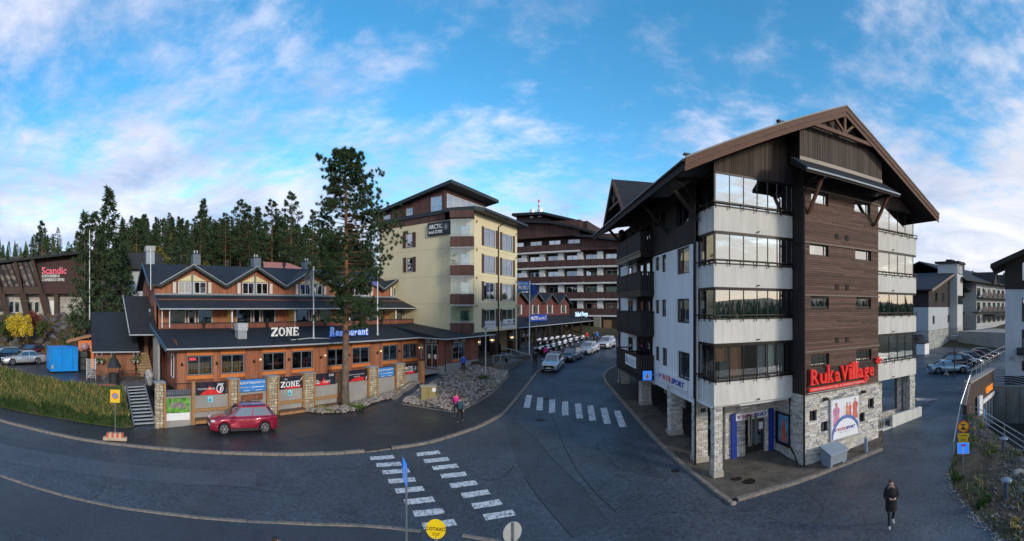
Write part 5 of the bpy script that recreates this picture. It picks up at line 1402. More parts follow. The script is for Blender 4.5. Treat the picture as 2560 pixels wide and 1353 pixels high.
 def b5(pr,W_,z0,H):
  fan(pts=((.05,.02),(.8,.02),(.85,.3),(.6,.42),(.3,.3)))(pr,W_,z0,H)
  pr('lettering',lambda m,B,w:(B.text(m,'nopeiten & neuvola kahvia',W_*.02,z0+H*.60,W_*.8,H*.12,O+.008,.006),B.text(m,'joka päivä',W_*.3,z0+H*.40,W_*.3,H*.13,O+.008,.006),B.poly(m,[(W_*.9,z0+H*.1),(W_*.94,z0+H*.1),(W_*.98,z0+H*.4),(W_*.95,z0+H*.4)],O,O+.006)),white_p)
 banner(868,917,2.58,3.45,'dark banner with two lines of white text over red, just right of the pine trunk',navy,b5)
 def b6(pr,W_,z0,H):
  fan(pts=((.1,.02),(.75,.02),(.8,.22),(.5,.34),(.2,.2)))(pr,W_,z0,H)
  pr('lettering',lambda m,B,w:(B.text(m,'ARCTIC',W_*.03,z0+H*.52,W_*.62,H*.28,O+.008,.006,bold=.02),B.text(m,'hotel ZONE',W_*.03,z0+H*.26,W_*.62,H*.20,O+.008,.006,bold=.01)),white_p)
  def fl(m,B,w):
   c = B.p(W_*.82,z0+H*.55,O+.012)
   for k in range(4):a = math.pi*k/4;d =(B.p(1,0)-B.p(0,0))*math.cos(a)*.2+Vector((0,0,1))*math.sin(a)*.2;m.bar(c-d,c+d,.035,.01)
  pr('snowflake',fl,white_p)
 banner(1008,1043,2.58,3.45,'dark banner ARCTIC hotel ZONE with snowflake at the right end of the wall',navy,b6)
 # other pieces fixed to the wall
 P_ = lambda a,b,z0,z1,nm,lb,cat,mat,base = .0:None
 s0,s1 = S(416),S(474);t = thing('poster','green and grey art poster over a white strip on the concrete wall by the steps','poster',RS.w(s0,28.8,1.0),RS.rz);off2 =(s0,28.8,1.0)
 m = MB(off2);W.box(m,s0,s1,1.0,1.5,.0,.03);m.build('white_strip',white_p,t)
 m = MB(off2);W.box(m,s0,s1,1.5,2.5,.0,.035);pic = m.build('picture',pm('grass green print',(.06,.26,.03),.5,.9,3,var2=(.20,.55,.08)),t)
 def f(m):
  rr = random.Random(4)
  for k in range(5):c =(s0+(s1-s0)*(.3+.1*k),2.0+.1*math.sin(k));m.poly([W.p(c[0]+.26*math.cos(6.2832*q/12)*(1+.3*rr.random()),c[1]+.17*math.sin(6.2832*q/12)*(1+.3*rr.random()),.038+.001*k)for q in range(12)])
 m = MB(off2);f(m);m.build('grey_figure',pm('grey print',(.22,.20,.18),.5,.5,6),pic)
 for u,v in((525.5,998),(724,982)):
  a = S(u);zc = W.zv(v,a);t = thing('parking_sign','small pale blue wheelchair parking sign on the wall panel '+('left of the red car' if u<600 else 'below the ZONE banner'),'sign',RS.w(a,28.78,zc-.2),RS.rz,'wheelchair parking signs');off2 =(a,28.78,zc-.2)
  m = MB(off2);W.box(m,a-.17,a+.17,zc-.22,zc+.2,.02,.035);m.build('plate',pm('pale blue',(.30,.62,.72),.5),t)
  m = MB(off2)
  m.poly([W.p(a+.1*math.cos(q*.5236)-.02,zc-.07+.1*math.sin(q*.5236),.038)for q in range(12)]);W.box(m,a-.05,a+.0,zc-.05,zc+.12,.037,.041);W.box(m,a-.03,a+.1,zc-.03,zc+.0,.037,.042);m.build('symbol',pm('symbol teal',(.02,.28,.42),.5),t)
 s0,s1 = S(602),S(657);t = thing('rusty_plate','rusty steel plate with ragged lower edge on the wall behind the red car','plate',RS.w(s0,28.78,2.0),RS.rz);off2 =(s0,28.78,2.0)
 pts =[(s0,1.98)];x = s0;rr = random.Random(2)
 while x<s1-.1:x+=.17;pts.append((min(x,s1),1.98+rr.uniform(-.05,.07)))
 pts+=[(s1,2.46),(s0,2.42)]
 m = MB(off2);W.poly(m,pts,.02,.05);m.build('sheet',rust_m,t)
 m = MB(off2);W.text(m,'NOITA',s0+.25,2.08,(s1-s0)*.62,.25,.055,.012,bold=.01);m.build('lettering',pm('worn rust',(.33,.15,.08),.8,.3,8),t)
 # steps up to the patio
 B0,B1 = G(334,1068).xy,G(388,1063).xy
 tp = RS.w(4.7,33.9,2.5).xy
 A0 = on(316,967,2.5).xy;A1 = on(361,964,2.5).xy
 c0 =(B0+B1)/2;st = thing('staircase','outdoor steel stairs with pale open treads from the pavement up to the patio','stairs',(c0.x,c0.y,Tz(c0)),0)
 off3 =(c0.x,c0.y,Tz(c0));zb = Tz(c0);n = 12
 for i in range(n):
  t0 =(i+.2)/n;z = zb+(2.5-zb)*(i+1)/n;a = B0.lerp(A0,t0);b = B1.lerp(A1,t0);d =(A0-B0).normalized()*.30
  m = MB(off3);q =[a,b,b+d,a+d];m.add([(p.x,p.y,z-.05)for p in q]+[(p.x,p.y,z)for p in q],[(3,2,1,0),(4,5,6,7),(0,1,5,4),(1,2,6,5),(2,3,7,6),(3,0,4,7)]);m.build('tread',trim_l,st)
 for a,b in((B0,A0),(B1,A1)):
  m = MB(off3);m.bar((a.x,a.y,zb+.05),(b.x,b.y,2.5),.09,.34);m.build('stringer',pm('grey stringer',(.14,.16,.19),.5),st)
 m = MB(off3);m.tube([(B1.x,B1.y,zb),(B1.x,B1.y,zb+1.0),(A1.x,A1.y,3.45),(A1.x,A1.y,2.5)],.03,6);m.build('handrail',metal_dk,st)
build_tw()
def mker(root,off):
 def mk(n,f,mat,parent=None,**k):m = MB(off);f(m);return m.build(n,mat,parent or root,**k)
 return mk
 # ---------------------------------------------------------------- yellow hotel
YB = Fr((-4.06,47.02),.47)
def build_yb():
 r = random.Random(21);O =(0,0,2.6)
 root = thing('hotel_building','pale yellow hotel block with brown penthouse and brown corner balconies','building',YB.w(0,0,2.6),YB.rz);mk = mker(root,O)
 yel = pm('yellow render',(.70,.62,.40),.88,.06,.25,bump=.12,bscale=40);brn = pm('brown board base',(.085,.042,.034),.75,.15)
 brn_b = pmi('brown boards',[(.075,.036,.029),(.10,.049,.040),(.12,.060,.050)],.75,.2,2,.2,24,(6,6,.6));dk = pm('dark roof edge',(.022,.030,.034),.5,.15)
 Lf = Face(YB,(-1.13,13.2),(0,-1));Rf = Face(YB,(0,0),(1,0));Cf = Face(YB,(-1.13,2.27),(1.13,-2.27));cl = math.hypot(1.13,2.27)
 zb,zy,zt = 5.84,18.2,18.95
 L = Lf.rect;R_ = Rf.rect
 lw =[L(1016,584,1031,617),L(1017,645,1031,678)]
 mk('wall',lambda m:Lf.holes(m,0,10.93,2.6,zy,lw,0,.2),yel)
 cw =[(cl*.40,cl*.75,zb+.35+3.08*k,zb+2.5+3.08*k)for k in range(4)]
 mk('wall',lambda m:(Cf.box(m,0,cl,zb,zt,-.3,0),),yel)
 rows =[(562,605),(629,676),(697.5,738),(765.5,804)]
 rw =[]
 for k,(a,b)in enumerate(rows):
  for u0,u1 in((1210,1239),(1255,1282)):
   q = Rf.rect(u0,a,u1,b);z1 = zb+1.55+3.07*(3-k)+1.0;rw.append((q[0],q[1],z1-1.95,z1))
 mk('wall',lambda m:(Rf.holes(m,0,10.4,zb,zt,rw,0,.2),m.quad((10.4,0,2.6),(10.4,13.2,2.6),(10.4,13.2,zt),(10.4,0,zt)),m.quad((-1.13,13.2,2.6),(10.4,13.2,2.6),(10.4,13.2,zt),(-1.13,13.2,zt))),yel)
 mk('underside',lambda m:m.poly([(-1.13,2.27,zb),(0,0,zb),(10.4,0,zb),(10.4,3,zb),(-1.13,3,zb)]),yel)
 for k in range(1,4):
  z = zb+3.07*k+.1;mk('joint',lambda m:(Lf.box(m,0,10.9,z,z+.025,0,.008),Rf.box(m,0,10.4,z,z+.025,0,.008)),pm('yellow joint',(.40,.31,.14),.9))
 for q in lw+rw:
  f = Lf if q in lw else Rf
  f.window(root,q,frame_g if q in lw else alu_m,glass_refl if q in lw else glass_mid,n=()if q in lw else(.5,),fw=.07,inset=.06,dz=O,curtain=('full' if rw.index(q)%3==0 else 'part',curtain_g)if q in rw else('part',curtain_g),back=room_m)
  for a in(q[0]-.52,q[1]+.06):mk('shutter',lambda m:f.box(m,a,a+.46,q[2]-.1,q[3]+.08,.0,.06),brn)
  mk('sill',lambda m:f.box(m,q[0]-.03,q[1]+.03,q[2]-.06,q[2]-.005,0,.08),alu_m)
  # corner balconies
 for k in range(4):
  z = zb+3.07*k+(.02 if k else 0)
  p = mk('balcony',lambda m:Cf.box(m,.02,cl-.02,z,z+1.12,.03,1.0),brn)
  mk('slab',lambda m:Cf.box(m,0,cl,z-.1,z-.005,.02,1.05),trim_l,p)
  mk('boards',lambda m:Cf.boards(m,.02,cl-.02,z+.02,z+1.1,.14,1.025,r=r),brn_b,p,kind='stuff')
  mk('rail',lambda m:(Cf.box(m,-.03,cl+.03,z+1.3,z+1.34,1.0,1.04),Cf.box(m,-.03,cl+.03,z+1.13,z+1.17,1.0,1.04)),alu_m,p)
  for q in range(3):mk('pane',lambda m:Cf.box(m,.05+q*(cl-.1)/3+.02,.05+(q+1)*(cl-.1)/3-.02,z+1.2,z+2.92,.93,.945),glass('pale glass',(.86,.92,.93),.10),p)
  mk('top_rail',lambda m:Cf.box(m,0,cl,z+2.92,z+2.97,.9,.98),trim_l,p)
  mk('balcony_door',lambda m:(Cf.box(m,cl*.42,cl*.76,z+.1,z+2.4,.01,.06),),glass_refl,p)
  mk('door_frame',lambda m:(Cf.box(m,cl*.38,cl*.42,z+.1,z+2.45,.01,.08),Cf.box(m,cl*.76,cl*.8,z+.1,z+2.45,.01,.08),Cf.box(m,cl*.38,cl*.8,z+2.4,z+2.48,.01,.08)),trim_l,p)
 mk('balcony_fascia',lambda m:Cf.box(m,-.02,cl+.02,18.2,zt,.02,1.05),brn);mk('boards',lambda m:Cf.boards(m,-.02,cl+.02,18.2,zt,.14,1.08,r=r),brn_b,kind='stuff')
 # roof slab of the main body
 e = 1.0
 pts =[(-1.3,3.1),(-1.9,2.6),(-.9,-.6),(.3,-1.1),(11.4,-1.1),(11.4,13.6),(-1.3,13.6)]
 mk('flat_roof',lambda m:m.prism([(x,y,zt)for x,y in reversed(pts)],(0,0,.42)),dk)
 mk('gutter',lambda m:m.tube([(.3,-1.15,zt+.1),(11.4,-1.15,zt+.1)],.08,8),metal_dk)
 # penthouse
 px0,px1,py0,py1 =-1.13,7.6,3.1,13.2
 zr = lambda y:21.75-(y-py0)*.165
 Pl = Face(YB,(px0,13.2),(0,-1));Pf = Face(YB,(px0,py0),(1,0))
 pw =[Pl.rect(1016,520,1032,541),Pl.rect(958,538,976,561),Pl.rect(1077,491,1105,538)]
 mk('penthouse_wall',lambda m:(Pl.holes(m,0,10.1,zy,19.2,[],.0),Pl.holes(m,0,10.1,19.2,19.9,[(a,b,max(c,19.2),min(d,19.9))for a,b,c,d in pw],0),m.quad((px1,py0,zy),(px1,py1,zy),(px1,py1,20),(px1,py0,21.7))),brn)
 mk('penthouse_gable',lambda m:Pl.poly(m,[(0,19.2),(10.1,19.2),(10.1,21.7),(0,20.05)],-.3,-.16),brn)
 mk('boards',lambda m:[Pl.boards(m,a,b,zy+.02,lambda s:20.0+s*.165,.16,.03,r=r)for a,b in((0,pw[1][0]),(pw[1][1],pw[0][0]),(pw[0][1],pw[2][0]),(pw[2][1],10.1))],brn_b,kind='stuff')
 mk('boards',lambda m:[Pl.boards(m,q[0],q[1],zy+.02,q[2],.16,.03,r=r)or Pl.boards(m,q[0],q[1],q[3],lambda s:20.0+s*.165,.16,.03,r=r)for q in pw],brn_b,kind='stuff')
 for q in pw:Pl.window(root,q,alu_m,glass_refl,n=(.5,)if q is pw[2]else(),fw=.07,inset=.02,dz=O,back=room_m)
 mk('penthouse_wall',lambda m:(Pf.box(m,0,px1-px0,zt+.4,19.7,-.2,0),Pf.box(m,0,px1-px0,21.25,21.7,-.2,0),Pf.box(m,0,.35,19.7,21.25,-.2,0),Pf.box(m,px1-px0-.4,px1-px0,19.7,21.25,-.2,0)),brn)
 Pf.window(root,(.35,px1-px0-.4,19.7,21.25),frame_w,glass_refl,n=[k/6 for k in range(1,6)],hz=(.45,),fw=.08,inset=.03,dz=O,curtain=('full',curtain_w))
 def roof(m):
  a =[(px0-.7,py0-1.3,zr(py0-1.3)),(px1+1.2,py0-1.3,zr(py0-1.3)),(px1+1.2,py1+.9,zr(py1+.9)),(px0-.7,py1+.9,zr(py1+.9))]
  m.add(a+[(x,y,z+.38)for x,y,z in a],[(3,2,1,0),(4,5,6,7),(0,1,5,4),(1,2,6,5),(2,3,7,6),(3,0,4,7)])
 mk('penthouse_roof',roof,dk)
 mk('terrace_rail',lambda m:(m.bar((-.9,.2,19.95),(9,.2,19.95),.05),m.bar((-.9,.2,19.7),(9,.2,19.7),.04),[m.bar((x,.2,19.3),(x,.2,19.95),.04)for x in(-.9,1.5,4,6.5,9)]),alu_m)
 # lettering and name board
 a,b = Lf.su(1072),Lf.su(1127);bz0,bz1 = 16.65,18.1
 bd = mk('name_board',lambda m:Lf.box(m,a,b,bz0,bz1,.03,.22),pm('slate board',(.022,.028,.034),.5))
 w = b-a
 def snow(m,f,c,R0,o):
  for k in range(4):t = math.pi*k/4+.2;d =(f.p(1,0)-f.p(0,0))*math.cos(t)*R0+Vector((0,0,1))*math.sin(t)*R0;m.bar(f.p(*c,o)-d,f.p(*c,o)+d,R0*.13,.02)
 mk('lettering',lambda m:(Lf.text(m,'ARCTIC',a+w*.06,bz0+.72,w*.62,.5,.23,.03,bold=.02),Lf.text(m,'hotel ZONE',a+w*.06,bz0+.2,w*.62,.36,.23,.03,bold=.01),snow(m,Lf,(a+w*.84,bz0+.8),.36,.24)),white_p,bd)
 mk('lettering',lambda m:(Rf.text(m,'restaurant',Rf.su(1212),6.72,Rf.su(1238)-Rf.su(1212),.4,.06,.1),Rf.text(m,'ZONE',Rf.su(1212),6.05,Rf.su(1238)-Rf.su(1212),.62,.06,.1,bold=.03),Rf.text(m,'ARCTIC',Rf.su(1256),6.55,Rf.su(1284)-Rf.su(1256),.62,.06,.1,bold=.03),Rf.text(m,'hotel ZONE',Rf.su(1256),6.0,Rf.su(1284)-Rf.su(1256),.42,.06,.1,bold=.02),snow(m,Rf,(Rf.su(1250),6.6),.45,.1)),white_p)
 dp = Rf.su(1245);mk('drain_pipe',lambda m:m.tube([Rf.p(dp,3,.08),Rf.p(dp,18.2,.08),Rf.p(dp+.6,18.9,.9)],.07,8),metal_dk)
 for k in range(4):
  for s_ in(.35,10.0):mk('spot_lamp',lambda m:Rf.box(m,s_-.08,s_+.08,zb+3.07*k+2.85,zb+3.07*k+3.05,.02,.2),pm('lamp brass',(.45,.30,.12),.5))
  # recessed ground floor
 Gf = Face(YB,(0,2.6),(1,0))
 gs =[(.6+1.9*k,2.2+1.9*k,3.0,5.5)for k in range(5)]
 mk('ground_wall',lambda m:(Gf.holes(m,-1.1,10.4,2.4,zb,gs,0,.2),),wood_solid)
 for q in gs:Gf.window(root,q,frame_dk,glass_mid,n=(.5,),fw=.07,dz=O,back=room_m)
 for s_ in(.2,4.9,9.4):mk('post',lambda m:m.box(s_,s_+.8,.1,.9,2.0,zb),pm('dark brown cladding',(.045,.026,.02),.7,.2,2))
 for s_ in(.1,3.2,8.2):
  l_ = mk('lantern',lambda m:(m.box(s_+.05,s_+.45,-.45,-.05,4.55,5.25),m.box(s_-.02,s_+.52,-.52,.02,5.25,5.33),m.bar((s_+.25,-.25,5.33),(s_+.25,-.25,zb),.05)),glass('lantern glass',(.6,.6,.55),.2));mk('bulb',lambda m:m.blob((s_+.25,-.25,4.85),.12,3,1,(1,1,1),0),pm('warm bulb',(.8,.6,.3),.4,emit=(1,.65,.3),estr=3),l_)
  # deck, ramp and steps to the street
build_yb()
# ---------------------------------------------------------------- low row with zigzag gables further up the street
ZB = Fr(tuple(pol(1291,59)),.5)
def build_zb():
 r = random.Random(2);O =(0,0,2.8)
 root = thing('shop_building','low dark red shop row with zigzag gables between the yellow hotel and the dark hotel','building',ZB.w(0,0,2.8),ZB.rz);mk = mker(root,O)
 F = Face(ZB,(0,2.6),(1,0));pk =[F.su(u)for u in(1338,1374,1408)];st =(pk[2]-pk[0])/2;pk =[pk[0]-st]+pk;hw = st/2
 zv,zp = 9.35,11.0;s0,s1 = pk[0]-hw,pk[-1]+hw
 top = lambda s:zv+(zp-zv)*(1-min(abs(s-q)for q in pk)/hw)-.15
 bo = pmi('dark red boards',[(.10,.030,.026),(.13,.040,.034),(.15,.048,.04)],.75,.2,2,.2,24,(5,5,.6))
 hs =[(p-.85,p+.85,7.55,8.95)for p in pk]
 mk('wall',lambda m:(F.holes(m,s0,s1,6.6,9.15,hs,-.02),m.box(s0,s1,2.7,9,6,9.2),m.box(s1-.2,s1,2.6,9,2.5,9.2)),pm('dark red timber',(.11,.035,.03),.75))
 mk('boards',lambda m:[F.boards(m,a,b,6.9,top,.18,.02,r=r)for a,b in zip([s0]+[h[1]+.45 for h in hs],[h[0]-.45 for h in hs]+[s1])],bo,kind='stuff')
 mk('boards',lambda m:[F.boards(m,h[0]-.45,h[1]+.45,9.0,top,.18,.02,r=r)for h in hs],bo,kind='stuff')
 for h in hs:
  F.window(root,h,frame_g,glass_mid,n=(.33,.66),fw=.08,dz=O,curtain=('part',curtain_w),back=room_m)
  for a in(h[0]-.4,h[1]+.05):mk('shutter',lambda m:F.box(m,a,a+.34,7.5,9.0,.02,.08),cream_sh)
 def roof(m):
  for k,p in enumerate(pk):
   vl,vr,P0,B =(p-hw,2.1,zv),(p+hw,2.1,zv),(p,2.1,zp),(p,6.0,zp)
   m.add([vl,P0,B],[(0,1,2)]);m.add([P0,vr,B],[(0,1,2)])
   if k:m.add([(pk[k-1],6,zp),vl,B],[(0,1,2)])
  m.add([(s0,6,zp),(s1,6,zp),(s1,10,zv),(s0,10,zv)],[(0,1,2,3)])
 mk('roof',roof,roof_blue)
 for p in pk:
  for sg in(-1,1):mk('bargeboard',lambda m:m.bar((p,2.06,zp-.1),(p+sg*hw,2.06,zv-.1),.1,.26),pm('slate fascia',(.06,.075,.085),.5))
 e1 = 32.5
 mk('awning_roof',lambda m:m.add([(-.6,-.6,5.95),(e1,-.6,5.95),(e1,2.6,7.2),(-.6,2.6,7.2),(-.6,-.6,5.75),(e1,-.6,5.75),(e1,2.6,7.0),(-.6,2.6,7.0)],[(0,1,2,3),(7,6,5,4),(4,5,1,0),(5,6,2,1),(7,4,0,3)]),roof_blue)
 mk('gutter',lambda m:m.tube([(-.6,-.65,5.86),(e1,-.65,5.86)],.06,6),trim_l)
 G_ = Face(ZB,(0,2.4),(1,0));gs =[(1+2.3*k,2.9+2.3*k,3.0,5.2)for k in range(13)]
 mk('shop_front',lambda m:G_.holes(m,0,e1-.5,2.5,6.9,gs,0),wood_solid)
 for q in gs:G_.window(root,q,frame_dk,glass_mid,n=(.5,),dz=O,back=room_m)
 for k in range(7):x = .2+5*k;mk('post',lambda m:m.box(x,x+.35,-.4,-.05,2.4,5.8),wood_strut if False else wood_solid)
 A = Face(ZB,(0,.4),(1,0));a,b = A.su(1324),A.su(1366)
 sg = mk('sign_board',lambda m:A.box(m,a,b,6.5,7.5,-.05,.1),pm('sign deep blue',(.02,.06,.38),.45))
 mk('lettering',lambda m:(A.text(m,'ARCTIC',a+.15,6.75,(b-a)*.44,.5,.11,.02,bold=.02),A.text(m,'hotel ZONE',a+(b-a)*.5,6.75,(b-a)*.34,.36,.11,.02),A.bar if False else m.bar(A.p(a+(b-a)*.92,6.65,.12),A.p(a+(b-a)*.92,7.35,.12),.08)),white_p,sg)
 a,b = A.su(1437),A.su(1468)
 mk('lettering',lambda m:A.text(m,'Safari Porga',a,6.6,b-a,1.15,.1,.1,bold=.03),pm('ice blue letters',(.55,.72,.82),.5,emit=(.4,.65,.9),estr=.3))
 mk('canopy_lamp',lambda m:m.blob(A.p(e1-1.5,4.6,.3),.3,1,2,(1,1,.8),0),pm('lamp cream',(.8,.7,.5),.5,emit=(1,.8,.5),estr=.7))
build_zb()
# ---------------------------------------------------------------- big dark hotel closing the street
HT = Fr((1.3,95),2.06)
def build_ht():
 r = random.Random(8);O =(0,0,3)
 root = thing('hotel_building','large dark brown hotel with long rows of balconies and white slab edges','building',HT.w(0,0,3),HT.rz);mk = mker(root,O)
 F = Face(HT,(0,0),(1,0));B = Face(HT,(0,1.8),(1,0));s0,s1,sm = F.su(1262),F.su(1600),F.su(1450)
 dk = pm('hotel dark brown',(.052,.027,.023),.75,.2,1);bo = pmi('hotel boards',[(.06,.026,.023),(.08,.036,.03),(.10,.045,.038)],.75,.2,2,.15,24)
 slab = pm('white slab edge',(.58,.57,.54),.8,.06);wpan = pm('white panel',(.62,.63,.62),.8,.06)
 zf =[F.zv(v,F.su(1370))for v in(787,743.5,704.5,664,628.5)]
 step =(zf[4]-zf[0])/4;zf =[zf[0]+step*k for k in range(5)]
 tops = 26.6
 mk('core',lambda m:(m.box(s0,sm+1,1.9,14,3,tops),m.box(sm+1,s1,1.9,14,3,23.4)),dk)
 mk('street_wall',lambda m:(m.box(s0,s1,.3,1.9,3,zf[0]-.6),),wood_solid)
 zs = 2.9
 for k,z in enumerate(zf):
  e = sm if k==4 else s1
  b = mk('balcony_row',lambda m:F.box(m,s0,e,z-.35,z,-1.8,.1),slab)
  mk('parapet',lambda m:F.box(m,s0,e,z+.1,z+1.35,.0,.06),dk,b)
  mk('boards',lambda m:F.boards(m,s0,e,z+.12,z+1.3,.3,.09,gap=.06,r=r),bo,b,kind='stuff')
  n = int((e-s0)/4.2)
  for i in range(n):
   x = s0+(e-s0)*i/n;w =(e-s0)/n
   if k<4:mk('partition',lambda m:m.box(x-.4,x+.7,.5,1.8,z,z+step-.4),wpan,b)
   B.window(root,(x+1.1,x+w-.55,z+.5,z+2.5),frame_w if(i+k)%3 else frame_g,glass_mid if(i+k)%2 else glass_refl,n=(.5,),fw=.1,inset=-.08,dz=O,curtain=('part',curtain_w)if(i*7+k)%3==0 else None)
 z = zf[4];mk('upper_balcony',lambda m:F.box(m,sm+3,s1,zf[3]+3.6,zf[3]+4,-1.8,.1),dk)
 mk('overhang_wall',lambda m:(F.box(m,s0,sm,zf[4]+3.0,tops,-1.9,.05),F.box(m,sm,s1,zf[3]+3.2,23.4,-1.9,.05)),dk)
 mk('boards',lambda m:(F.boards(m,s0,sm,zf[4]+3,tops,.4,.08,gap=.06,r=r),F.boards(m,sm,s1,zf[3]+3.2,23.4,.4,.08,gap=.06,r=r)),bo,kind='stuff')
 def rl(pts,y0,y1,t):
  return lambda m:m.prism([(x,y0,z)for x,z in pts]+[(x,y0,z+t)for x,z in reversed(pts)],(0,y1-y0,0))
 zv = lambda u,v:F.zv(v,F.su(u))
 mk('roof',rl([(F.su(u),zv(u,v))for u,v in((1276,557),(1380,561),(1440,572),(1496,589))],-1.2,13,.5),roof_m)
 mk('roof',rl([(F.su(u),zv(u,v))for u,v in((1440,593),(1500,598),(1560,606))],-1.3,12,.5),roof_m)
 mk('upper_storey',lambda m:m.prism([(F.su(1250),8,20),(F.su(1400),8,20),(F.su(1400),8,zv(1385,565)+.5),(F.su(1330),8,zv(1320,545)+1.4),(F.su(1250),8,zv(1262,540)+1.4)],(0,9,0)),dk)
 mk('upper_roof',lambda m:m.prism([(F.su(1245),6.5,30.2),(F.su(1326),6.5,29.8),(F.su(1412),6.5,27.6),(F.su(1412),6.5,28.1),(F.su(1326),6.5,30.4),(F.su(1245),6.5,30.8)],(0,11,0)),roof_m)
 for u,h in((1289,31.8),(1310,31.6)):mk('roof_fan',lambda m:m.lathe((F.su(u),8.5,29.6),[(.7,0),(.7,1.9),(.6,2.0),(.05,2.05)],14),pm('bright duct',(.7,.72,.74),.35,.1,metal=.6))
 mk('stone_column',lambda m:m.box(F.su(1486),F.su(1502),-.6,.3,3,zf[0]-.4),stone_back)
 mk('lit_doorway',lambda m:m.box(F.su(1508),F.su(1528),.2,.28,3.2,6.0),pm('warm doorway',(.12,.08,.05),.8,.3,emit=(1,.5,.2),estr=.03))
build_ht()
# ---------------------------------------------------------------- left: car park, patio, bank, cabin
ZL = 2.5
edge_px =[(-150,905),(-60,912),(0,918),(40,930),(93,944),(155,955),(222,964),(270,971),(303,966),(312,966)]
edge =[on(u,v,ZL).xy for u,v in edge_px]
def lot_z(p):return ZL+max(0,min(.35,(p[1]-30)*.012))
_back =[pol(-190,75),pol(-60,64),pol(60,57),pol(150,52),pol(220,47),pol(290,46),pol(345,46),pol(372,40)]
strip('car_park',edge,_back,0,lot_m,60,14,zf=lambda p:lot_z(p))
# paved patio round the cabin, a sheet over the car park
strip('patio',[on(u,v,ZL).xy for u,v in((259,960),(272,971),(303,966),(362,965),(392,960))],[pol(252,42.5),pol(290,43),pol(330,43),pol(365,38),pol(392,36)],0,pm('patio slabs',(.12,.115,.105),.8,.25,1.5,bump=.2),16,10,zf=lambda p:lot_z(p)+.012)
def mkwall():  # low retaining face under the patio edge
 mb = MB();q =[on(u,v,ZL).xy for u,v in((303,966),(316,967))]
 a,b = q;mb.prism([(a.x,a.y,.4),(b.x,b.y,.4),(b.x,b.y,ZL),(a.x,a.y,ZL)],(-.2,.2,0));mb.build('retaining_face',conc_m,None,kind='structure')
mkwall()
inner =[G(u,v).xy for u,v in[(-150,995),(-60,1003),(0,1021),(66,1036),(133,1047),(222,1063),(310,1075),(331,1073)]]
def bank_z(t,p0,p1):
 z0 = Tz(p0)+.1;z1 = ZL+.05;return z0+(z1-z0)*(t**.85)
def bank(name,A,B,nu,nv,zf,mat,noise=.12,seed=1):
 a = resample(A,nu);b = resample(B,nu);rr = random.Random(seed);vs =[]
 for j in range(nv):
  t = j/(nv-1)
  for i in range(nu):
   p = a[i].lerp(b[i],t);e = min(1,4*t*(1-t)+.05);q = p+Vector((rr.uniform(-1,1),rr.uniform(-1,1)))*noise*e
   vs.append((q.x,q.y,zf(t,a[i],b[i])+rr.uniform(-1,1)*noise*e))
 mb = MB();mb.add(vs,[(j*nu+i,j*nu+i+1,(j+1)*nu+i+1,(j+1)*nu+i)for j in range(nv-1)for i in range(nu-1)])
 o = mb.build(name,mat,None,True,'structure')
 if o.data.polygons[0].normal.z<0:o.data.flip_normals()
 return np.array(vs).reshape(nv,nu,3)
grass_soil = pm('grassy soil',(.055,.062,.022),.95,.4,1.2,bump=.5,var2=(.11,.10,.04))
edge2 = edge[:-1]+[on(306,975,ZL-.2).xy]
BG = bank('grass_bank',inner,edge2,70,12,bank_z,grass_soil,.09)
def scatter(S,n,seed,wfun=None):
 """random points on a grid of heights S[j,i]"""
 r = np.random.default_rng(seed);nv,nu,_ = S.shape
 fi = r.random(n)*(nu-1.001);fj = r.random(n)*(nv-1.001)
 i = fi.astype(int);j = fj.astype(int);a =(fi-i)[:,None];b =(fj-j)[:,None]
 P_ = S[j,i]*(1-a)*(1-b)+S[j,i+1]*a*(1-b)+S[j+1,i]*(1-a)*b+S[j+1,i+1]*a*b
 return P_,r,fi/(nu-1),fj/(nv-1)
def blades(name,P_,r,hmin,hmax,w,mats,midx,lean=.5,kind='stuff',parent=None,up=1.0):
 """thin bent blades, one two-face strip each"""
 n = len(P_);h = r.uniform(hmin,hmax,n);a = r.uniform(0,6.283,n);l = r.uniform(.15,1,n)*lean*h
 d = np.c_[np.cos(a),np.sin(a),np.zeros(n)];s = np.c_[-np.sin(a+r.uniform(-1,1,n)),np.cos(a),np.zeros(n)]*(w*r.uniform(.6,1.3,n))[:,None]
 p0 = P_;p1 = P_+d*(l*.35)[:,None]+np.c_[np.zeros(n),np.zeros(n),h*.6*up];p2 = P_+d*l[:,None]+np.c_[np.zeros(n),np.zeros(n),h*up]
 V = np.stack([p0-s,p0+s,p1-s*.8,p1+s*.8,p2],1).reshape(-1,3)
 k = np.arange(n)*5;F = np.concatenate([np.stack([k,k+1,k+3,k+2],1)]).tolist();F3 = np.stack([k+2,k+3,k+4],1).tolist()
 me = bpy.data.meshes.new(name);me.from_pydata(V.tolist(),[],F+F3)
 for m in mats:me.materials.append(m)
 me.polygons.foreach_set('material_index',np.concatenate([midx,midx]).astype(np.int32));me.update()
 return link(name,me,parent,kind)
def leafy(name,cols,rough=.75):
 m = pmi(name,cols,rough,.2,3,0)
 b =[n for n in m.node_tree.nodes if n.type=='BSDF_PRINCIPLED'][0];b.inputs['Specular IOR Level'].default_value = .25
 return m
g1 = leafy('green grass',[(.05,.10,.02),(.085,.14,.028),(.12,.165,.04)]);g2 = leafy('dry grass',[(.30,.24,.09),(.40,.32,.13),(.20,.19,.06)]);g3 = leafy('dark weeds',[(.03,.07,.015),(.045,.09,.02)])
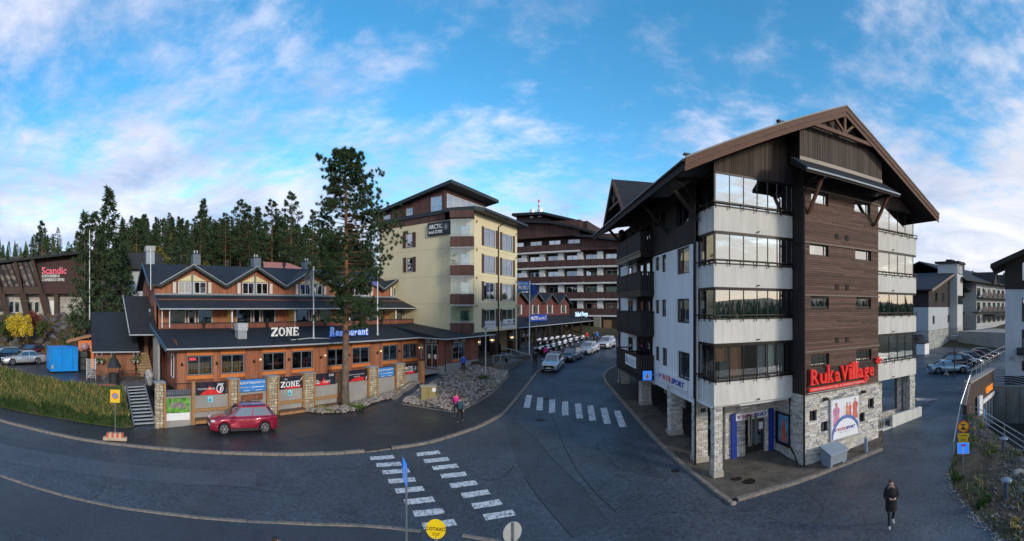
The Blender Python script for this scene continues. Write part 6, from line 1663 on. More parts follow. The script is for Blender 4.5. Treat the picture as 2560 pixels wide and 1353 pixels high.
def grass():
 P_,r,fi,fj = scatter(BG,42000,4);w = np.sin(fi*23+2*np.sin(fj*6+fi*9))*.5+np.sin(fi*61+fj*17)*.35+np.sin(fi*140+fj*31)*.2
 dry = r.random(len(P_))<np.clip(.15+.42*w+(fj>.3)*.18,.03,.9);low = fj+.1*w<.24;midx = np.where(low,2,np.where(dry,1,0));keep = r.random(len(P_))<np.clip(.75+.4*w,.25,1)
 tall =(w>.42)&~low;P_,m_,tall = P_[keep],midx[keep],tall[keep]
 blades('grass',P_[~tall],r,.08,.26,.020,[g1,g2,g3],m_[~tall],1.3);blades('grass',P_[tall],r,.18,.46,.017,[g1,g2,g3],m_[tall],1.1)
 P2,r,fi,fj = scatter(BG,1500,9);k = fj>.2;blades('tall_grass',P2[k],r,.35,.7,.010,[g2,g1],(r.random(k.sum())<.3).astype(int),.7)
grass()
# rocky bank behind the car park up to the conference hotel
SB = Fr((0,0),.577)
rock_soil = pm('rocky soil',(.050,.045,.040),.95,.5,.7,bump=.8,bscale=6,var2=(.16,.10,.055))
hb =[pol(-190,74),pol(-60,62),pol(60,55.5),pol(130,51.5),pol(200,48),pol(262,46)]
ht =[pol(-190,80),pol(-60,66),pol(40,62.5),pol(120,61.5),pol(200,60),pol(290,60)]
HB = bank('rocky_bank',hb,ht,46,12,lambda t,a,b:2.6+t*4.8-.5*(t==0),rock_soil,.45,3)
strip('hotel_terrace',ht,[pol(-190,120),pol(0,110),pol(120,110),pol(330,110)],0,forest_floor,20,8,zf=lambda p:7.3+max(0,(p.length-62))*.04)
heath1 = leafy('rusty heath',[(.22,.085,.03),(.28,.13,.05),(.14,.12,.035)]);shrub_g = leafy('shrub green',[(.05,.09,.02),(.10,.13,.03),(.03,.055,.018)]);yel_leaf = leafy('yellow leaves',[(.62,.42,.03),(.72,.52,.05),(.42,.40,.04)]);red_leaf = leafy('russet leaves',[(.22,.05,.05),(.16,.06,.05)])
def leaves_mesh(C,Rv,n,size,seed,squash=1.0):
 """many small leaf faces through a rounded volume; returns verts, faces"""
 r = np.random.default_rng(seed);d = r.normal(size=(n,3));d/=np.linalg.norm(d,axis=1)[:,None]
 P_ = np.array(C)+d*(r.random(n)**.45)[:,None]*np.array(Rv)
 t = r.normal(size=(n,3));t/=np.linalg.norm(t,axis=1)[:,None];b = np.cross(t,r.normal(size=(n,3)));b/=np.linalg.norm(b,axis=1)[:,None]+1e-9
 s =(size*r.uniform(.6,1.4,n))[:,None]
 V = np.stack([P_-t*s,P_+b*s*.6,P_+t*s,P_-b*s*.6],1).reshape(-1,3);k = np.arange(n)*4
 return V,np.stack([k,k+1,k+2,k+3],1)
def bush(name,label,cat,C,Rv,n,size,mats,seed,group=None,trunk=True,blobs=6):
 root = thing(name,label,cat,(C[0],C[1],C[2]),0,group);rr = random.Random(seed);Vs =[];Fs =[];o = 0;mi =[]
 for k in range(blobs):
  c =(rr.uniform(-.6,.6)*Rv[0],rr.uniform(-.6,.6)*Rv[1],Rv[2]*(.5+1.1*k/blobs));q =[x*rr.uniform(.4,.65)for x in Rv]
  V,F = leaves_mesh(c,q,n//blobs,size,seed*31+k);Vs.append(V);Fs.append(F+o);o+=len(V);mi+=[rr.randrange(len(mats))if rr.random()<.35 else 0]*len(F)
 me = bpy.data.meshes.new('crown');me.from_pydata(np.concatenate(Vs).tolist(),[],np.concatenate(Fs).tolist())
 for m in mats:me.materials.append(m)
 me.polygons.foreach_set('material_index',mi);me.update();link('crown',me,root)
 if trunk:
  m = MB()
  for k in range(4):m.tube([(0,0,-.3),(rr.uniform(-.3,.3)*Rv[0],rr.uniform(-.3,.3)*Rv[1],Rv[2]*.8),(rr.uniform(-.6,.6)*Rv[0],rr.uniform(-.6,.6)*Rv[1],Rv[2]*1.4)],[.05,.035,.015],5)
  m.build('trunk',pm('grey bark',(.12,.10,.085),.9,.3,6),root)
 return root
def rocks_heath():
 P_,r,fi,fj = scatter(HB,420,8);mb = MB()
 for k,p in enumerate(P_):s = r.uniform(.15,.7);mb.blob((p[0],p[1],p[2]+s*.2),s,k,1,(1,1,.75),.28)
 mb.build('rubble',pmi('dark rubble',[(.045,.045,.05),(.09,.085,.085),(.15,.14,.14),(.06,.05,.045)],.9,.3,2,.5,8),None,kind='stuff')
 P_,r,fi,fj = scatter(HB,16000,12);k = fi>.52;P2 = P_[k];f2 = fi[k]
 blades('heath',P2,r,.12,.5,.05,[heath1,shrub_g],(np.sin(f2*24)+r.normal(size=len(P2))*.5>.15).astype(int),.9)
rocks_heath()
for k,(u,v,d,Rv,mats,lb)in enumerate(((40,838,55.5,(1.5,1.3,1.8),[yel_leaf,shrub_g],'larger bright yellow autumn bush on the rocky bank above the parked cars'),(66,838,54,(.85,.85,1.6),[yel_leaf,yel_leaf,shrub_g],'slim yellow autumn bush beside the blue container on the rocky bank'),(6,835,57,(1.6,1.5,1.3),[shrub_g,red_leaf,yel_leaf],'mixed green and russet bush at the far left of the rocky bank'),(88,815,56.5,(1.3,1.2,1.2),[red_leaf,shrub_g],'russet bush between the yellow bush and the heath slope'),(112,832,53.5,(1.2,1.1,1.0),[shrub_g],'dark green bush below the slanted corner column'))):
 p = P(u,v,d);bush('autumn_bush',lb,'bush',(p.x,p.y,p.z-.4),Rv,1500,.11,mats,k+3,'bushes on the rocky bank')
 # ---------------------------------------------------------------- conference hotel on the hill
def build_sc():
 D = 64.0;a0 = SB.sx(-70,D);O =(a0,D,7.0);root = thing('conference_building','dark wooden conference hotel with slanted columns over a pale rubble stone base on the hill','building',SB.w(a0,D,7.0),SB.rz);mk = mker(root,O)
 F = Face(SB,(0,D),(1,0));zv = lambda u,v:F.zv(v,F.su(u));S = F.su
 dk = pm('black brown boards',(.030,.018,.016),.7,.2,2);br = pm('column brown',(.060,.036,.028),.7,.2,2);mar = pmi('maroon boards',[(.040,.014,.015),(.055,.02,.02)],.7,.2,2,.1)
 zb = zv(100,735);z0 = 6.2;e = S(206);c = S(100)
 rub = pmi('pale rubble',[(.42,.41,.38),(.30,.29,.28),(.52,.50,.46),(.22,.21,.2)],.9,.25,3,.4,12);r = random.Random(3)
 mk('stone_base',lambda m:m.box(a0,e,D+1.2,D+12,z0,zb),pm('pale mortar',(.42,.41,.38),.9,.2))
 Bf = Face(SB,(0,D+1.2),(1,0))
 def f(m):
  z = z0+.4
  while z<zb-.1:
   x = a0;h = r.uniform(.35,.6)
   while x<e-.1:w = r.uniform(.35,.9);m.blob((x+w/2,D+1.2,z+h/2),1,r.randrange(9999),1,(w*.46,.08,h*.46),.3);x+=w
   z+=h
 mk('rubble',f,rub,kind='stuff')
 for u in(29,43,75,92,2):a = Bf.su(u);Bf.window(root,(a-.38,a+.38,zv(60,782),zv(60,752)),frame_w,glass_mid,inset=-.1,dz=O)
 a = S(131);mk('door',lambda m:Bf.box(m,a-.5,a+.5,z0+.6,zv(131,752),.0,.1),white_p)
 rt = lambda s:zv(-40,666)+(zv(203,637)-zv(-40,666))*(s-S(-40))/(S(203)-S(-40))
 mk('sign_wall',lambda m:m.prism([(c,D,zb),(e,D,zb),(e,D,rt(e)),(S(84),D,rt(S(84)))],(0,12,0)),dk)
 mk('boards',lambda m:F.planks(m,c+.9,e,zb+.05,rt(c)-.1,.32,.03,r=r),mar,kind='stuff')
 mk('band',lambda m:m.box(a0,c+.05,D-.1,D+.2,zb,zv(50,718)),br)
 mk('window_band',lambda m:m.add([(a0,D+.2,zv(50,718)),(c,D+.2,zv(50,718)),(S(84),D-.6,rt(S(84))-.2),(a0,D-.6,rt(a0)-.2)],[(0,1,2,3)]),glass('smoked glass',(.2,.22,.23),.12))
 mk('room',lambda m:m.quad((a0,D+2,zb),(c,D+2,zb),(c,D+2,rt(c)),(a0,D+2,rt(a0))),room_m)
 zc = zv(50,718)
 for k in range(12):
  t = S(-60)+(S(92)-S(-60))*k/11;mk('mullion',lambda m:m.bar((t,D+.1,zc),(t-1.3,D-.65,rt(t)-.25),.16,.22),br)
 for ub,ut in((22,-15),(70,40),(123,82)):
  x1 = S(ub);x0 = S(ut);k =(x1-x0)/(rt(x0)-6.6)
  xm = x0+k*(rt(x0)-zb)
  mk('slanted_column',lambda m:m.bar((x1,D+.5,6.4),(xm,D-.15,zb),.95,.5,up=(0,1,0)),br);mk('slanted_column',lambda m:m.bar((xm,D-.15,zb),(x0,D-.9,rt(x0)),.5,.5,up=(0,1,0)),br)
 a = S(140);mk('column',lambda m:m.box(a-.3,a+.3,D+.1,D+.6,6.4,zb),br)
 mk('roof',lambda m:m.prism([(a0-1,D-1.4,rt(a0-1)),(e+.6,D-1.4,rt(e+.6)),(e+.6,D-1.4,rt(e+.6)+.35),(a0-1,D-1.4,rt(a0-1)+.35)],(0,14,0)),roof_m)
 sg = thing('hotel_sign','crimson hotel name over two white lines on the maroon wall of the conference building','sign',SB.w(S(105),D,zv(105,705)),SB.rz);O2 =(S(105),D,zv(105,705))
 mk2 = mker(sg,O2);w = S(166)-S(105)
 mk2('lettering',lambda m:F.text(m,'Scandic',S(105),zv(105,686),w,(zv(105,668)-zv(105,686)),.12,.12,bold=.02),pm('white edge',(.7,.66,.68),.5))
 mk2('face',lambda m:F.text(m,'Scandic',S(105)+.05,zv(105,686)+.03,w-.1,(zv(105,668)-zv(105,686))-.06,.2,.06,bold=.004),pm('crimson letters',(.62,.02,.09),.45,emit=(1,.02,.12),estr=.2))
 mk2('lettering',lambda m:F.text(m,'KOKOUSKESKUS',S(105),zv(105,694),w*.72,.42,.1,.06,bold=.02),white_p);mk2('lettering',lambda m:F.text(m,'CONFERENCE CENTRE',S(105),zv(105,703.5),w*.92,.42,.1,.06,bold=.02),white_p)
build_sc()
# ---------------------------------------------------------------- cabin, fire grill and clutter on the patio
def build_cabin():
 r = random.Random(6);O =(1.3,39.2,2.55);root = thing('log_cabin','small red brown cabin with a steep dark felt roof beside the restaurant','building',RS.w(1.3,39.2,2.55),RS.rz);mk = mker(root,O)
 F = Face(RS,(1.5,39.1),(1,0));cb = pmi('cabin boards',[(.22,.085,.045),(.27,.11,.06),(.30,.125,.07)],.75,.25,1.5,.2,24,(5,5,.6))
 mk('wall',lambda m:m.box(1.5,5.1,39.15,44.6,2.4,4.95),red_solid);mk('siding',lambda m:F.boards(m,0,3.6,2.6,4.9,.15,.02,r=r),cb,kind='stuff')
 def slab(a,b,x0,x1,t=.14):return lambda m:m.prism([(x0,a[0],a[1]),(x0,b[0],b[1]),(x0,b[0],b[1]-t),(x0,a[0],a[1]-t)],(x1-x0,0,0))
 mk('roof',slab((38.4,4.75),(42.2,8.2),1.15,5.35),roof_blue);mk('roof',slab((42.2,8.2),(46,4.75),1.15,5.35),roof_blue)
 mk('gutter',lambda m:m.tube([(1.15,38.35,4.68),(5.4,38.35,4.68)],.06,6),trim_l)
 mk('gable',lambda m:(m.prism([(1.5,39.2,4.8),(1.5,45.2,4.8),(1.5,42.2,7.9)],(3.6,0,0))),red_solid)
 O =(4.4,37.2,2.55);ro = thing('stair_roof','steep dark roof over the outside stairs between cabin and restaurant','roof',RS.w(4.4,37.2,2.55),RS.rz);mk = mker(ro,O)
 mk('roof',slab((36.9,6.35),(42.6,9.75),4.35,6.85),roof_m);mk('gutter',lambda m:m.tube([(4.3,36.85,6.28),(6.85,36.85,6.28)],.06,6),trim_l);mk('edge_trim',lambda m:m.bar((4.32,36.9,6.36),(4.32,42.6,9.76),.06,.2),trim_l)
 for k in range(9):mk('step',lambda m:m.box(5.2,6.5,37.6+k*.34,37.98+k*.34,2.6+k*.2,2.8+k*.2),pm('worn step timber',(.26,.18,.10),.8,.3,3))
 mk('side_wall',lambda m:(m.box(6.55,6.7,35.6,38.0,2.4,6.2),),pm('grey plaster',(.36,.36,.34),.9,.1));mk('post',lambda m:m.box(6.1,6.5,40.4,40.8,2.5,8.0),wood_strut);mk('back_wall',lambda m:m.box(4.4,6.7,41.2,41.4,2.5,8.6),wood_solid)
 for k,(x,lb)in enumerate(((1.6,'first from the left'),(2.05,'second from the left'),(2.85,'third from the left'),(4.85,'fourth from the left'),(5.2,'last at the right'))):
  t = thing('hanging_basket','hanging flower basket under the cabin eaves, '+lb,'flower basket',RS.w(x,38.3,3.75),RS.rz,'hanging baskets under the cabin eaves');mk = mker(t,(x,38.3,3.75))
  mk('pot',lambda m:m.lathe((x,38.3,3.75),[(.08,0),(.17,.2),(.18,.22)],10),white_p if k!=2 else black_p);mk('hanger',lambda m:[m.tube([(x+dx,38.3,3.97),(x,38.3,4.62)],.012,4)for dx in(-.16,.16)],trim_l)
  V,Fc = leaves_mesh((x,38.3,4.0),(.3,.3,.2),160,.06,k);mb = MB((x,38.3,3.75));mb.add(V.tolist(),Fc.tolist());mb.build('plant',shrub_g,t)
 gp = on(285,961,ZL+.02);t = thing('fire_grill','black iron fire grill with a conical hood on the patio','grill',(gp.x,gp.y,ZL),0);mk = mker(t,(gp.x,gp.y,ZL));c =(gp.x,gp.y,ZL);im = pm('black iron',(.022,.024,.027),.5,.2,5)
 mk('hearth',lambda m:m.lathe(c,[(.42,.0),(.42,.78),(.47,.8),(.47,.9),(.3,.9),(.3,.8)],18),im);mk('hood',lambda m:m.lathe(c,[(.60,1.42),(.62,1.40),(.2,2.1),(.15,2.15),(.15,2.35),(.2,2.36),(.2,2.45),(.02,2.5)],18),im)
 [mk('leg',lambda m:m.tube([(c[0]+.42*math.cos(q),c[1]+.42*math.sin(q),ZL+.85),(c[0]+.5*math.cos(q),c[1]+.5*math.sin(q),ZL+1.45)],.02,5),im)for q in(.6,2.2,3.7,5.3)]
 w = thing('brick_step','low red brick ledge at the patio edge below the fire grill','ledge',(gp.x+.1,gp.y-.8,ZL-.05),RS.rz);m = MB()
 for k in range(6):
  for j in range(2):m.box(-.62+k*.21,-.43+k*.21,-.1,.1,j*.1,j*.1+.09)
 m.build('brick',pmi('red brick',[(.25,.09,.06),(.32,.12,.08)],.9),w,kind='stuff')
 p = RS.w(4.2,36.6,ZL+.03);t = thing('picnic_table','brown wooden picnic table with benches in front of the cabin','table',p,RS.rz);wt = pm('picnic timber',(.17,.075,.045),.7,.3,2,stretch=(1,6,6))
 for k in range(4):MB().box(-.9,.9,-.3+k*.155,-.16+k*.155,.70,.74).build('plank',wt,t)
 for y in(-.75,.62):MB().box(-.9,.9,y,y+.14,.42,.46).build('bench',wt,t)
 for x in(-.7,.7):
  m = MB();m.bar((x,-.65,0),(x,-.1,.7),.07);m.bar((x,.65,0),(x,.1,.7),.07);m.bar((x,-.75,.39),(x,.75,.39),.07);m.build('leg',wt,t)
 p = on(372,962,ZL+.02)
 t = thing('covered_grill','barbecue grill under a grey and white cover at the top of the stairs','grill',(p.x,p.y,ZL),.5);mk = mker(t,(0,0,0))
 m = MB();m.lathe((0,0,0),[(.3,.0),(.34,.5),(.36,.85),(.2,1.15),(.03,1.25)],10);m.build('cover',pm('cover cloth',(.2,.2,.21),.8,.8,3,var2=(.6,.6,.62)),t,True)
 # bicycle, wire rack and folding ladder
 bp = on(243,952,ZL+.03);t = thing('bicycle','black bicycle leaning at the left corner of the cabin','bicycle',(bp.x,bp.y,lot_z(bp)),.9);tyre = pm('tyre rubber',(.012,.012,.013),.8)
 for x in(-.52,.52):
  m = MB();m.tube([(x+.33*math.cos(q*.3927),0,.34+.33*math.sin(q*.3927))for q in range(17)],.022,6);wl2 = m.build('wheel',tyre,t)
  m = MB();[m.bar((x,0,.34),(x+.31*math.cos(q),0,.34+.31*math.sin(q)),.008)for q in np.arange(0,6.2,.7)];m.build('spoke',alu_m,wl2)
 m = MB();[m.bar(a,b,.035)for a,b in(((-.52,0,.34),(-.2,0,.8)),((-.52,0,.34),(-.05,0,.32)),((-.05,0,.32),(-.2,0,.8)),((-.2,0,.8),(.36,0,.85)),((-.05,0,.32),(.38,0,.75)),((.52,0,.34),(.35,0,.95)))];m.build('frame',black_p,t)
 MB().box(-.32,-.08,-.06,.06,.86,.92).build('saddle',black_p,t);MB().bar((.35,-.25,.97),(.35,.25,.97),.03).build('handlebar',alu_m,t)
 bp = on(228,947,ZL+.03);t = thing('wire_rack','white wire rack cart standing between the container and the cabin','rack',(bp.x,bp.y,lot_z(bp)),.6);m = MB()
 for k in range(8):m.bar((-.4+k*.115,0,.15),(-.4+k*.115,0,1.7),.018)
 for k in range(11):m.bar((-.4,0,.15+k*.155),(.4,0,.15+k*.155),.018)
 m.bar((-.4,0,0),(-.4,0,1.75),.04);m.bar((.4,0,0),(.4,0,1.75),.04);m.bar((-.4,.5,.12),(-.4,0,.12),.04);m.bar((.4,.5,.12),(.4,0,.12),.04);m.build('wire',white_p,t)
 bp = on(226,930,ZL+.03);t = thing('storage_chest','stacked white plastic chests behind the wire rack','chest',(bp.x+.6,bp.y+1.2,lot_z(bp)),.6)
 MB().box(-.6,.6,-.4,.4,0,.95).build('lower_chest',white_p,t,bevel=.03);MB().box(-.55,.55,-.38,.38,.96,1.8).build('upper_chest',white_p,t,bevel=.03)
 bp = on(212,925,ZL+.03);t = thing('gas_trailer','dark stack of crates with a pink helium cylinder between container and cabin','crates',(bp.x,bp.y,lot_z(bp)),.6)
 for k in range(3):MB().box(-.4,.4,-.4,.4,.05+k*.62,.62+k*.62).build('crate',pm('crate grey',(.05,.055,.06),.7,.4,4),t,bevel=.02)
 m = MB();m.lathe((0,0,1.9),[(.05,0),(.35,.15),(.4,.4),(.3,.65),(.05,.75)],12);m.build('round_tank',pm('mauve tank',(.35,.25,.3),.5,.4,6),t,True)
 bp = on(222,905,ZL+.03);t = thing('orange_shed','bright orange shed with a slanting roof edge behind the cabin','shed',RS.w(.7,43.2,2.6),RS.rz);og = pm('orange paint',(.66,.19,.06),.6,.12,1)
 MB().box(-.75,1.2,0,2.2,0,2.75).build('wall',og,t);m = MB();m.prism([(-1.9,-.3,2.55),(1.4,-.3,3.35),(1.4,-.3,3.45),(-1.9,-.3,2.65)],(0,2.8,0));m.build('roof',pm('orange brown edge',(.45,.2,.09),.7),t)
 m = MB();m.tube([(-.2,-.03,2.5),(-.35,-.03,1.6),(.0,-.03,1.0),(.6,-.03,.8)],.03,5);m.build('hose',og,t);m = MB();m.blob((.5,-.02,2.05),.08,1,1,(1,1,1),0);m.build('lamp',white_p,t)
 # blue container
 p0,p1 = on(126,930,ZL+.1),on(195,928,ZL+.1);c =(p0+p1)/2;a = math.atan2(p1.y-p0.y,p1.x-p0.x);w =(p1-p0).length
 t = thing('container','bright blue steel container parked beside the silver saloon','container',(c.x,c.y,lot_z(c)),a);bl = pm('container blue',(.006,.27,.74),.42,.12,.8,rvar=.1);h = 2.25
 MB().box(-w/2,w/2,.05,2.3,.16,h).build('body',bl,t,bevel=.02);MB().box(-w/2-.03,w/2+.03,-.02,2.35,h,h+.1).build('lid',bl,t,bevel=.02)
 for x in(-w/2+.06,-w*.11,w*.27,w/2-.06):MB().box(x-.05,x+.05,-.03,.05,.14,h).build('rib',bl,t,bevel=.012)
 MB().box(-w/2,w/2,-.02,.06,.12,.26).build('bottom_rail',bl,t);MB().box(-w/2+.1,-w/2+.3,-.06,-.03,.4,.75).build('latch',alu_m,t)
 for x in(-w/2+.2,w*.25):m = MB();m.tube([(x-.1,.3,.09),(x+.1,.3,.09)],.09,10);m.build('wheel',rust_m,t)
 for v_,lb in((930,'red barrier trestle'),):pass
 m = MB();q =[G(0,0)]if False else[on(62,922,lot_z((-30,30))+.01),on(112,918,lot_z((-30,32))+.01)]
build_cabin()
# ---------------------------------------------------------------- right: further hotels, sunken shop entrance, gravel bank
def railing(name,label,pts,h=1.05,nr=2,post=1.6,mat=steel_m,rad=.022,grp=None,lo=.35):
 pts =[Vector(p)for p in pts];root = thing(name,label,'railing',pts[0],0,grp);o = tuple(pts[0])
 for k in range(nr):
  z = h-(h-lo)*k/max(1,nr-1)if nr>1 else h;m = MB(o);m.tube([p+Vector((0,0,z))for p in pts],rad,6);m.build('rail',mat,root)
 for a,b in zip(pts,pts[1:]):
  n = max(1,int((b-a).length/post))
  for i in range(n+1):
   p = a.lerp(b,i/n);m = MB(o);m.tube([p-Vector((0,0,.1)),p+Vector((0,0,h))],rad*.9,5);m.build('post',mat,root)
 return root
wr_m = pm('chalet white',(.42,.45,.47),.9,.06,.4,bump=.1);ch_m = pm('chalet brown',(.030,.023,.020),.75,.2,1)
far_stone = pmi('far stone',[(.32,.33,.32),(.42,.42,.39),(.24,.25,.25)],.9,.2,3,.3)
def build_ra():
 fr = Fr(tuple(pol(2321,74)),1.3);O =(0,0,1.2);root = thing('chalet_building','chalet with stair tower, dark timber gable and stone base beyond the car park','building',fr.w(0,0,1.2),fr.rz);mk = mker(root,O);r = random.Random(1)
 F = Face(fr,(0,0),(1,0));S = Face(fr,(0,30),(0,-1))
 for z0,z1,mt in((.8,4.6,stone_back),(4.6,8.6,wr_m),(8.6,11.6,ch_m)):mk('wall',lambda m:m.box(0,15,0,30,z0,z1),mt)
 mk('stone_cladding',lambda m:(F.stones(m,0,15,1.0,4.5,h=(.25,.4),l=(.5,1.1),r=r),S.stones(m,20,30,1.0,4.5,h=(.25,.4),l=(.5,1.1),r=r)),far_stone,kind='stuff')
 mk('gable',lambda m:m.prism([(0,.01,11.6),(15,.01,11.6),(15,.01,14.6),(13,.01,15.2)],(0,1,0)),ch_m)
 mk('boards',lambda m:F.boards(m,0,12.4,8.7,lambda s:11.6+s*.27,.3,.03,gap=.05,r=r),wood_dark,kind='stuff')
 for x0,x1,z0,z1 in((-1.0,13,11.35,15.2),(13,27,15.2,11.35)):mk('roof',lambda m:m.prism([(x0,-1,z0),(x1,-1,z1),(x1,-1,z1+.3),(x0,-1,z0+.3)],(0,32,0)),roof_m)
 mk('bargeboard',lambda m:m.bar((-1,-1.05,11.4),(13,-1.05,15.25),.1,.4),pm('pale rake',(.22,.17,.13),.7))
 for s,z,w,h in((3.6,9.6,.9,1.7),(7.5,9.6,1.2,1.7),(2.2,5.7,.7,1.4),(11,5.7,.7,1.4)):F.window(root,(s,s+w,z,z+h),frame_dk,glass_mid,inset=-.1,dz=O)
 tx0,tx1 = 12.2,16.2;T1 = Face(fr,(tx0,-1.6),(1,0));T0 = Face(fr,(tx0,2),(0,-1))
 mk('tower',lambda m:(m.box(tx0,tx1,-1.6,2.4,4.6,17.2),),pm('tower white',(.50,.51,.50),.9,.05,.5));mk('tower_base',lambda m:m.box(tx0-.04,tx1+.04,-1.65,2.4,.8,4.6),far_stone);mk('tower_roof',lambda m:m.box(tx0-.5,tx1+.5,-2.1,2.9,17.2,17.6),roof_m)
 for z in(9.2,15.2):T1.window(root,(.3,3.7,z,z+1.7),frame_dk,glass_mid,n=(.33,.66),inset=-.1,dz=O)
 m = MB(O);m.prism([(-2.2,1,3.3),(2,1,4.0),(2,1,4.2),(-2.2,1,3.5)],(0,5,0));m.build('porch_roof',roof_m,root)
 fr2 = fr;g = on(2307,886,1.3);t = thing('storage_chest','large white waste chest against the stone base of the far chalet','chest',g,fr.rz);MB().box(-1,1,-.7,.7,0,1.7).build('body',white_p,t,bevel=.05);MB().box(-1.05,1.05,-.75,.75,1.71,1.85).build('lid',pm('dark lid',(.03,.03,.035),.6),t)
build_ra()
def build_rb():
 fr = Fr(tuple(pol(2441,97)),1.443);O =(0,0,4);root = thing('hotel_building','far chalet hotel with three rows of dark balconies and small roof gables','building',fr.w(0,0,4),fr.rz);mk = mker(root,O);L = 46
 F = Face(fr,(0,0),(1,0))
 mk('wall',lambda m:m.box(0,L,0,14,3.6,14.2),wr_m);mk('side_wall',lambda m:(m.box(-9,0,3,16,7.2,15.2),m.box(-9,0,3.5,15,3.6,7.2)),ch_m);mk('side_panel',lambda m:(m.box(-9.1,-3.2,2.9,3.0,7.6,13.2),m.box(-3.2,0,2.9,3.0,7.6,10.6)),wr_m)
 for k,z in enumerate((7.6,10.8)):
  b = mk('balcony_row',lambda m:F.box(m,-2.5 if k==0 else 0,L,z-.2,z,0,1.5),ch_m)
  for i in range(13):x = i*3.5+.2;mk('parapet',lambda m:F.box(m,x,x+2.6,z+.05,z+1.2,1.4,1.5),pm('balcony grey brown',(.09,.075,.065),.8,.2),b)
 for z in(5.0,8.0,11.2):
  for i in range(13):x = i*3.5+.4;F.window(root,(x,x+1.6,z,z+1.7),frame_dk,glass_mid,inset=-.12,dz=O)
 mk('roof',lambda m:m.prism([(-10,-1.6,14.0),(-10,9,18.0),(-10,9,18.3),(-10,-1.6,14.3)],(L+11,0,0)),roof_m);mk('roof',lambda m:m.prism([(-10,9,18.0),(-10,19,14),(-10,19,14.3),(-10,9,18.3)],(L+11,0,0)),roof_m)
 for i in range(5):
  x = 8+i*9.5;mk('dormer',lambda m:m.prism([(x-2,-1.8,14),(x+2,-1.8,14),(x,-1.8,17)],(0,6,0)),ch_m)
  for sg in(-1,1):mk('dormer_roof',lambda m:m.bar((x,-2,17.1),(x+sg*2.3,-2,13.8),.2,.3),roof_m)
 for x in(4,10):mk('chimney',lambda m:m.box(x,x+2,8,9.5,17.5,20),ch_m)
 mk('porch',lambda m:m.box(4,L,-3,-.2,6.6,6.9),roof_m)
 # concrete terrace below
 a,b = pol(2395,84),pol(2530,78);t = thing('retaining_wall','grey concrete retaining wall in front of the far hotel','wall',(a.x,a.y,1),0);m = MB((a.x,a.y,1));d =(b-a).normalized();n = Vector((-d.y,d.x));q =[a,b,b+n*12,a+n*12]
 m.prism([(p.x,p.y,.8)for p in q],(0,0,3.2));m.build('wall',conc_m,t)
 railing('railing','thin steel railing along the concrete terrace of the far hotel',[(a.x,a.y,4.0),(b.x,b.y,4.0)],1.0,2,3)
build_rb()
def build_rc():
 fr = Fr(tuple(pol(2513,46)),2.72);O =(0,0,1.4);root = thing('apartment_building','pale rendered building with dark timber top and jutting roof at the right edge','building',fr.w(0,0,1.4),fr.rz);mk = mker(root,O)
 F = Face(fr,(0,0),(1,0));ws =[(1.75,3.2,7.1,9.6),(1.75,3.2,4.0,6.3),(1.75,3.2,1.9,3.0)]
 mk('wall',lambda m:(F.holes(m,0,14,1.4,10.55,ws,0,.2),m.quad((0,9,1.4),(0,0,1.4),(0,0,10.55),(0,9,10.55))),pm('grey white render',(.50,.53,.56),.9,.10,.5,bump=.2,bscale=30))
 mk('upper_wall',lambda m:m.prism([(-.05,-.06,10.55),(14,-.06,10.55),(14,-.06,16),(7,-.06,16.5),(-.05,-.06,13.3)],(0,9,0)),ch_m)
 for q in ws:F.window(root,q,frame_dk,glass_mid,n=(.5,),fw=.1,inset=.08,dz=O,back=room_m)
 F.window(root,(1.75,3.0,11.4,13.4),frame_dk,glass_mid,inset=-.14,dz=O)
 mk('roof',lambda m:m.prism([(-1.5,-1.2,12.75),(7,-1.2,16.6),(7,-1.2,16.95),(-1.5,-1.2,13.1)],(0,11,0)),roof_m);mk('fascia',lambda m:m.bar((-1.5,-1.25,12.7),(7,-1.25,16.55),.1,.3),wood_solid)
 mk('canopy',lambda m:m.prism([(1.2,0,4.1),(4,0,4.1),(4,-1.2,3.7),(1.2,-1.2,3.7)],(0,0,.3)),roof_m)
 mk('flood_lamp',lambda m:m.bar((.55,-.1,3.45),(.85,-.4,3.3),.22,.2),alu_m);mk('plinth',lambda m:m.box(-.05,14,-.05,9,.2,1.4),wood_solid)
build_rc()
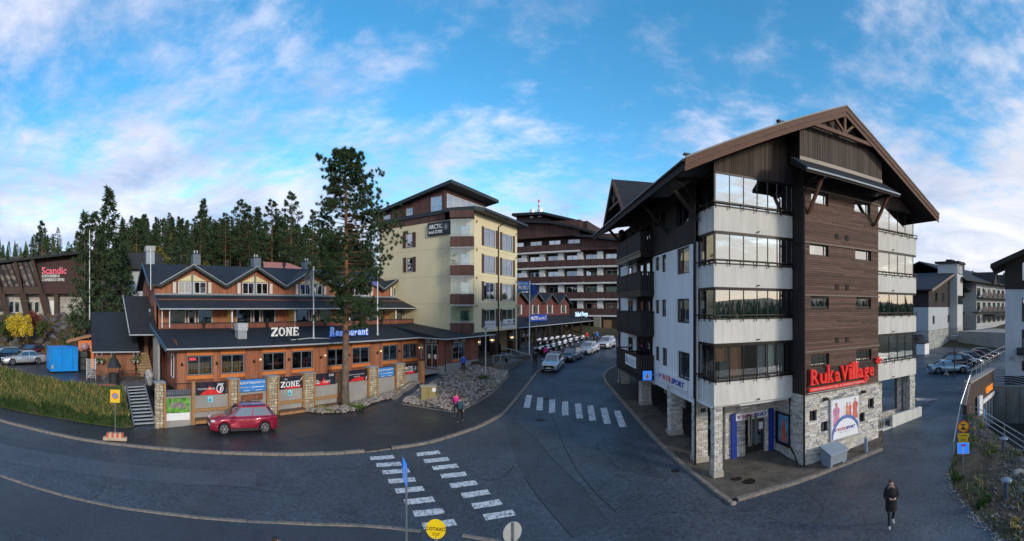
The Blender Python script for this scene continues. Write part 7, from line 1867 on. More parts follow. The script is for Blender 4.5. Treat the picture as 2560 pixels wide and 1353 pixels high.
def build_pit():
 P1,P2 = pol(2425,33.7),pol(2484,41.3);d =(P2-P1).normalized();L =(P2-P1).length;n = Vector((d.y,-d.x));zf =-2.3
 root = thing('basement_shop','brown sunken shop front with orange letters and glass door beside the access road','shop',(P1.x,P1.y,zf),math.atan2(d.y,d.x));mk = mker(root,(0,0,0));h = 2.75-zf;bw = pm('brown plaster',(.075,.055,.045),.9,.25,1)
 mk('wall',lambda m:(m.box(0,L*.52,0,.35,0,h),m.box(L*.52,L*.95,0,.35,3.1,h),m.box(L*.95,L,0,.35,0,h)),bw);mk('end_wall',lambda m:m.prism([(-.8,0,0),(0,0,0),(0,0,h),(-.8,0,h-1.5)],(0,.35,0)),bw)
 mk('coping',lambda m:m.box(-.1,L+.4,-.12,.5,h,h+.14),conc_m);mk('coping',lambda m:m.bar((-.05,.18,h+.05),(-.85,.25,h-1.5),.4,.14),conc_m)
 mk('fascia_board',lambda m:m.box(L*.42,L*.95,-.2,-.05,2.75,3.08),white_p)
 mk('glass_front',lambda m:m.box(L*.52,L*.95,.1,.14,.05,3.1),glass_mid);mk('room',lambda m:m.box(L*.5,L,1.2,1.3,0,3.1),room_m)
 for t in(.53,.66,.80,.94):mk('frame',lambda m:m.box(L*t-.05,L*t+.05,-.02,.1,0,3.1),trim_l)
 mk('sticker',lambda m:m.box(L*.57,L*.63,.06,.09,1.2,2.0),pm('sticker blue',(.05,.25,.6),.5))
 f = Face(Fr((0,0),0),(0,0),(1,0))
 mk('lettering',lambda m:lettering(m,'CHOICE',(L*.60,-.08,3.35),(1,0,0),(0,0,1),L*.3,.55,.01,0,.1),pm('orange letters',(.75,.25,.03),.5,emit=(1,.3,.03),estr=.3))
 mk('light_box',lambda m:m.box(L*.2,L*.32,-.35,-.15,2.2,3.7),white_p)
 C0,C1 = P2,pol(2640,41);w = thing('concrete_wall','stained concrete wall at the back of the sunken yard','wall',(C0.x,C0.y,zf),0);m = MB((C0.x,C0.y,zf));m.prism([(C0.x,C0.y,zf),(C1.x,C1.y,zf),(C1.x,C1.y,1.2),(C0.x,C0.y,1.2)],(.3,.5,0));m.build('wall',pm('stained concrete',(.30,.33,.34),.9,.35,.9,bump=.2,bscale=12,var2=(.12,.12,.11),stretch=(1,1,.5)),w)
 m = MB((C0.x,C0.y,zf))
 for t in(.2,.42,.64):p = C0.lerp(C1,t);m.bar((p.x-.02,p.y-.03,zf),(p.x-.02,p.y-.03,1.2),.03)
 m.build('form_joint',dark_m,w)
 m = MB();m.poly([(p.x,p.y,zf)for p in PIT[::-1]]);o = m.build('yard_floor',walk_m,None,kind='structure')
 if o.data.polygons[0].normal.z<0:o.data.flip_normals()
 q =[on(2426,1043,.25),on(2470,1074,.25),on(2560,1136,.25),on(2660,1205,.25)]
 m = MB();[m.prism([(a.x,a.y,zf-.1),(b.x,b.y,zf-.1),(b.x,b.y,.22),(a.x,a.y,.22)],(.12,.25,0))for a,b in zip(q,q[1:])];m.build('retaining_face',rust_m if False else bw,None,kind='structure')
 railing('railing','triple rail galvanised railing above the gravel bank and sunken yard',q,1.05,3,2.2,steel_m,.03)
 railing('railing','steel railing with four bars on top of the stained concrete wall',[(*C0.lerp(C1,.02),1.2),(*C0.lerp(C1,.28),1.2),(*C0.lerp(C1,.9),.6)],1.0,4,1.5,steel_m,.025)
 railing('railing','slim steel railing on the pale coping above the sunken shop',[(P1.x+d.x*.3,P1.y+d.y*.3,2.9),(P2.x,P2.y,2.9)],.8,1,1.3,steel_m,.025)
 a = P1-d*2.4;s = pol(2384,24.6)
 railing('railing','bent pipe handrail descending from the coping along the edge of the access road',[(P1.x,P1.y,2.6),(a.x,a.y,.9),(s.x,s.y,.25)],.8,1,4,steel_m,.035)
 # gravel bank
 A =[G(u,v).xy for u,v in((2419,1050),(2395,1110),(2371,1180),(2385,1225),(2440,1290),(2500,1345),(2575,1400),(2660,1440))];B =[p.xy for p in q[:3]]+[pol(2600,23.9),pol(2700,22)]
 GB = bank('gravel_bank',A,B,40,14,lambda t,a,b:(Tz(a)+.03)*(1-t)+.25*t+.28*math.sin(math.pi*t),pm('bank soil',(.045,.040,.034),.95,.5,1.5,bump=.8,bscale=14,var2=(.11,.09,.06)),.06,5)
 P_,r,fi,fj = scatter(GB,4600,3);mb = MB()
 for k,p in enumerate(P_):
  s_ = r.uniform(.025,.075)*(1.5 if r.random()<.1 else 1)
  if math.sin(fi[k]*9)+fj[k]*1.6+r.normal()*.4<.7:continue
  mb.blob((p[0],p[1],p[2]+s_*.25),s_,k,1,(1.1,1,.7),.3)
 for p in scatter(GB,900,31)[0]:pass
 mb.build('gravel',pmi('bank gravel',[(.05,.054,.058),(.09,.095,.10),(.17,.17,.17),(.035,.036,.04),(.12,.11,.10)],.85,.2,4,.3),None,kind='stuff')
 er = np.random.default_rng(5);mb = MB()
 for k in range(700):
  i = er.integers(2,6);t = er.random();c = A[i].lerp(A[i+1],t)if i+1<len(A)else A[i];c = c+Vector(er.normal(size=2)*.16);s_ = er.uniform(.015,.045);mb.blob((c.x,c.y,Tz(c)+.02),s_,k,1,(1,1,.7),.3)
 mb.build('gravel',pmi('pale edge gravel',[(.22,.21,.2),(.34,.33,.31),(.15,.15,.15)],.9,.2,4,.3),None,kind='stuff')
 P_,r,fi,fj = scatter(GB,9000,6);k =(np.sin(fi*21)*np.cos(fj*9+fi*7)+r.normal(size=len(P_))*.35>.55)|((fj<.12)&(r.random(len(P_))<.35))
 P_ = P_[k];blades('weeds',P_,r,.08,.34,.018,[g3,g1,g2],r.choice(3,len(P_),p=[.45,.33,.22]),1.0)
 for k,(u,v,s_,c,lb)in enumerate(((2548,1198,.45,(.22,.22,.21),'pale boulder at the right edge of the gravel bank'),(2556,1246,.45,(.17,.18,.18),'pale boulder leaning below another beside the lamp post'),(2548,1168,.5,(.06,.065,.07),'dark boulder behind the pale one on the bank'),(1832,1262,.15,(.22,.20,.18),'loose stone lying in the road at the paved corner'))):
  p = G(u,v);m = MB((p.x,p.y,p.z));m.blob((p.x,p.y,p.z+s_*.35),s_,k+40,2,(1.2,.9,.75),.12);tag(m.build('boulder',pm('boulder %s'%['pale','grey','dark','kerb'][k],c,.9,.3,4,bump=.5,bscale=12),None),lb,'boulder').location =(p.x,p.y,p.z)
 for u,v,hh,lb in((2516,1264,1.15,'nearer blue grey bollard lamp with mushroom cap on the gravel bank'),(2509,1139,1.0,'farther blue grey bollard lamp close to the railing')):
  p = G(u,v);t = thing('bollard_lamp',lb,'lamp',p,0,'bollard lamps on the bank');m = MB();m.lathe((0,0,-.1),[(.085,0),(.085,hh)],12);m.build('post',pm('blue grey enamel',(.07,.10,.14),.45),t);m = MB();m.lathe((0,0,hh-.1),[(.1,0),(.26,.06),(.24,.1),(.08,.16),(.01,.17)],16);m.build('cap',pm('pale blue cap',(.16,.22,.30),.4),t)
 for k,(u,v)in enumerate(((2455,1275),(2468,1262),(2392,1205),(2542,1330),(2434,1085))):
  p = G(u,v);root = bush('weed_clump',['leafy green weed clump nearest the road edge','taller green weed behind the road edge clump','low green clump at the foot of the handrail','yellowish weed clump at the bottom right corner','dry brown weed clump high on the bank'][k],'plant',(p.x,p.y,p.z),(.32,.32,.28),260,.06,[g3,g1]if k<3 else[g2,g1],k+60,'weed clumps on the gravel bank',False,4)
build_pit()
# car park on the right: railing, lamp, bollard, barrier
_r0,_r1 = on(2417,937,1.0),on(2514,882,1.5)
railing('railing','steel railing with many posts along the right hand car park',[_r0,_r1],1.15,2,1.5,steel_m,.03)
p = on(2386,943,.95);t = thing('street_lamp','brown lamp post with flat head in the right car park','lamp',p,0);m = MB();m.tube([(0,0,-.1),(0,0,4.5)],[.07,.05],8);m.build('post',wood_strut,t);m = MB();m.box(-.75,.75,-.15,.15,4.5,4.58);m.bar((0,0,4.2),(0,0,4.5),.12);m.build('lamp_head',alu_m,t)
p = on(2366,938,.97);t = thing('concrete_bollard','short concrete bollard beside the silver blue saloon','bollard',p,0);m = MB();m.lathe((0,0,0),[(.32,0),(.3,.15),(.16,.25),(.13,.7),(.02,.75)],10);m.build('body',conc_m,t)
a,b = P(2286,1003,35),P(2343,1004,37.5);t = thing('barrier_boom','white barrier boom across the side road by the building','barrier',a,0);m = MB(tuple(a));m.bar(a+Vector((0,0,.15)),b+Vector((0,0,.15)),.1,.17);m.build('boom',pm('barrier white',(.7,.62,.62),.5),t);m = MB(tuple(a));m.bar((a.x-.1,a.y,.2),(a.x-.1,a.y,a.z+.2),.25);m.build('post',wood_solid,t)
# ---------------------------------------------------------------- trees
bark_lo = pm('grey pine bark',(.105,.085,.070),.95,.45,5,bump=.9,bscale=14,stretch=(1,1,.35),var2=(.22,.17,.13));bark_hi = pm('orange pine bark',(.20,.10,.055),.9,.4,4,bump=.5,bscale=12)
needle_m = leafy('pine needles',[(.030,.060,.026),(.045,.080,.034),(.062,.10,.040),(.040,.070,.038)]);spruce_m = leafy('spruce needles',[(.034,.060,.030),(.048,.080,.036),(.066,.098,.042)]);birch_m = leafy('autumn birch leaves',[(.14,.13,.03),(.22,.17,.035),(.09,.11,.025)])
def sprays(C,D,r,n,ln,w,spread=1.0):
 """needle tufts: n slim faces fanning out around each point of C, leaning along D"""
 m = len(C);C = np.repeat(C,n,0);D = np.repeat(D,n,0);v = r.normal(size=(m*n,3));v/=np.linalg.norm(v,axis=1)[:,None]
 d = D*.7+v*spread;d/=np.linalg.norm(d,axis=1)[:,None];s = np.cross(d,r.normal(size=d.shape));s/=np.linalg.norm(s,axis=1)[:,None]+1e-9
 L =(ln*r.uniform(.6,1.25,m*n))[:,None];W =(w*r.uniform(.7,1.3,m*n))[:,None]
 V = np.stack([C-s*W*.6,C+s*W*.6,C+d*L*.6+s*W,C+d*L,C+d*L*.6-s*W],1).reshape(-1,3);k = np.arange(m*n)*5
 return V,np.stack([k,k+1,k+2,k+3,k+4],1)
def np_mesh(name,V,F,mat,parent,smooth=False):
 me = bpy.data.meshes.new(name);me.vertices.add(len(V));me.vertices.foreach_set('co',np.asarray(V,np.float32).ravel())
 k = F.shape[1];me.loops.add(F.size);me.loops.foreach_set('vertex_index',F.astype(np.int32).ravel());me.polygons.add(len(F));me.polygons.foreach_set('loop_start',np.arange(0,F.size,k,dtype=np.int32));me.polygons.foreach_set('loop_total',np.full(len(F),k,np.int32))
 me.materials.append(mat);me.update(calc_edges=True);me.validate();return link(name,me,parent)
def conifer(root,H,Rmax,base,seed,kind='pine',nb=60,tw=8,ns=7,ln=.5,w=.06,mat=None,trunk_r=.2,prof=None,bark=None,droop=None,limbs=True,lean=None):
 r = np.random.default_rng(seed);rr = random.Random(seed);tm = MB();bx = lambda z:((lean or 0)*math.sin(z/H*3))
 zs =[H*t for t in np.linspace(0,.985,12)];tm.tube([(bx(z),0,z-(.4 if z==0 else 0))for z in zs],[max(.015,trunk_r*(1-.9*z/H)*(1.25 if z==0 else 1))for z in zs],9)
 prof = prof or((lambda t:(1-t)**.8*(.35+.65*min(1,t*5)))if kind=='spruce' else(lambda t:(.55+.45*math.sin(math.pi*min(1,t*1.25)))*(1-t**2.5)+.12))
 C =[];D =[]
 for k in range(nb):
  t =((k+r.random())/nb);z = base+(H*.985-base)*t;a = k*2.399+r.normal()*.35;pr = prof(t);L = Rmax*(pr(a)if callable(pr)else pr)*r.uniform(.65,1.12)
  if L<.12:L = .12
  dr =(-.42+.5*t)if kind=='spruce' else(-.12+.55*t)if droop is None else droop(t)
  p0 = np.array([bx(z),0,z]);dd = np.array([math.cos(a),math.sin(a),dr+r.normal()*.08]);bend = .12*L if kind!='spruce' else.16*L
  if limbs:tm.tube([p0,p0+dd*L*.5+np.array([0,0,-bend*.15]),p0+dd*L*.92+np.array([0,0,bend])],[max(.012,.018+L*.012),.012+L*.006,.008],4,False)
  for j in range(tw):
   f = r.uniform(.18 if kind=='spruce' else.38,1.02)**.8;sd = np.array([-math.sin(a),math.cos(a),0])*r.normal()*L*(.20 if kind=='spruce' else.24)
   q = p0+dd*L*f+np.array([0,0,bend*f*f])+sd+np.array([0,0,r.normal()*.05*L-abs(sd).sum()*.12]);C.append(q);D.append(dd*.8+sd/max(L,.1)+np.array([0,0,.25 if kind!='spruce' else-.15]))
 C = np.array(C);D = np.array(D);D/=np.linalg.norm(D,axis=1)[:,None]
 V,F = sprays(C,D,r,ns,ln,w);np_mesh('crown',V,F,mat or needle_m,root);tm.build('trunk',bark or bark_lo,root,True)
 return root
 # the tall pine in front of the restaurant
b_ = pol(862,34.0);hz = Tz(b_)+.05
hero = thing('pine_tree','tall old pine with bare lower trunk standing in front of the restaurant','tree',(b_.x,b_.y,hz),0)
def hprof(t):
# narrow flat top, wide middle, long low boughs on one side
 base = np.interp(t,[0,.08,.2,.4,.55,.68,.8,.9,1],[.75,.9,.8,1.0,.92,.62,.62,.55,.22])
 def f(a):
  toR = math.cos(a+.35)
  if t<.22:return base*(1.0 if toR>-.1 else.35)
  if t>.82:return base*(1.25 if toR<-.5 else 1.0)
  return base*(1.05+.30*toR)
 return f
conifer(hero,20.1,3.3,6.7,77,'pine',125,24,46,.22,.016,needle_m,.33,hprof,bark_lo,lambda t:-.16+.5*t,True,.12)
m = MB();rr = random.Random(5)
hero.children[1].data.materials.append(bark_hi)
for p in hero.children[1].data.polygons:
 if 4.5<p.center.z and rr.random()<.9 or p.center.z>2.5 and rr.random()<.25:p.material_index = 1
 # kinds for the woods
PROTO =[]
def proto(kind,H,Rm,base,seed,**k):
 o = thing('spruce_tree' if kind=='spruce' else 'pine_tree' if kind=='pine' else 'birch_tree','x y z w','tree',(0,0,-60),0);conifer(o,H,Rm,base,seed,kind if kind!='birch' else 'pine',**k);PROTO.append(o);return o
for s in range(3):proto('spruce',13+s,2.5+.3*s,.9,100+s,nb=62,tw=9,ns=6,ln=.55,w=.055,mat=spruce_m,trunk_r=.16)
for s in range(3):proto('pine',13.5+s,2.3+.25*s,4.5+s,200+s,nb=34,tw=11,ns=9,ln=.42,w=.045,mat=needle_m,trunk_r=.17,bark=bark_hi)
proto('birch',7.5,2.2,1.0,300,nb=40,tw=9,ns=6,ln=.34,w=.15,mat=birch_m,trunk_r=.08,bark=pm('birch bark',(.4,.38,.34),.9,.4,6))
NAMES ={'s':[0,1,2],'p':[3,4,5],'b':[6]}
used_p = set()
def plant(x,y,z,sc,kind,label,group,seed=0,rz=None):
 rr = random.Random(seed*7+3);i = rr.choice(NAMES[kind]);src = PROTO[i]
 o = src if i not in used_p else copy_tree(src);used_p.add(i)
 o.location =(x,y,z);o.rotation_euler =(0,0,rr.uniform(0,6.28)if rz is None else rz);h = rr.uniform(.92,1.08);wd = 1.22 if group=='pines in the hill forest' or kind=='s' and seed>99 else 1.0;o.scale =(sc*wd*rr.uniform(.9,1.1),sc*wd*rr.uniform(.9,1.1),sc*h);tag(o,label,'tree',group);return o
def hz_(x,y):return float(hill(np.array([x]),np.array([y]))[0])+1.5*math.sin(x*.05)*math.cos(y*.043)
# single trees one can point to: (u, top v, distance, base z, kind, label)
for k,(u,v,d,zb,kind,lb)in enumerate(((272,500,57,5.0,'s','tallest dense dark conifer left of the restaurant roof'),(238,530,56,4.6,'p','tall thin topped pine left of the tallest dark conifer'),(212,577,54,3.6,'s','slim dark spruce against the right end of the maroon hotel wall'),(255,610,55,4.2,'s','lower dark spruce filling the gap beside the cabin roof'),(292,560,59,5.0,'p','pine just left of the green ski jump tower'),(312,600,61,5.0,'s','low spruce at the left of the white walled house'),(105,583,92,8,'p','broad pine standing alone above the conference hotel roof'),(62,640,95,8,'s','small dark tree above the conference hotel roof, left of the broad pine'),(20,645,92,8,'s','small tree at the far left above the conference hotel'),(150,628,90,8,'s','small spruce above the conference hotel near the light mast'),(172,618,84,8,'s','dark spruce above the right end of the conference hotel roof'),(195,590,80,7,'s','dark spruce rising behind the maroon end wall'),(508,505,105,14,'s','pointed spruce rising highest over the forest behind the restaurant'),(600,515,98,13,'p','open crowned pine left of centre over the restaurant roof'),(618,510,96,12.5,'p','leaning pine beside the open crowned pine over the roof'),(645,502,95,12.5,'s','dark conifer between two pines over the restaurant roof'),(680,487,88,12,'p','tallest slender pine over the restaurant roof'),(728,497,84,11,'p','slender pine with orange trunk over the third dormer'),(782,530,86,11,'p','pine partly behind the tall foreground pine'),(560,540,100,14,'s','dark spruce over the second dormer'))):
 p = P(u,v,d);H = p.z-zb;i = NAMES[kind][k%3];plant(p.x,p.y,zb,H/(13.5 if kind=='s' else 14.3),kind,lb,None,k+11)
r_ = random.Random(12);n = 0
while n<262:
 u = r_.uniform(300,930);d = r_.uniform(74,205);q = pol(u,d);z = hz_(q.x,q.y);f = r_.random();kind = 's' if f<.50 else 'p' if f<.86 else 'b'
 if d<82 and kind!='b' and r_.random()<.55:continue
 plant(q.x,q.y,z-.3,r_.uniform(.6,1.0)if kind!='b' else r_.uniform(.6,1.1),kind,{'s':'dark spruce among the forest on the hill behind the restaurant','p':'pine among the forest on the hill behind the restaurant','b':'yellowing birch at the edge of the forest behind the restaurant'}[kind],{'s':'spruces in the hill forest','p':'pines in the hill forest','b':'birches in the hill forest'}[kind],100+n);n+=1
for k in range(34):
 u = r_.uniform(-40,330);d = r_.uniform(100,170);q = pol(u,d);plant(q.x,q.y,hz_(q.x,q.y)-.3,r_.uniform(.34,.6),'s' if k%3 else 'p','distant conifer behind the conference hotel','conifers behind the conference hotel',500+k)
for k in range(16):
 u = r_.uniform(2395,2530);d = r_.uniform(150,190);q = pol(u,d);plant(q.x,q.y,9+r_.uniform(-2,2),r_.uniform(.6,.9),'s' if k%2 else 'p','conifer above the roofs of the far right hotel','conifers above the far right hotel',700+k)
def far_forest():
 r = np.random.default_rng(4);P_ =[]
 a = r.uniform(0,6.283,9000);d = r.uniform(190,900,9000);x = d*np.sin(a);y = d*np.cos(a);z = hill(x,y)
 k =(z<74)|(r.random(9000)<.12);k&=~((np.abs(a-(6.283-.6))<.35)&(d<205));x,y,z = x[k],y[k],z[k];n = len(x);h = r.uniform(6,12,n);V =[];F =[]
 ang = np.arange(5)*1.2566
 for t0,t1,w in((0.05,.6,.22),(.35,.85,.16),(.6,1.05,.10)):
  o = sum(len(v)for v in V);ring = np.stack([np.stack([x+np.cos(q+t0*9)*h*w*r.uniform(.7,1.2,n),y+np.sin(q+t0*9)*h*w*r.uniform(.7,1.2,n),z+h*t0],1)for q in ang],1);tip = np.stack([x,y,z+h*t1],1)[:,None]
  V.append(np.concatenate([ring,tip],1).reshape(-1,3));b = np.arange(n)*6+o;F+=[np.stack([b+i,b+(i+1)%5,b+5],1)for i in range(5)]
 o = np_mesh('far_forest',np.concatenate(V),np.concatenate(F),spruce_m,None);o['kind'] = 'stuff'
far_forest()
# ---------------------------------------------------------------- vehicles
car_glass = pm('car glass',(.02,.03,.04),.03,.1,ior=2.6);rim_m = pm('alloy',(.50,.51,.53),.3,.1,metal=.8);rub_m = pm('rubber',(.013,.013,.014),.75);trim_b = pm('black plastic',(.020,.020,.022),.6,.15);lamp_m = pm('headlamp',(.70,.74,.78),.1,.05,ior=1.8);tail_m = pm('tail lamp',(.35,.01,.01),.2);plate_m = pm('number plate',(.7,.7,.68),.5)
SPEC = dict(saloon=(4.85,1.84,1.46,.68,1.38,2.15,3.45,4.3,.93,.33,.9,3.78),suv=(4.35,1.82,1.62,.80,1.02,1.82,3.72,4.25,1.02,.35,.84,3.47),estate=(4.6,1.82,1.52,.72,1.25,2.0,3.9,4.5,.97,.33,.88,3.65))
_car_cache ={}
def car(name,label,pos,head,kind,paint,grp=None,fwd=None,cat='car',two=False):
 """front axle at pos, pointing along heading (radians clockwise from +Y)"""
 L,W,H,zh,xA,xB,xC,xD,zb,wr,f0,f1 = SPEC[kind];w = W/2
 root = thing(name,label,cat,pos,0,grp);rz =-head-math.pi/2
 root.rotation_euler =(0,0,rz);d = Vector((math.sin(head),math.cos(head)));root.location =(pos[0]+d.x*0,pos[1]+d.y*0,pos[2])
 # pitch with the slope of the ground
 zr = Tz((pos[0]-d.x*(f1-f0),pos[1]-d.y*(f1-f0)))if fwd is None else pos[2]
 root.rotation_euler =(0,math.atan2(pos[2]-zr,f1-f0)*1.0,rz)
 X = lambda x:x-f0
 ar = wr+.06;xs = sorted({0,.04,.12,.3,*[f+ar*math.cos(a)for f in(f0,f1)for a in np.linspace(0,math.pi,11)],xA-.15,xA,1.9,2.3,2.7,xD,L-.3,L-.1,L-.03,L})
 def zt(x):
  return np.interp(x,[0,.06,.25,xA,xA+.3,xD-.2,xD,L-.12,L],[zh-.12,zh-.03,zh+.05,zb-.03,zb,zb,zb+.0,zb-.03 if kind=='saloon' else zb-.02,zb-.14])
 def hw(x):return w*np.interp(x,[0,.05,.2,.6,1.2,L-1,L-.35,L-.08,L],[.60,.74,.86,.97,1,1,.95,.84,.74])
 def zl(x):
  z = .20+.12*(max(0,.3-x)+max(0,x-L+.3))
  for f in(f0,f1):
   q = ar*ar-(x-f)**2
   if q>0:z = max(z,wr+math.sqrt(q))
  return z
 rings =[]
 for x in xs:
  h = hw(x);a = zl(x);t = float(zt(x));a = min(a,t-.12);m1 = a+(t-a)*.42;m2 = a+(t-a)*.78
  half =[(h*.55,.2),(h*.96,a),(h,a+.02),(h*1.01,m1),(h*.985,m2),(h*.93,t-.02),(h*.78,t+.02),(0,t+.05)]
  rings.append([(X(x),-y,z)for y,z in half]+[(X(x),y,z)for y,z in reversed(half[:-1])])
 m = MB();n = len(rings[0]);vs =[p for r in rings for p in r];fs =[(i*n+k,i*n+k+1,(i+1)*n+k+1,(i+1)*n+k)for i in range(len(rings)-1)for k in range(n-1)]
 fs+=[tuple(range(n)),tuple((len(rings)-1)*n+k for k in reversed(range(n)))]
 m.add(vs,fs);body = m.build('body',paint,root,True);me = body.data
 me.flip_normals()if False else None
 wb,wt = w*.90,w*.70;zr_ = H-.03
 bot =[(xA,-wb*.86),(xA+.35,-wb),(xD-.3,-wb),(xD,-wb*.84)];top =[(xB,-wt*.93),(xB+.15,-wt),(xC-.15,-wt),(xC,-wt*.92)]
 B =[(X(x),y,float(zt(min(x,xD)))+.01)for x,y in bot]+[(X(x),-y,float(zt(min(x,xD)))+.01)for x,y in reversed(bot)];Tp =[(X(x),y,zr_-.02)for x,y in top]+[(X(x),-y,zr_-.02)for x,y in reversed(top)]
 R2 =[(X(x)+(.1 if x<2.6 else-.1),y*.72,zr_+.045)for x,y in top]+[(X(x)+(.1 if x<2.6 else-.1),-y*.72,zr_+.045)for x,y in reversed(top)]
 m = MB();k = 8;m.add(B+Tp+R2,[(i,(i+1)%k,(i+1)%k+k,i+k)for i in range(k)]+[(i+k,(i+1)%k+k,(i+1)%k+2*k,i+2*k)for i in range(k)]+[tuple(range(2*k,3*k))]);m.build('cabin',paint,root,False)
 def pane(q,ins,o=.012):
  """window pane inset in quad q (4 corners)"""
  q =[Vector(p)for p in q];nn =(q[1]-q[0]).cross(q[3]-q[0]).normalized();bl = lambda u,v:q[0]*(1-u)*(1-v)+q[1]*u*(1-v)+q[2]*u*v+q[3]*(1-u)*v
  c = sum(q,Vector())/4;ctr = Vector((X(2.7),0,1.0));nn = nn if nn.dot(c-ctr)>0 else-nn
  u0,u1,v0,v1 = ins;mb = MB();mb.add([bl(u0,v0)+nn*o,bl(u1,v0)+nn*o,bl(u1,v1)+nn*o,bl(u0,v1)+nn*o],[(0,1,2,3)]);return mb.build('window',car_glass,root)
 pane([B[7],B[0],Tp[0],Tp[7]],(.05,.95,.06,.93));pane([B[3],B[4],Tp[4],Tp[3]],(.08,.92,.12,.9))
 for a,b,c_,d_ in((1,2,1,2),(6,5,6,5)):
  q =[B[a],B[b],Tp[d_],Tp[c_]];pane(q,(.02,.46,.06,.9));pane(q,(.50,.97,.06,.9))
 for a,b in((0,1),(7,6),(3,2),(4,5)):pane([B[a],B[b],Tp[b],Tp[a]],(.25,.98,.06,.86))
 for f in(f0,f1):
  for s in(-1,1):
   y = s*(w-.12);wh = MB();wh.tube([(X(f),y-s*.11,wr),(X(f),y+s*.105,wr)],wr,20);o = wh.build('wheel',rub_m,root)
   mb = MB();mb.tube([(X(f),y+s*.10,wr),(X(f),y+s*.112,wr)],wr*.68,18);mb.build('rim',trim_b,o)
   mb = MB()
   for k in range(6):a = k*1.0472;mb.bar((X(f),y+s*.118,wr),(X(f)+wr*.64*math.cos(a),y+s*.118,wr+wr*.64*math.sin(a)),.085,.03)
   mb.tube([(X(f)+wr*.64*math.cos(q*.3307),y+s*.116,wr+wr*.64*math.sin(q*.3307))for q in range(20)],.022,4);mb.build('spokes',rim_m,o)
 for s in(-1,1):
  m = MB();m.blob((X(.20),s*w*.68,zh-.03),1,3,2,(.20,.17,.075),0);m.build('headlight',lamp_m,root,True)
  m = MB();m.blob((X(L-.12),s*w*.74,zb-.12),1,3,2,(.13,.16,.085),0);m.build('tail_light',tail_m,root,True)
  m = MB();m.blob((X(xA+.45),s*(w+.06),zb+.06),1,3,2,(.08,.11,.07),0);m.build('mirror',paint if kind!='suv' else paint,root,True)
  m = MB();m.box(X(f0+ar),X(f1-ar),s*(w-.02),s*(w+.012),.20,.20+(.17 if kind=='suv' else.07));m.build('sill',trim_b,root)
  for x in(2.1,3.0):m = MB();m.box(X(x),X(x+.16),s*(w-.005),s*(w+.02),zb-.17,zb-.14);m.build('handle',trim_b,root)
  m = MB();m.box(X(2.52),X(2.53),s*(w-.01),s*(w+.008),.3,zb-.04);m.build('door_gap',trim_b,root)
  if kind!='saloon':m = MB();m.tube([(X(xB+.2),s*wt*.86,zr_+.06),(X(xC-.2),s*wt*.86,zr_+.06)],.022,5);m.build('roof_rail',trim_b if kind=='suv' else alu_m,root)
 m = MB();m.box(X(-.01),X(.1),-w*.42,w*.42,zh-.2,zh-.07);m.build('grille',trim_b,root);m = MB();m.box(X(-.02),X(.15),-w*.62,w*.62,.24,.38);m.build('bumper',trim_b,root)
 m = MB();m.box(X(-.03),X(.0),-.25,.25,.42,.53);m.build('number_plate',plate_m,root)
 m = MB();m.box(X(.3),X(L-.3),-w*.8,w*.8,.18,.3);m.build('underbody',trim_b,root)
 return root
def cpaint(n,c,metal=.35,r=.22):return pm(n,c,r,.04,2,metal=metal,coat=1.0)
def toward(p,q):return math.atan2(q[0]-p[0],q[1]-p[1])
silver = cpaint('silver paint',(.50,.53,.57),.5);navy_p = cpaint('black blue paint',(.008,.010,.018),.2);white_c = cpaint('white car paint',(.52,.56,.60),.1);ltb = cpaint('ice blue paint',(.26,.44,.56),.45);maroon = cpaint('maroon paint',(.10,.012,.018),.3)
f,b = G(560,1088,.085),G(659,1080,.085);h = toward(b,f);q = f.xy+Vector((math.cos(h),-math.sin(h)))*.8
_rc = car('parked_car','metallic crimson crossover parked against the terrace wall',(q.x,q.y,Tz(q)+.09),h,'suv',cpaint('crimson paint',(.34,.012,.045),.3,.2))
_rc.scale =(1,1,1.05)
# street row, front corner nearest
H_ = math.pi+.52
for(u,v,z),kind,pt,lb in(((1395,928,2.1),'suv',silver,'silver blue crossover, first of the row parked in the street'),((1434,906.5,2.25),'saloon',navy_p,'black saloon behind the silver crossover in the street row'),((1479,887,2.5),'saloon',white_c,'white saloon third in the street row'),((1525,872,2.75),'suv',white_c,'white crossover last in the street row, half behind the balconies')):
 p = on(u,v,z);q = p.xy+Vector((math.cos(H_),-math.sin(H_)))*.85;car('parked_car',lb,(q.x,q.y,Tz(q)+.01),math.pi+(.30 if kind=='suv' and u<1400 else.50),kind,pt,'cars parked in the street')
 # left car park
f,b = on(31,912,2.55),on(100,909,2.55);h = toward(b,f);s_ = Vector((math.cos(h),-math.sin(h)))
for(dx,dy),kind,pt,lb in(((0,0),'saloon',cpaint('pale silver paint',(.56,.57,.59),.45),'long pale silver saloon, nearest in the left car park'),((-1.2,2.9),'estate',navy_p,'dark blue car behind the long silver saloon'),((2.7,6.2),'suv',maroon,'maroon hatchback at the foot of the rocky bank'),((-3.6,6.0),'estate',silver,'silver estate cut by the left picture edge')):
 dv = Vector((math.sin(h),math.cos(h)));q = f.xy+s_*(.8+dy)-dv*dx;car('parked_car',lb,(q.x,q.y,lot_z(q)),h,kind,pt,'cars in the left car park',True)
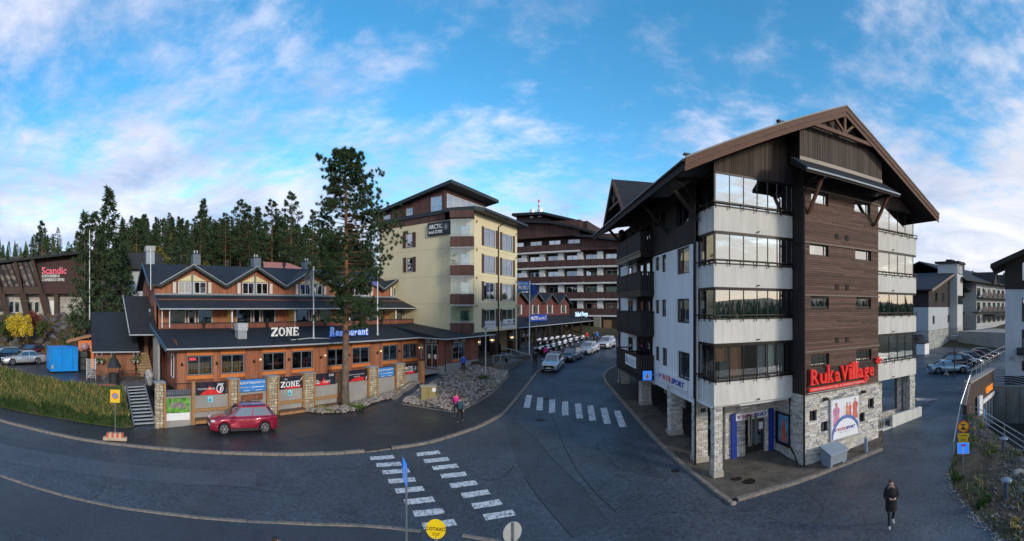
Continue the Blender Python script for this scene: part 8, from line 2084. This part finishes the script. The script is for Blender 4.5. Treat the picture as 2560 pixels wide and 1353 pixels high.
 # right car park
f,b = on(2407,932.5,1.0),on(2349,934.6,1.0);h = toward(b,f);s_ = Vector((-math.cos(h),math.sin(h)));fd =(_r1-_r0).xy.normalized()
for k,(kind,pt,lb)in enumerate((('saloon',ltb,'ice blue saloon, nearest in the right car park'),('van',navy_p,'dark van behind the ice blue saloon'),('estate',silver,'silver car behind the dark van, mostly hidden by the railing'),('estate',navy_p,'black estate fourth in the right car park row'),('saloon',maroon,'dark red car fifth in the right car park row'),('estate',navy_p,'black car last in the right car park row'))):
 q = f.xy+s_*.85+fd*(3.1*k);z = Tz(q)+.01
 if kind=='van':
  t = car('parked_van',lb,(q.x,q.y,z),h,'suv',pt,'cars in the right car park',True,'van');t.scale =(1.02,1.02,1.18)
 else:car('parked_car',lb,(q.x,q.y,z),h,kind,pt,'cars in the right car park',True)
 # quad bikes ------------------------------------------------------
def quad():
 t = thing('quad_bike','x','quad bike',(0,0,-50));wf = white_p
 for x in(-.6,.6):
  for s in(-1,1):m = MB();m.tube([(x,s*.32,.28),(x,s*.55,.28)],.28,12);o = m.build('wheel',rub_m,t);m = MB();m.tube([(x,s*.54,.28),(x,s*.556,.28)],.13,8);m.build('hub',alu_m,o)
  for s in(-1,1):
   m = MB();ps =[(x-.36,.50),(x-.2,.64),(x+.1,.68),(x+.34,.56)]
   m.add([(a,s*.22,z+.03)for a,z in ps]+[(a,s*.58,z-.02)for a,z in ps],[(i,i+1,i+5,i+4)for i in range(3)]);m.build('fender',wf,t)
 m = MB();m.box(-.55,.62,-.2,.2,.3,.55);m.build('chassis',trim_b,t);m = MB();m.blob((.25,0,.72),1,1,2,(.34,.17,.14),0);m.build('tank',wf,t,True);m = MB();m.blob((-.28,0,.74),1,1,2,(.42,.16,.09),0);m.build('seat',trim_b,t,True)
 m = MB();m.tube([(.42,0,.75),(.34,0,1.0)],.03,5);m.tube([(.28,-.4,1.02),(.36,0,1.0),(.28,.4,1.02)],.022,5);m.build('handlebar',trim_b,t);m = MB();m.blob((.72,0,.66),1,1,1,(.12,.16,.1),0);m.build('headlight',lamp_m,t);return t
Q0 = quad();first = True;rr = random.Random(3)
qp =[(1358+14.5*k,884-4.6*k,2.75,'front')for k in range(8)]+[(1352+15*k,862-2.4*k,3.05,'back')for k in range(6)]
for k,(u,v,z,row)in enumerate(qp):
 p = on(u,v,z);o = Q0 if k==0 else copy_tree(Q0);o.location =(p.x,p.y,z);o.rotation_euler =(0,0,-2.35+rr.uniform(-.2,.2));tag(o,'white quad bike in the %s row in front of the shops'%row,'quad bike','quad bikes in two rows before the shops');o.scale =(1.15,)*3
q =[on(1335,893,2.6),on(1500,842,3.1),on(1480,832,3.15),on(1330,858,3.0)]
mb = MB();mb.poly([(p.x,p.y,p.z)for p in q]);o = mb.build('quad_pad',walk_m,None,kind='structure');mb2 = None
# ---------------------------------------------------------------- people
skin_p = pm('skin',(.50,.31,.23),.6,.1,6)
def person(label,pos,face,cols,pose='stand',H=1.74,coat=None,hair=(.03,.02,.015),sit=False,grp=None):
 """one continuous body grown over a posed skeleton; face = heading clockwise from +Y"""
 jk,tr,sh = cols;root = thing('person',label,'person',pos,-face,grp);s = H/1.74
 P_ ={};st = .27 if pose=='walk' else.2 if pose=='phone' else.03
 P_['pel'] =(0,0,.93);P_['che'] =(0,.0,1.28);P_['nec'] =(0,.01,1.47);P_['hea'] =(0,.03,1.60);P_['top'] =(0,.03,1.69)
 for q,sg in(('l',-1),('r',1)):
  f = st*sg;P_['hip'+q] =(.10*sg,0,.88);P_['kne'+q] =(.11*sg,f*.55+.05,.49);P_['ank'+q] =(.11*sg,f-(.06 if f<0 else 0),.09+(.05 if f<0 else 0));P_['toe'+q] =(.12*sg,f+.15,.05)
  P_['sho'+q] =(.19*sg,0,1.42)
  if pose=='phone':P_['elb'+q] =(.27*sg,.05,1.14);P_['wri'+q] =(.10*sg,.27,1.14);P_['han'+q] =(.04*sg,.32,1.15)
  else:P_['elb'+q] =(.26*sg,-f*.35,1.15);P_['wri'+q] =(.28*sg,-f*.7+.06,.92);P_['han'+q] =(.275*sg,-f*.8+.09,.83)
 if sit:
  for q,sg in(('l',-1),('r',1)):P_['kne'+q] =(.12*sg,.42,.86);P_['ank'+q] =(.12*sg,.42,.5);P_['toe'+q] =(.12*sg,.55,.46);P_['elb'+q] =(.27*sg,.12,1.15);P_['wri'+q] =(.2*sg,.36,1.1);P_['han'+q] =(.16*sg,.42,1.1)
 E =[('pel','che','j'),('che','nec','j'),('nec','hea','s'),('hea','top','s')]
 for q in 'lr':E+=[('pel','hip'+q,'t'),('hip'+q,'kne'+q,'t'),('kne'+q,'ank'+q,'t'),('ank'+q,'toe'+q,'f'),('che','sho'+q,'j'),('sho'+q,'elb'+q,'j'),('elb'+q,'wri'+q,'j'),('wri'+q,'han'+q,'s')]
 RD = dict(pel=.15,che=.16,nec=.062,hea=.095,top=.07,hip=.10,kne=.064,ank=.046,toe=.042,sho=.082,elb=.058,wri=.042,han=.035);big = 1.18 if coat!='slim' else 1.05
 nm = list(P_);me = bpy.data.meshes.new('body');me.from_pydata([P_[k]for k in nm],[(nm.index(a),nm.index(b))for a,b,_ in E],[])
 ob = bpy.data.objects.new('tmp',me);COL.objects.link(ob);ob.modifiers.new('s','SKIN');ob.modifiers.new('u','SUBSURF').levels = 1
 for i,k in enumerate(nm):
  r = RD[k[:3]]*(big if k[:3]in('pel','che','sho','elb','wri')else 1);me.skin_vertices[0].data[i].radius =(r,r*(.72 if k[:3]in('pel','che')else 1));me.skin_vertices[0].data[i].use_root =(k=='pel')
 bpy.context.view_layer.update();m2 = bpy.data.meshes.new_from_object(ob.evaluated_get(bpy.context.evaluated_depsgraph_get()));bpy.data.objects.remove(ob)
 m2.materials.clear()
 for m in(jk,tr,skin_p,sh):m2.materials.append(m)
 segs =[(np.array(P_[a]),np.array(P_[b]),'jtsf'.index(c))for a,b,c in E]
 for p in m2.polygons:
  c = np.array(p.center);best = 9
  for a,b,k in segs:
   t = np.clip(np.dot(c-a,b-a)/np.dot(b-a,b-a),0,1);d = np.linalg.norm(c-a-(b-a)*t)
   if d<best-1e-4:best = d;p.material_index = k
  p.use_smooth = True
 m2.name = 'body';body = link('body',m2,root)
 hc =(P_['hea'][0],P_['hea'][1],1.62);hm = pm('hair %.2f %.2f'%hair[:2],hair,.7,.2,20)
 m = MB();m.blob((0,hc[1]-.045,1.675),1,1,2,(.094,.095,.072),.02);m.build('hair',hm,root,True)
 m = MB();m.blob((0,hc[1]+.115,1.60),.018,1,1,(1,1.3,1.4),0);m.build('nose',skin_p,root,True)
 [MB().blob((x,hc[1]+.098,1.63),.011,1,1,(1.3,.6,1),0).build('eye',black_p,root)for x in(-.035,.035)];m = MB();m.box(-.025,.025,hc[1]+.09,hc[1]+.098,1.555,1.562);m.build('mouth',pm('lips',(.3,.1,.09),.6),root)
 for q,sg in(('l',-1),('r',1)):
  w,hnd = Vector(P_['wri'+q]),Vector(P_['han'+q]);d =(hnd-w).normalized();sd = d.cross(Vector((0,0,1))if abs(d.z)<.8 else Vector((0,1,0))).normalized();m = MB();cu = d.cross(sd)
  for k in range(4):b = hnd+sd*(k-1.5)*.019;l =(.06,.07,.066,.05)[k];m.tube([b,b+d*l*.55,b+d*l*.85+cu*.022],[.0095,.0088,.007],5)
  m.tube([w+d*.03+sd*sg*.03,w+d*.06+sd*sg*.05,w+d*.09+sd*sg*.045+cu*.015],[.011,.010,.008],5);m.build('fingers',skin_p,root,True)
 if coat=='long':
  m = MB();pr =[(.60,.23,.17),(.80,.235,.175),(1.0,.225,.17),(1.2,.235,.165),(1.36,.235,.15),(1.45,.15,.12),(1.50,.10,.1)];n = 18
  vs =[(rx*math.cos(2*math.pi*k/n)*(1+.03*math.sin(z*60)),ry*math.sin(2*math.pi*k/n),z)for z,rx,ry in pr for k in range(n)]
  m.add(vs,[(i*n+k,i*n+(k+1)%n,(i+1)*n+(k+1)%n,(i+1)*n+k)for i in range(len(pr)-1)for k in range(n)]);m.build('coat',jk,root,True)
  m = MB();m.tube([(-.13,-.02,1.46),(-.11,-.09,1.49),(0,-.12,1.51),(.11,-.09,1.49),(.13,-.02,1.46)],[.03,.045,.05,.045,.03],8);m.build('hood',jk,root,True)
  m = MB();m.box(-.035,.035,.30,.31,1.13,1.27);m.build('phone',black_p,root)
 root.scale =(s,s,s);return root
bk = pm('black cloth',(.012,.012,.014),.8,.2,8);pink = pm('hot pink cloth',(.80,.03,.30),.7,.1,6);blu = pm('royal blue cloth',(.02,.14,.62),.7,.1,6);slate = pm('slate blue cloth',(.035,.075,.11),.75,.15,6);dkb = pm('dark navy cloth',(.012,.016,.028),.8,.2,6);redc = pm('red cloth',(.50,.02,.03),.7,.1,6);shoe = pm('pale trainers',(.45,.45,.45),.6,.4,9)
gp = lambda u,v,h = 0:tuple(G(u,v,h))
person('man in a long black padded coat looking at his phone on the side road',gp(2228,1316),math.pi+.78-.1,(bk,bk,shoe),'phone',1.84,'long',(.06,.035,.022))
person('walker in a slate blue jacket and black trousers beside the pink walker',gp(1150,1056,.09),.1,(slate,bk,shoe),'walk',1.70)
person('walker in a hot pink jacket at the edge of the stone bed',gp(1141,1042,.09),.1,(pink,dkb,shoe),'walk',1.66,None,(.35,.10,.12))
person('person in a royal blue jacket by the restaurant entrance window',(*pol(1158,43.0),Tz(pol(1158,43.0))+.02),0.5,(blu,bk,shoe),'stand',1.75)
person('person in dark clothes on the pavement in front of the silver crossover',gp(1338,918,.09),.3,(dkb,bk,shoe),'stand',1.76)
person('person in a pink jacket between the parked cars and the quad bikes',gp(1364,900,.09),.6,(pink,dkb,shoe),'stand',1.65)
p = on(1467,856,3.0);person('person in a red jacket standing by the blue board at the shops',tuple(p),2.6,(redc,bk,shoe),'stand',1.7)
p = on(1492,855,3.0);person('person in a blue jacket right of the red jacket at the shops',tuple(p),2.9,(blu,bk,shoe),'stand',1.75)
p = on(1485,856,3.0);person('person in black next to the blue jacket at the shops',tuple(p),2.9,(bk,bk,shoe),'stand',1.7)
p = pol(688,13.2);person('dark haired person at the bottom edge whose head only is in view',(p.x,p.y,Tz(p)),.9,(dkb,bk,shoe),'stand',1.73)
F_ = Face(RS,(0,31.0+1.9),(1,0))
for u,mt,lb in((689,redc,'diner in a red top behind the third restaurant window'),(762,redc,'diner in a red top behind the fourth restaurant window'),(735,bk,'diner in dark clothes behind the fourth restaurant window'),(889,redc,'diner in a red top behind the window right of the pine'),(600,dkb,'diner in dark clothes behind the second restaurant window')):
 p = RS.w(F_.su(u),32.7,2.72);person(lb,tuple(p),.577+1.57 if mt is redc else.577-1.57,(mt,bk,bk),'stand',1.74,sit=True,grp='diners in the restaurant windows')
 # ---------------------------------------------------------------- stone beds, signs, lamps, small things
bed_m = pmi('river stones',[(.30,.245,.205),(.20,.175,.155),(.38,.335,.295),(.13,.12,.12),(.32,.24,.19),(.22,.20,.185),(.43,.39,.35)],.85,.2,4,.35,14)
def bed(lower,upper,n,seed,nm):
 S = bank('stone_bed',lower,upper,36,12,lambda t,a,b:Tz(a.lerp(b,t))+.09+.22*math.sin(math.pi*min(1,t*1.3+.05))*.9,soil_m,.03,seed);P_,r,fi,fj = scatter(S,n,seed);mb = MB()
 for k,p in enumerate(P_):s = .055+.10*r.random()**2.2;mb.blob((p[0],p[1],p[2]+s*.35),s,k+seed*9000,1,(1.15,1,.75),.22)
 mb.build('stones',bed_m,None,kind='stuff');return S
g = lambda L:[G(u,v).xy for u,v in L]
SBd = bed(g([(1008,1010),(1050,1018),(1088,1024),(1134,1031),(1168,1019),(1200,1002),(1222,989),(1247,965),(1270,940)]),g([(1030,992),(1050,974),(1087,953),(1116,942),(1143,925),(1183,914),(1212,912),(1247,922),(1268,930)]),3600,3,'b')
Wl = lambda u:RS.w(Face(RS,(0,28.55),(1,0)).su(u),28.5).xy
SAd = bed(g([(764,1033),(795,1038),(847,1037),(889,1031),(915,1020),(948,1006),(985,998),(1008,980),(1031,966),(1052,945)]),[Wl(u)for u in(770,800,847,889,915,948,985,1008,1031,1047)],2000,4,'a')
kerb('kerb',g([(985,1000),(1008,982),(1033,967),(1057,944)]),.3,.22);kerb('kerb',g([(1006,1013),(1088,1027),(1136,1034),(1168,1022),(1200,1005),(1222,992),(1247,968),(1272,942)]),.2,.13)
for S,n,sd in((SBd,2600,5),(SAd,2600,6)):
 P_,r,fi,fj = scatter(S,n,sd);k = np.sin(fi*17+sd)*np.cos(fj*7+fi*4)+r.normal(size=n)*.3>.72;blades('weeds',P_[k],r,.1,.4,.02,[g1,g3,g2],r.choice(3,k.sum(),p=[.5,.3,.2]),.9)
for u,v,Rv,lb,mt in((1206,955,(.75,.75,.35),'round dark green shrub at the foot of the tall lamp post',[shrub_g]),(1075,995,(.7,.5,.35),'green weeds round the foot of the yellow cabinet',[g1,g3]),(976,972,(.9,.5,.4),'grassy clump in the stone bed under the blue banner',[g1,g2]),(893,1026,(.6,.4,.25),'bright green clump at the kerb right of the tall pine',[g1]),(1022,960,(.6,.4,.35),'green clump under the last stone pillar',[g1,g3]),(812,1033,(.8,.4,.25),'low clump left of the tall pine trunk',[g1,g2])):
 p = G(u,v);bush('shrub',lb,'plant',(p.x,p.y,p.z+.05),Rv,420,.07,mt,int(u),None,False,6)
 # cabinet and snow stick
p = G(1070,1003,.1);t = thing('utility_cabinet','weathered yellow utility cabinet standing in the stone bed','cabinet',p,.35);yc = pm('faded yellow',(.36,.28,.085),.6,.3,2,var2=(.26,.24,.13))
MB().box(-.6,.6,-.3,.3,0,1.2).build('body',yc,t,bevel=.02);MB().box(-.65,.65,-.36,.36,1.2,1.28).build('lid',pm('lid grey',(.35,.34,.26),.7,.2),t,bevel=.02);MB().box(-.03,-.01,-.31,-.3,.05,1.15).build('door_gap',black_p,t);MB().box(.3,.58,-.315,-.3,.8,1.1).build('label_plate',white_p,t)
p = G(1059,975,.1);t = thing('marker_stick','thin orange marker stick behind the yellow cabinet','stick',p);m = MB();m.tube([(0,0,0),(0,0,1.9)],.03,6);m.build('stick',pm('orange red',(.75,.10,.05),.5),t)
# lamp post in the bed, sandwich boards, third flagpole
p = G(1214,948,.1);t = thing('street_lamp','tall slim grey lamp post rising from the stone bed','lamp',p);m = MB();m.tube([(0,0,0),(0,0,4.7)],[.07,.05],8);m.build('post',alu_m,t);m = MB();m.lathe((0,0,4.65),[(.06,0),(.2,.1),(.22,.25),(.05,.32)],12);m.build('lamp_head',alu_m,t)
for u,v,lb in((1266,921,'white sandwich board at the corner of the steps'),(1250,893,'smaller white sandwich board on the terrace above the steps'),(1357,890,'tilted white notice board beside the quad bikes')):
 p = G(u,v);z = p.z+(.0 if u!=1250 else.5);t = thing('sandwich_board',lb,'sign',(p.x,p.y,z),.3,'sandwich boards')
 for s in(-1,1):m = MB();m.bar((0,s*.3,0),(0,s*.04,1.05),.62,.04,up=(1,0,0));b = m.build('board',black_p,t);m = MB();m.bar((0,s*.315,.08),(0,s*.085,.98),.52,.03,up=(1,0,0));m.build('face',white_p,b)
fl = on(1323,896,2.45);t = thing('flagpole','tall white street flagpole with two blue flags','flagpole',fl);zt_ = HC+math.hypot(fl.x,fl.y)*64/K-fl.z;m = MB();m.tube([(0,0,0),(.08,0,zt_)],[.08,.05],10);m.build('pole',white_p,t)
def fl_(x1,z0,z1,mat,nm):
 m = MB();n = 12;vs =[(.08+x1*i/(n-1),.12*math.sin(i*.8),z0+(z1-z0)*j-(.15 if x1>0 else.0)*(i/n)**2+.05*math.sin(i*.9))for j in(0,.5,1)for i in range(n)]
 m.add(vs,[(j*n+i,j*n+i+1,(j+1)*n+i+1,(j+1)*n+i)for j in range(2)for i in range(n-1)]);return m.build(nm,mat,t,True)
f1 = fl_(-1.45,zt_-1.25,zt_-.05,pm('flag blue',(.02,.17,.48),.7,.12,2),'flag');m = MB();lettering(m,'PALVELU',(-1.3,-.16,zt_-1.05),(1,0,0),(0,0,1),1.2,.5,.02,.1,.02);lettering(m,'Vuokraus & Huolto',(-1.3,-.16,zt_-.4),(1,0,0),(0,0,1),1.1,.2,0,.1,.02);m.build('lettering',white_p,f1);fl_(.85,zt_-1.6,zt_-.35,pm('flag dark blue',(.015,.05,.25),.7,.2,2),'flag')
# steps and rails by the yellow hotel
d0 = YB.w(0,0);deckm = pm('dark deck boards',(.075,.062,.052),.8,.3,2,stretch=(1,6,1))
t = thing('entrance_steps','dark timber steps and deck in front of the yellow hotel entrance','steps',YB.w(2,-2,2.2),YB.rz)
MB().box(-3.5,8.5,-1.2,4.4,.0,.75).build('deck',deckm,t)
for k in range(4):MB().box(3.0,7.5,-2.6+k*.35,-2.25+k*.35,0,.1+k*.17).build('step',deckm,t)
MB().box(-3.5,1.0,-2.4,-1.2,-.4,.75).build('planter_wall',pm('grey plank wall',(.13,.125,.12),.85,.3,2,stretch=(.4,1,8)),t)
railing('railing','steel handrail sloping down beside the hotel steps',[YB.w(5,-.6,3.0),YB.w(5.6,-4.2,2.1)],1.0,2,1.2,steel_m,.035);railing('railing','short steel handrail at the ramp by the stone bed',[YB.w(-1.2,-3.0,2.7),YB.w(.8,-3.6,2.6)],1.0,1,1.0,steel_m,.03)
q =[G(1066,922),G(1108,928)];railing('railing','black railing before the restaurant entrance doors',[tuple(q[0]),tuple(q[1])],1.05,2,.14,black_p,.014)
# road signs ---------------------------------------------------------------------------------
galv = steel_m;yl = pm('sign yellow',(.80,.50,.02),.45,.05);rd_ = pm('sign red',(.62,.05,.03),.45);bl_ = pm('sign blue',(.02,.15,.58),.45,.05)
def post(t,h,r=.03):m = MB();m.tube([(0,0,-.1),(0,0,h)],r,8);m.build('post',galv,t)
def disc(t,nm,r,z,y,mat,parent=None,n=24,th=.01,c=(0,0)):m = MB();m.prism([(c[0]+r*math.cos(2*math.pi*k/n),y,z+c[1]+r*math.sin(2*math.pi*k/n))for k in range(n)],(0,th,0));return m.build(nm,mat,parent or t)
def plate(t,nm,x0,x1,z0,z1,y,mat,parent=None,th=.012):return MB().box(x0,x1,y,y+th,z0,z1).build(nm,mat,parent or t)
def words(t,txt,x,z,w,h,y,mat,parent=None):m = MB();lettering(m,txt,(x,y,z),(1,0,0),(0,0,1),w,h,.01,0,.006);return m.build('lettering',mat,parent or t)
p = G(2408,1195);t = thing('traffic_sign','post with red ringed yellow prohibition sign, yellow plates and blue dead end sign','sign',p,-.95);z1 = HC+math.hypot(p.x,p.y)*(V0-1066)/K-p.z;post(t,z1+.3)
a = disc(t,'round_plate',.31,z1,-.06,rd_);disc(t,'yellow_field',.25,z1,-.066,yl,a);m = MB();m.bar((-.17,-.07,z1+.17),(.17,-.07,z1-.17),.05,.01,up=(0,1,0));m.build('red_bar',rd_,a);m = MB();m.box(-.11,.11,-.072,-.069,z1+.07,z1+.13);m.box(-.13,.13,-.072,-.069,z1-.16,z1-.1);m.prism([(-.08,-.072,z1-.1),(.08,-.072,z1-.1),(0,-.072,z1+.06)],(0,.003,0));m.build('symbol',black_p,a)
a = plate(t,'yellow_plate',-.29,.29,z1-.56,z1-.34,-.06,yl);words(t,'Huoltoajo',-.2,z1-.5,.4,.09,-.066,black_p,a);a = plate(t,'yellow_plate',-.24,.24,z1-.76,z1-.575,-.06,yl);words(t,'sallittu',-.15,z1-.7,.3,.08,-.066,black_p,a)
a = plate(t,'blue_plate',-.30,.30,z1-1.38,z1-.80,-.06,white_p);plate(t,'blue_field',-.275,.275,z1-1.355,z1-.825,-.066,bl_,a);m = MB();m.box(-.03,.03,-.072,-.067,z1-1.34,z1-.98);m.build('symbol',white_p,a);m = MB();m.box(-.12,.12,-.073,-.068,z1-.98,z1-.9);m.build('symbol_head',rd_,a)
p = G(288,1101,.1);t = thing('traffic_sign','yellow no parking sign on a red and white concrete foot at the kerb','sign',p,.78);post(t,3.0);z1 = 2.75
a = plate(t,'yellow_plate',-.30,.30,z1-.42,z1+.38,-.05,yl);disc(t,'ring',.2,z1,-.056,rd_,a);disc(t,'blue_field',.155,z1,-.06,pm('sign pale blue',(.10,.32,.62),.45),a);m = MB();m.bar((-.13,-.064,z1+.13),(.13,-.064,z1-.13),.035,.006,up=(0,1,0));m.build('red_bar',rd_,a)
ft = MB().box(-.75,.75,-.2,.2,.0,.2).build('foot',pm('sandy concrete',(.45,.36,.25),.85,.2,4),t,bevel=.05)
for k in range(7):MB().box(-.52+k*.15,-.37+k*.15,-.16,.16,.19,.46).build('block',pm('foot red',(.55,.10,.07),.7,.2,4)if k%2==0 else pm('foot cream',(.55,.45,.30),.7,.2,4),ft)
pz = lambda u,d:Vector((*pol(u,d),Tz(pol(u,d))))
p = pz(1016,13.2);t = thing('crossing_sign','blue pedestrian crossing sign seen almost edge on, on a tall pole in the foreground','sign',p,-1.15);zc = HC-13.2*(1179-V0)/K-p.z;post(t,zc+.1,.035)
a = plate(t,'blue_plate',-.33,.33,zc-.33,zc+.33,-.06,bl_);m = MB();m.prism([(-.24,-.064,zc-.24),(.24,-.064,zc-.24),(0,-.064,zc+.22)],(0,.003,0));m.build('triangle',white_p,a)
p = pz(1090,12.5);t = thing('taxi_sign','round yellow taxi rank sign in the foreground','sign',p,.05);zc = HC-12.5*(1322-V0)/K-p.z;post(t,zc-.2,.035)
a = disc(t,'plate',.285,zc,-.03,pm('taxi yellow',(.86,.60,.01),.4,.03));words(t,'OTAXI',-.2,zc-.045,.40,.10,-.036,black_p,a);m = MB();[m.box(x,x+.045,-.036,-.031,zc+z,zc+z+.03)for x in(-.275,.23)for z in(-.04,.03)];m.build('band',black_p,a);words(t,'TILAA TAKSI',-.12,zc-.13,.24,.03,-.036,pm('brown print',(.3,.18,.02),.6),a);words(t,'0100 84000',-.1,zc-.18,.2,.03,-.036,pm('brown print',(.3,.18,.02),.6),a)
p = pz(1283,12.5);t = thing('traffic_sign','grey back of a round road sign at the bottom edge','sign',p,.45);zc = HC-12.5*(1333-V0)/K-p.z;post(t,zc+.3,.03);disc(t,'plate',.30,zc,.05,pm('sign back grey',(.40,.42,.42),.5,.1,3,metal=.3));plate(t,'bracket',-.02,.02,zc-.25,zc+.25,.03,galv)
# pedestrian sign at the arcade, bins and bollards by the stone wall
p = G(1625,1010);zc = HC-math.hypot(p.x,p.y)*(939-V0)/K-p.z;p = P(1618,939,28.9);p.z-=.5;zc = .5;t = thing('crossing_sign','blue pedestrian crossing sign with white triangle at the balcony corner','sign',p,-.2);m = MB();m.bar((0,0,zc),(.95,.35,zc),.05);m.build('arm',galv,t)
a = plate(t,'blue_plate',-.30,.30,zc-.31,zc+.31,-.06,bl_);m = MB();m.prism([(-.24,-.064,zc-.2),(.24,-.064,zc-.2),(0,-.064,zc+.24)],(0,.003,0));tr = m.build('triangle',white_p,a);m = MB();m.bar((0,-.068,zc-.02),(-.07,-.068,zc-.17),.035,.004,up=(0,1,0));m.bar((0,-.068,zc-.02),(.07,-.068,zc-.17),.035,.004,up=(0,1,0));m.bar((0,-.068,zc-.04),(0,-.068,zc+.1),.045,.004,up=(0,1,0));m.build('symbol',black_p,tr)
p = G(2085,1160,.1);t = thing('grit_bin','grey plastic grit bin against the stone wall under the billboard','bin',p,.06);gb = pm('grey plastic',(.22,.27,.33),.5,.08,3)
m = MB();m.prism([(-.62,-.35,.12),(.62,-.35,.12),(.68,-.42,.75),(-.68,-.42,.75)],(0,.75,0));m.build('body',gb,t,bevel=.02);m = MB();m.prism([(-.72,-.48,.74),(-.72,.42,1.05),(-.72,.42,.95),(-.72,-.48,.66)][::-1],(1.44,0,0));m.build('lid',gb,t,bevel=.02)
for x in(-.5,.5):MB().box(x-.1,x+.1,-.3,.3,0,.14).build('foot',gb,t)
for u,v,lb in((2112,1150,'grey steel bollard right beside the grit bin'),(2165,1130,'grey steel bollard farther along the stone wall')):
 p = G(u,v,.1);t = thing('bollard',lb,'bollard',p,0,'bollards along the stone wall');m = MB();m.lathe((0,0,0),[(.11,0),(.11,.72),(.09,.75)],12);m.build('post',gb,t);m = MB();m.lathe((0,0,.75),[(.115,0),(.115,.08),(.03,.12)],12);m.build('cap',alu_m,t)
 # ski jump, masts and hilltop station
p = P(333,560,300);t = thing('ski_jump','green ski jump tower rising above the forest','tower',(p.x,p.y,20));gm = pm('jump green',(.06,.20,.15),.6,.2,.3);m = MB();e = Vector((math.cos(az(333)),-math.sin(az(333)),0))
q = lambda du,v:Vector((p.x,p.y,0))+e*(du*300/K)+Vector((0,0,HC+300*(V0-v)/K-20))
m.bar(q(-28,592),q(-12,568),3,3.2);m.bar(q(-12,568),q(4,557),3,3.4);m.bar(q(4,557),q(10,556),3.2,4.2);m.build('inrun',gm,t);m = MB();m.bar(q(-8,570),q(-8,640),4,3);m.bar(q(-26,600),q(-8,580),1,1);m.bar(q(-24,597),q(8,566),.8,.8);m.build('pylon',pm('jump pale green',(.16,.34,.28),.6),t)
def mast(u,v0,v1,d,w,label,mat=steel_m,extra=None):
 a,b = P(u,v1,d),P(u,v0,d);t = thing('mast',label,'mast',a);m = MB(tuple(a));m.tube([a,b],[w,w*.6],6);m.build('pole',mat,t)
 if extra:extra(t,a,b)
 return t
mast(224,575,800,53,.07,'thin white pole among the dark conifers',white_p)
def fl2(t,a,b):m = MB(tuple(a));m.box(b.x-.5,b.x+.5,b.y-.2,b.y+.2,b.z-1.6,b.z);m.build('lamp_rack',pm('lamp grey',(.25,.27,.3),.5),t)
mast(150,597,660,110,.12,'floodlight mast above the conference hotel roof',steel_m,fl2)
for k,u in enumerate((1230,1221,1372,1401,1418,1455,1467,1524)):mast(u,(483,520,525,533,532,540,545,527)[k],575,130 if u<1235 else 420,.18 if u<1235 else.4,'thin aerial mast above the hotel roofs',steel_m,None)['group'] = 'aerial masts above the hotels'
a = P(1347,560,480);t = thing('radio_mast','red and white banded mast on a pale block on the hilltop','mast',a);z0 = a.z
for k,(v0,v1)in enumerate(((500,507),(507,513),(513,519),(519,526))):m = MB(tuple(a));b,c = P(1347,v1,480),P(1347,v0,480);m.tube([b,c],.9,8);m.build('band',rd_ if k%2==0 else white_p,t)
b,c = P(1347,575,480),P(1347,526,480);m = MB(tuple(a));m.box(b.x-2.8,b.x+2.8,b.y-3,b.y+3,b.z,c.z-6);m.box(b.x-1.9,b.x+1.9,b.y-2,b.y+2,c.z-6,c.z-.5);m.build('station',pm('station pale',(.27,.30,.32),.7),t)
p = P(318,690,62);t = thing('house','white walled house with a dark roof behind the conifers','house',(p.x,p.y,7),RS.rz);MB().box(-3,5,0,8,0,7.2).build('wall',wr_m,t);m = MB();m.prism([(-3.6,-.8,7.0),(5.6,-.8,7.0),(5.6,4,9.6),(-3.6,4,9.6)],(0,0,.3));m.build('roof',ch_m,t)
p = P(715,655,75);t = thing('house','pink red roofed house half hidden in the pines behind the restaurant','house',(p.x,p.y,10),RS.rz);MB().box(-3,3,0,8,-2,3.8).build('wall',red_solid,t);m = MB();m.prism([(-4.5,-.8,4.6),(4.5,-.8,4.6),(2.5,4,6.4),(-2.5,4,6.4)],(0,0,.3));m.build('roof',pm('pink roof',(.42,.17,.14),.8),t)
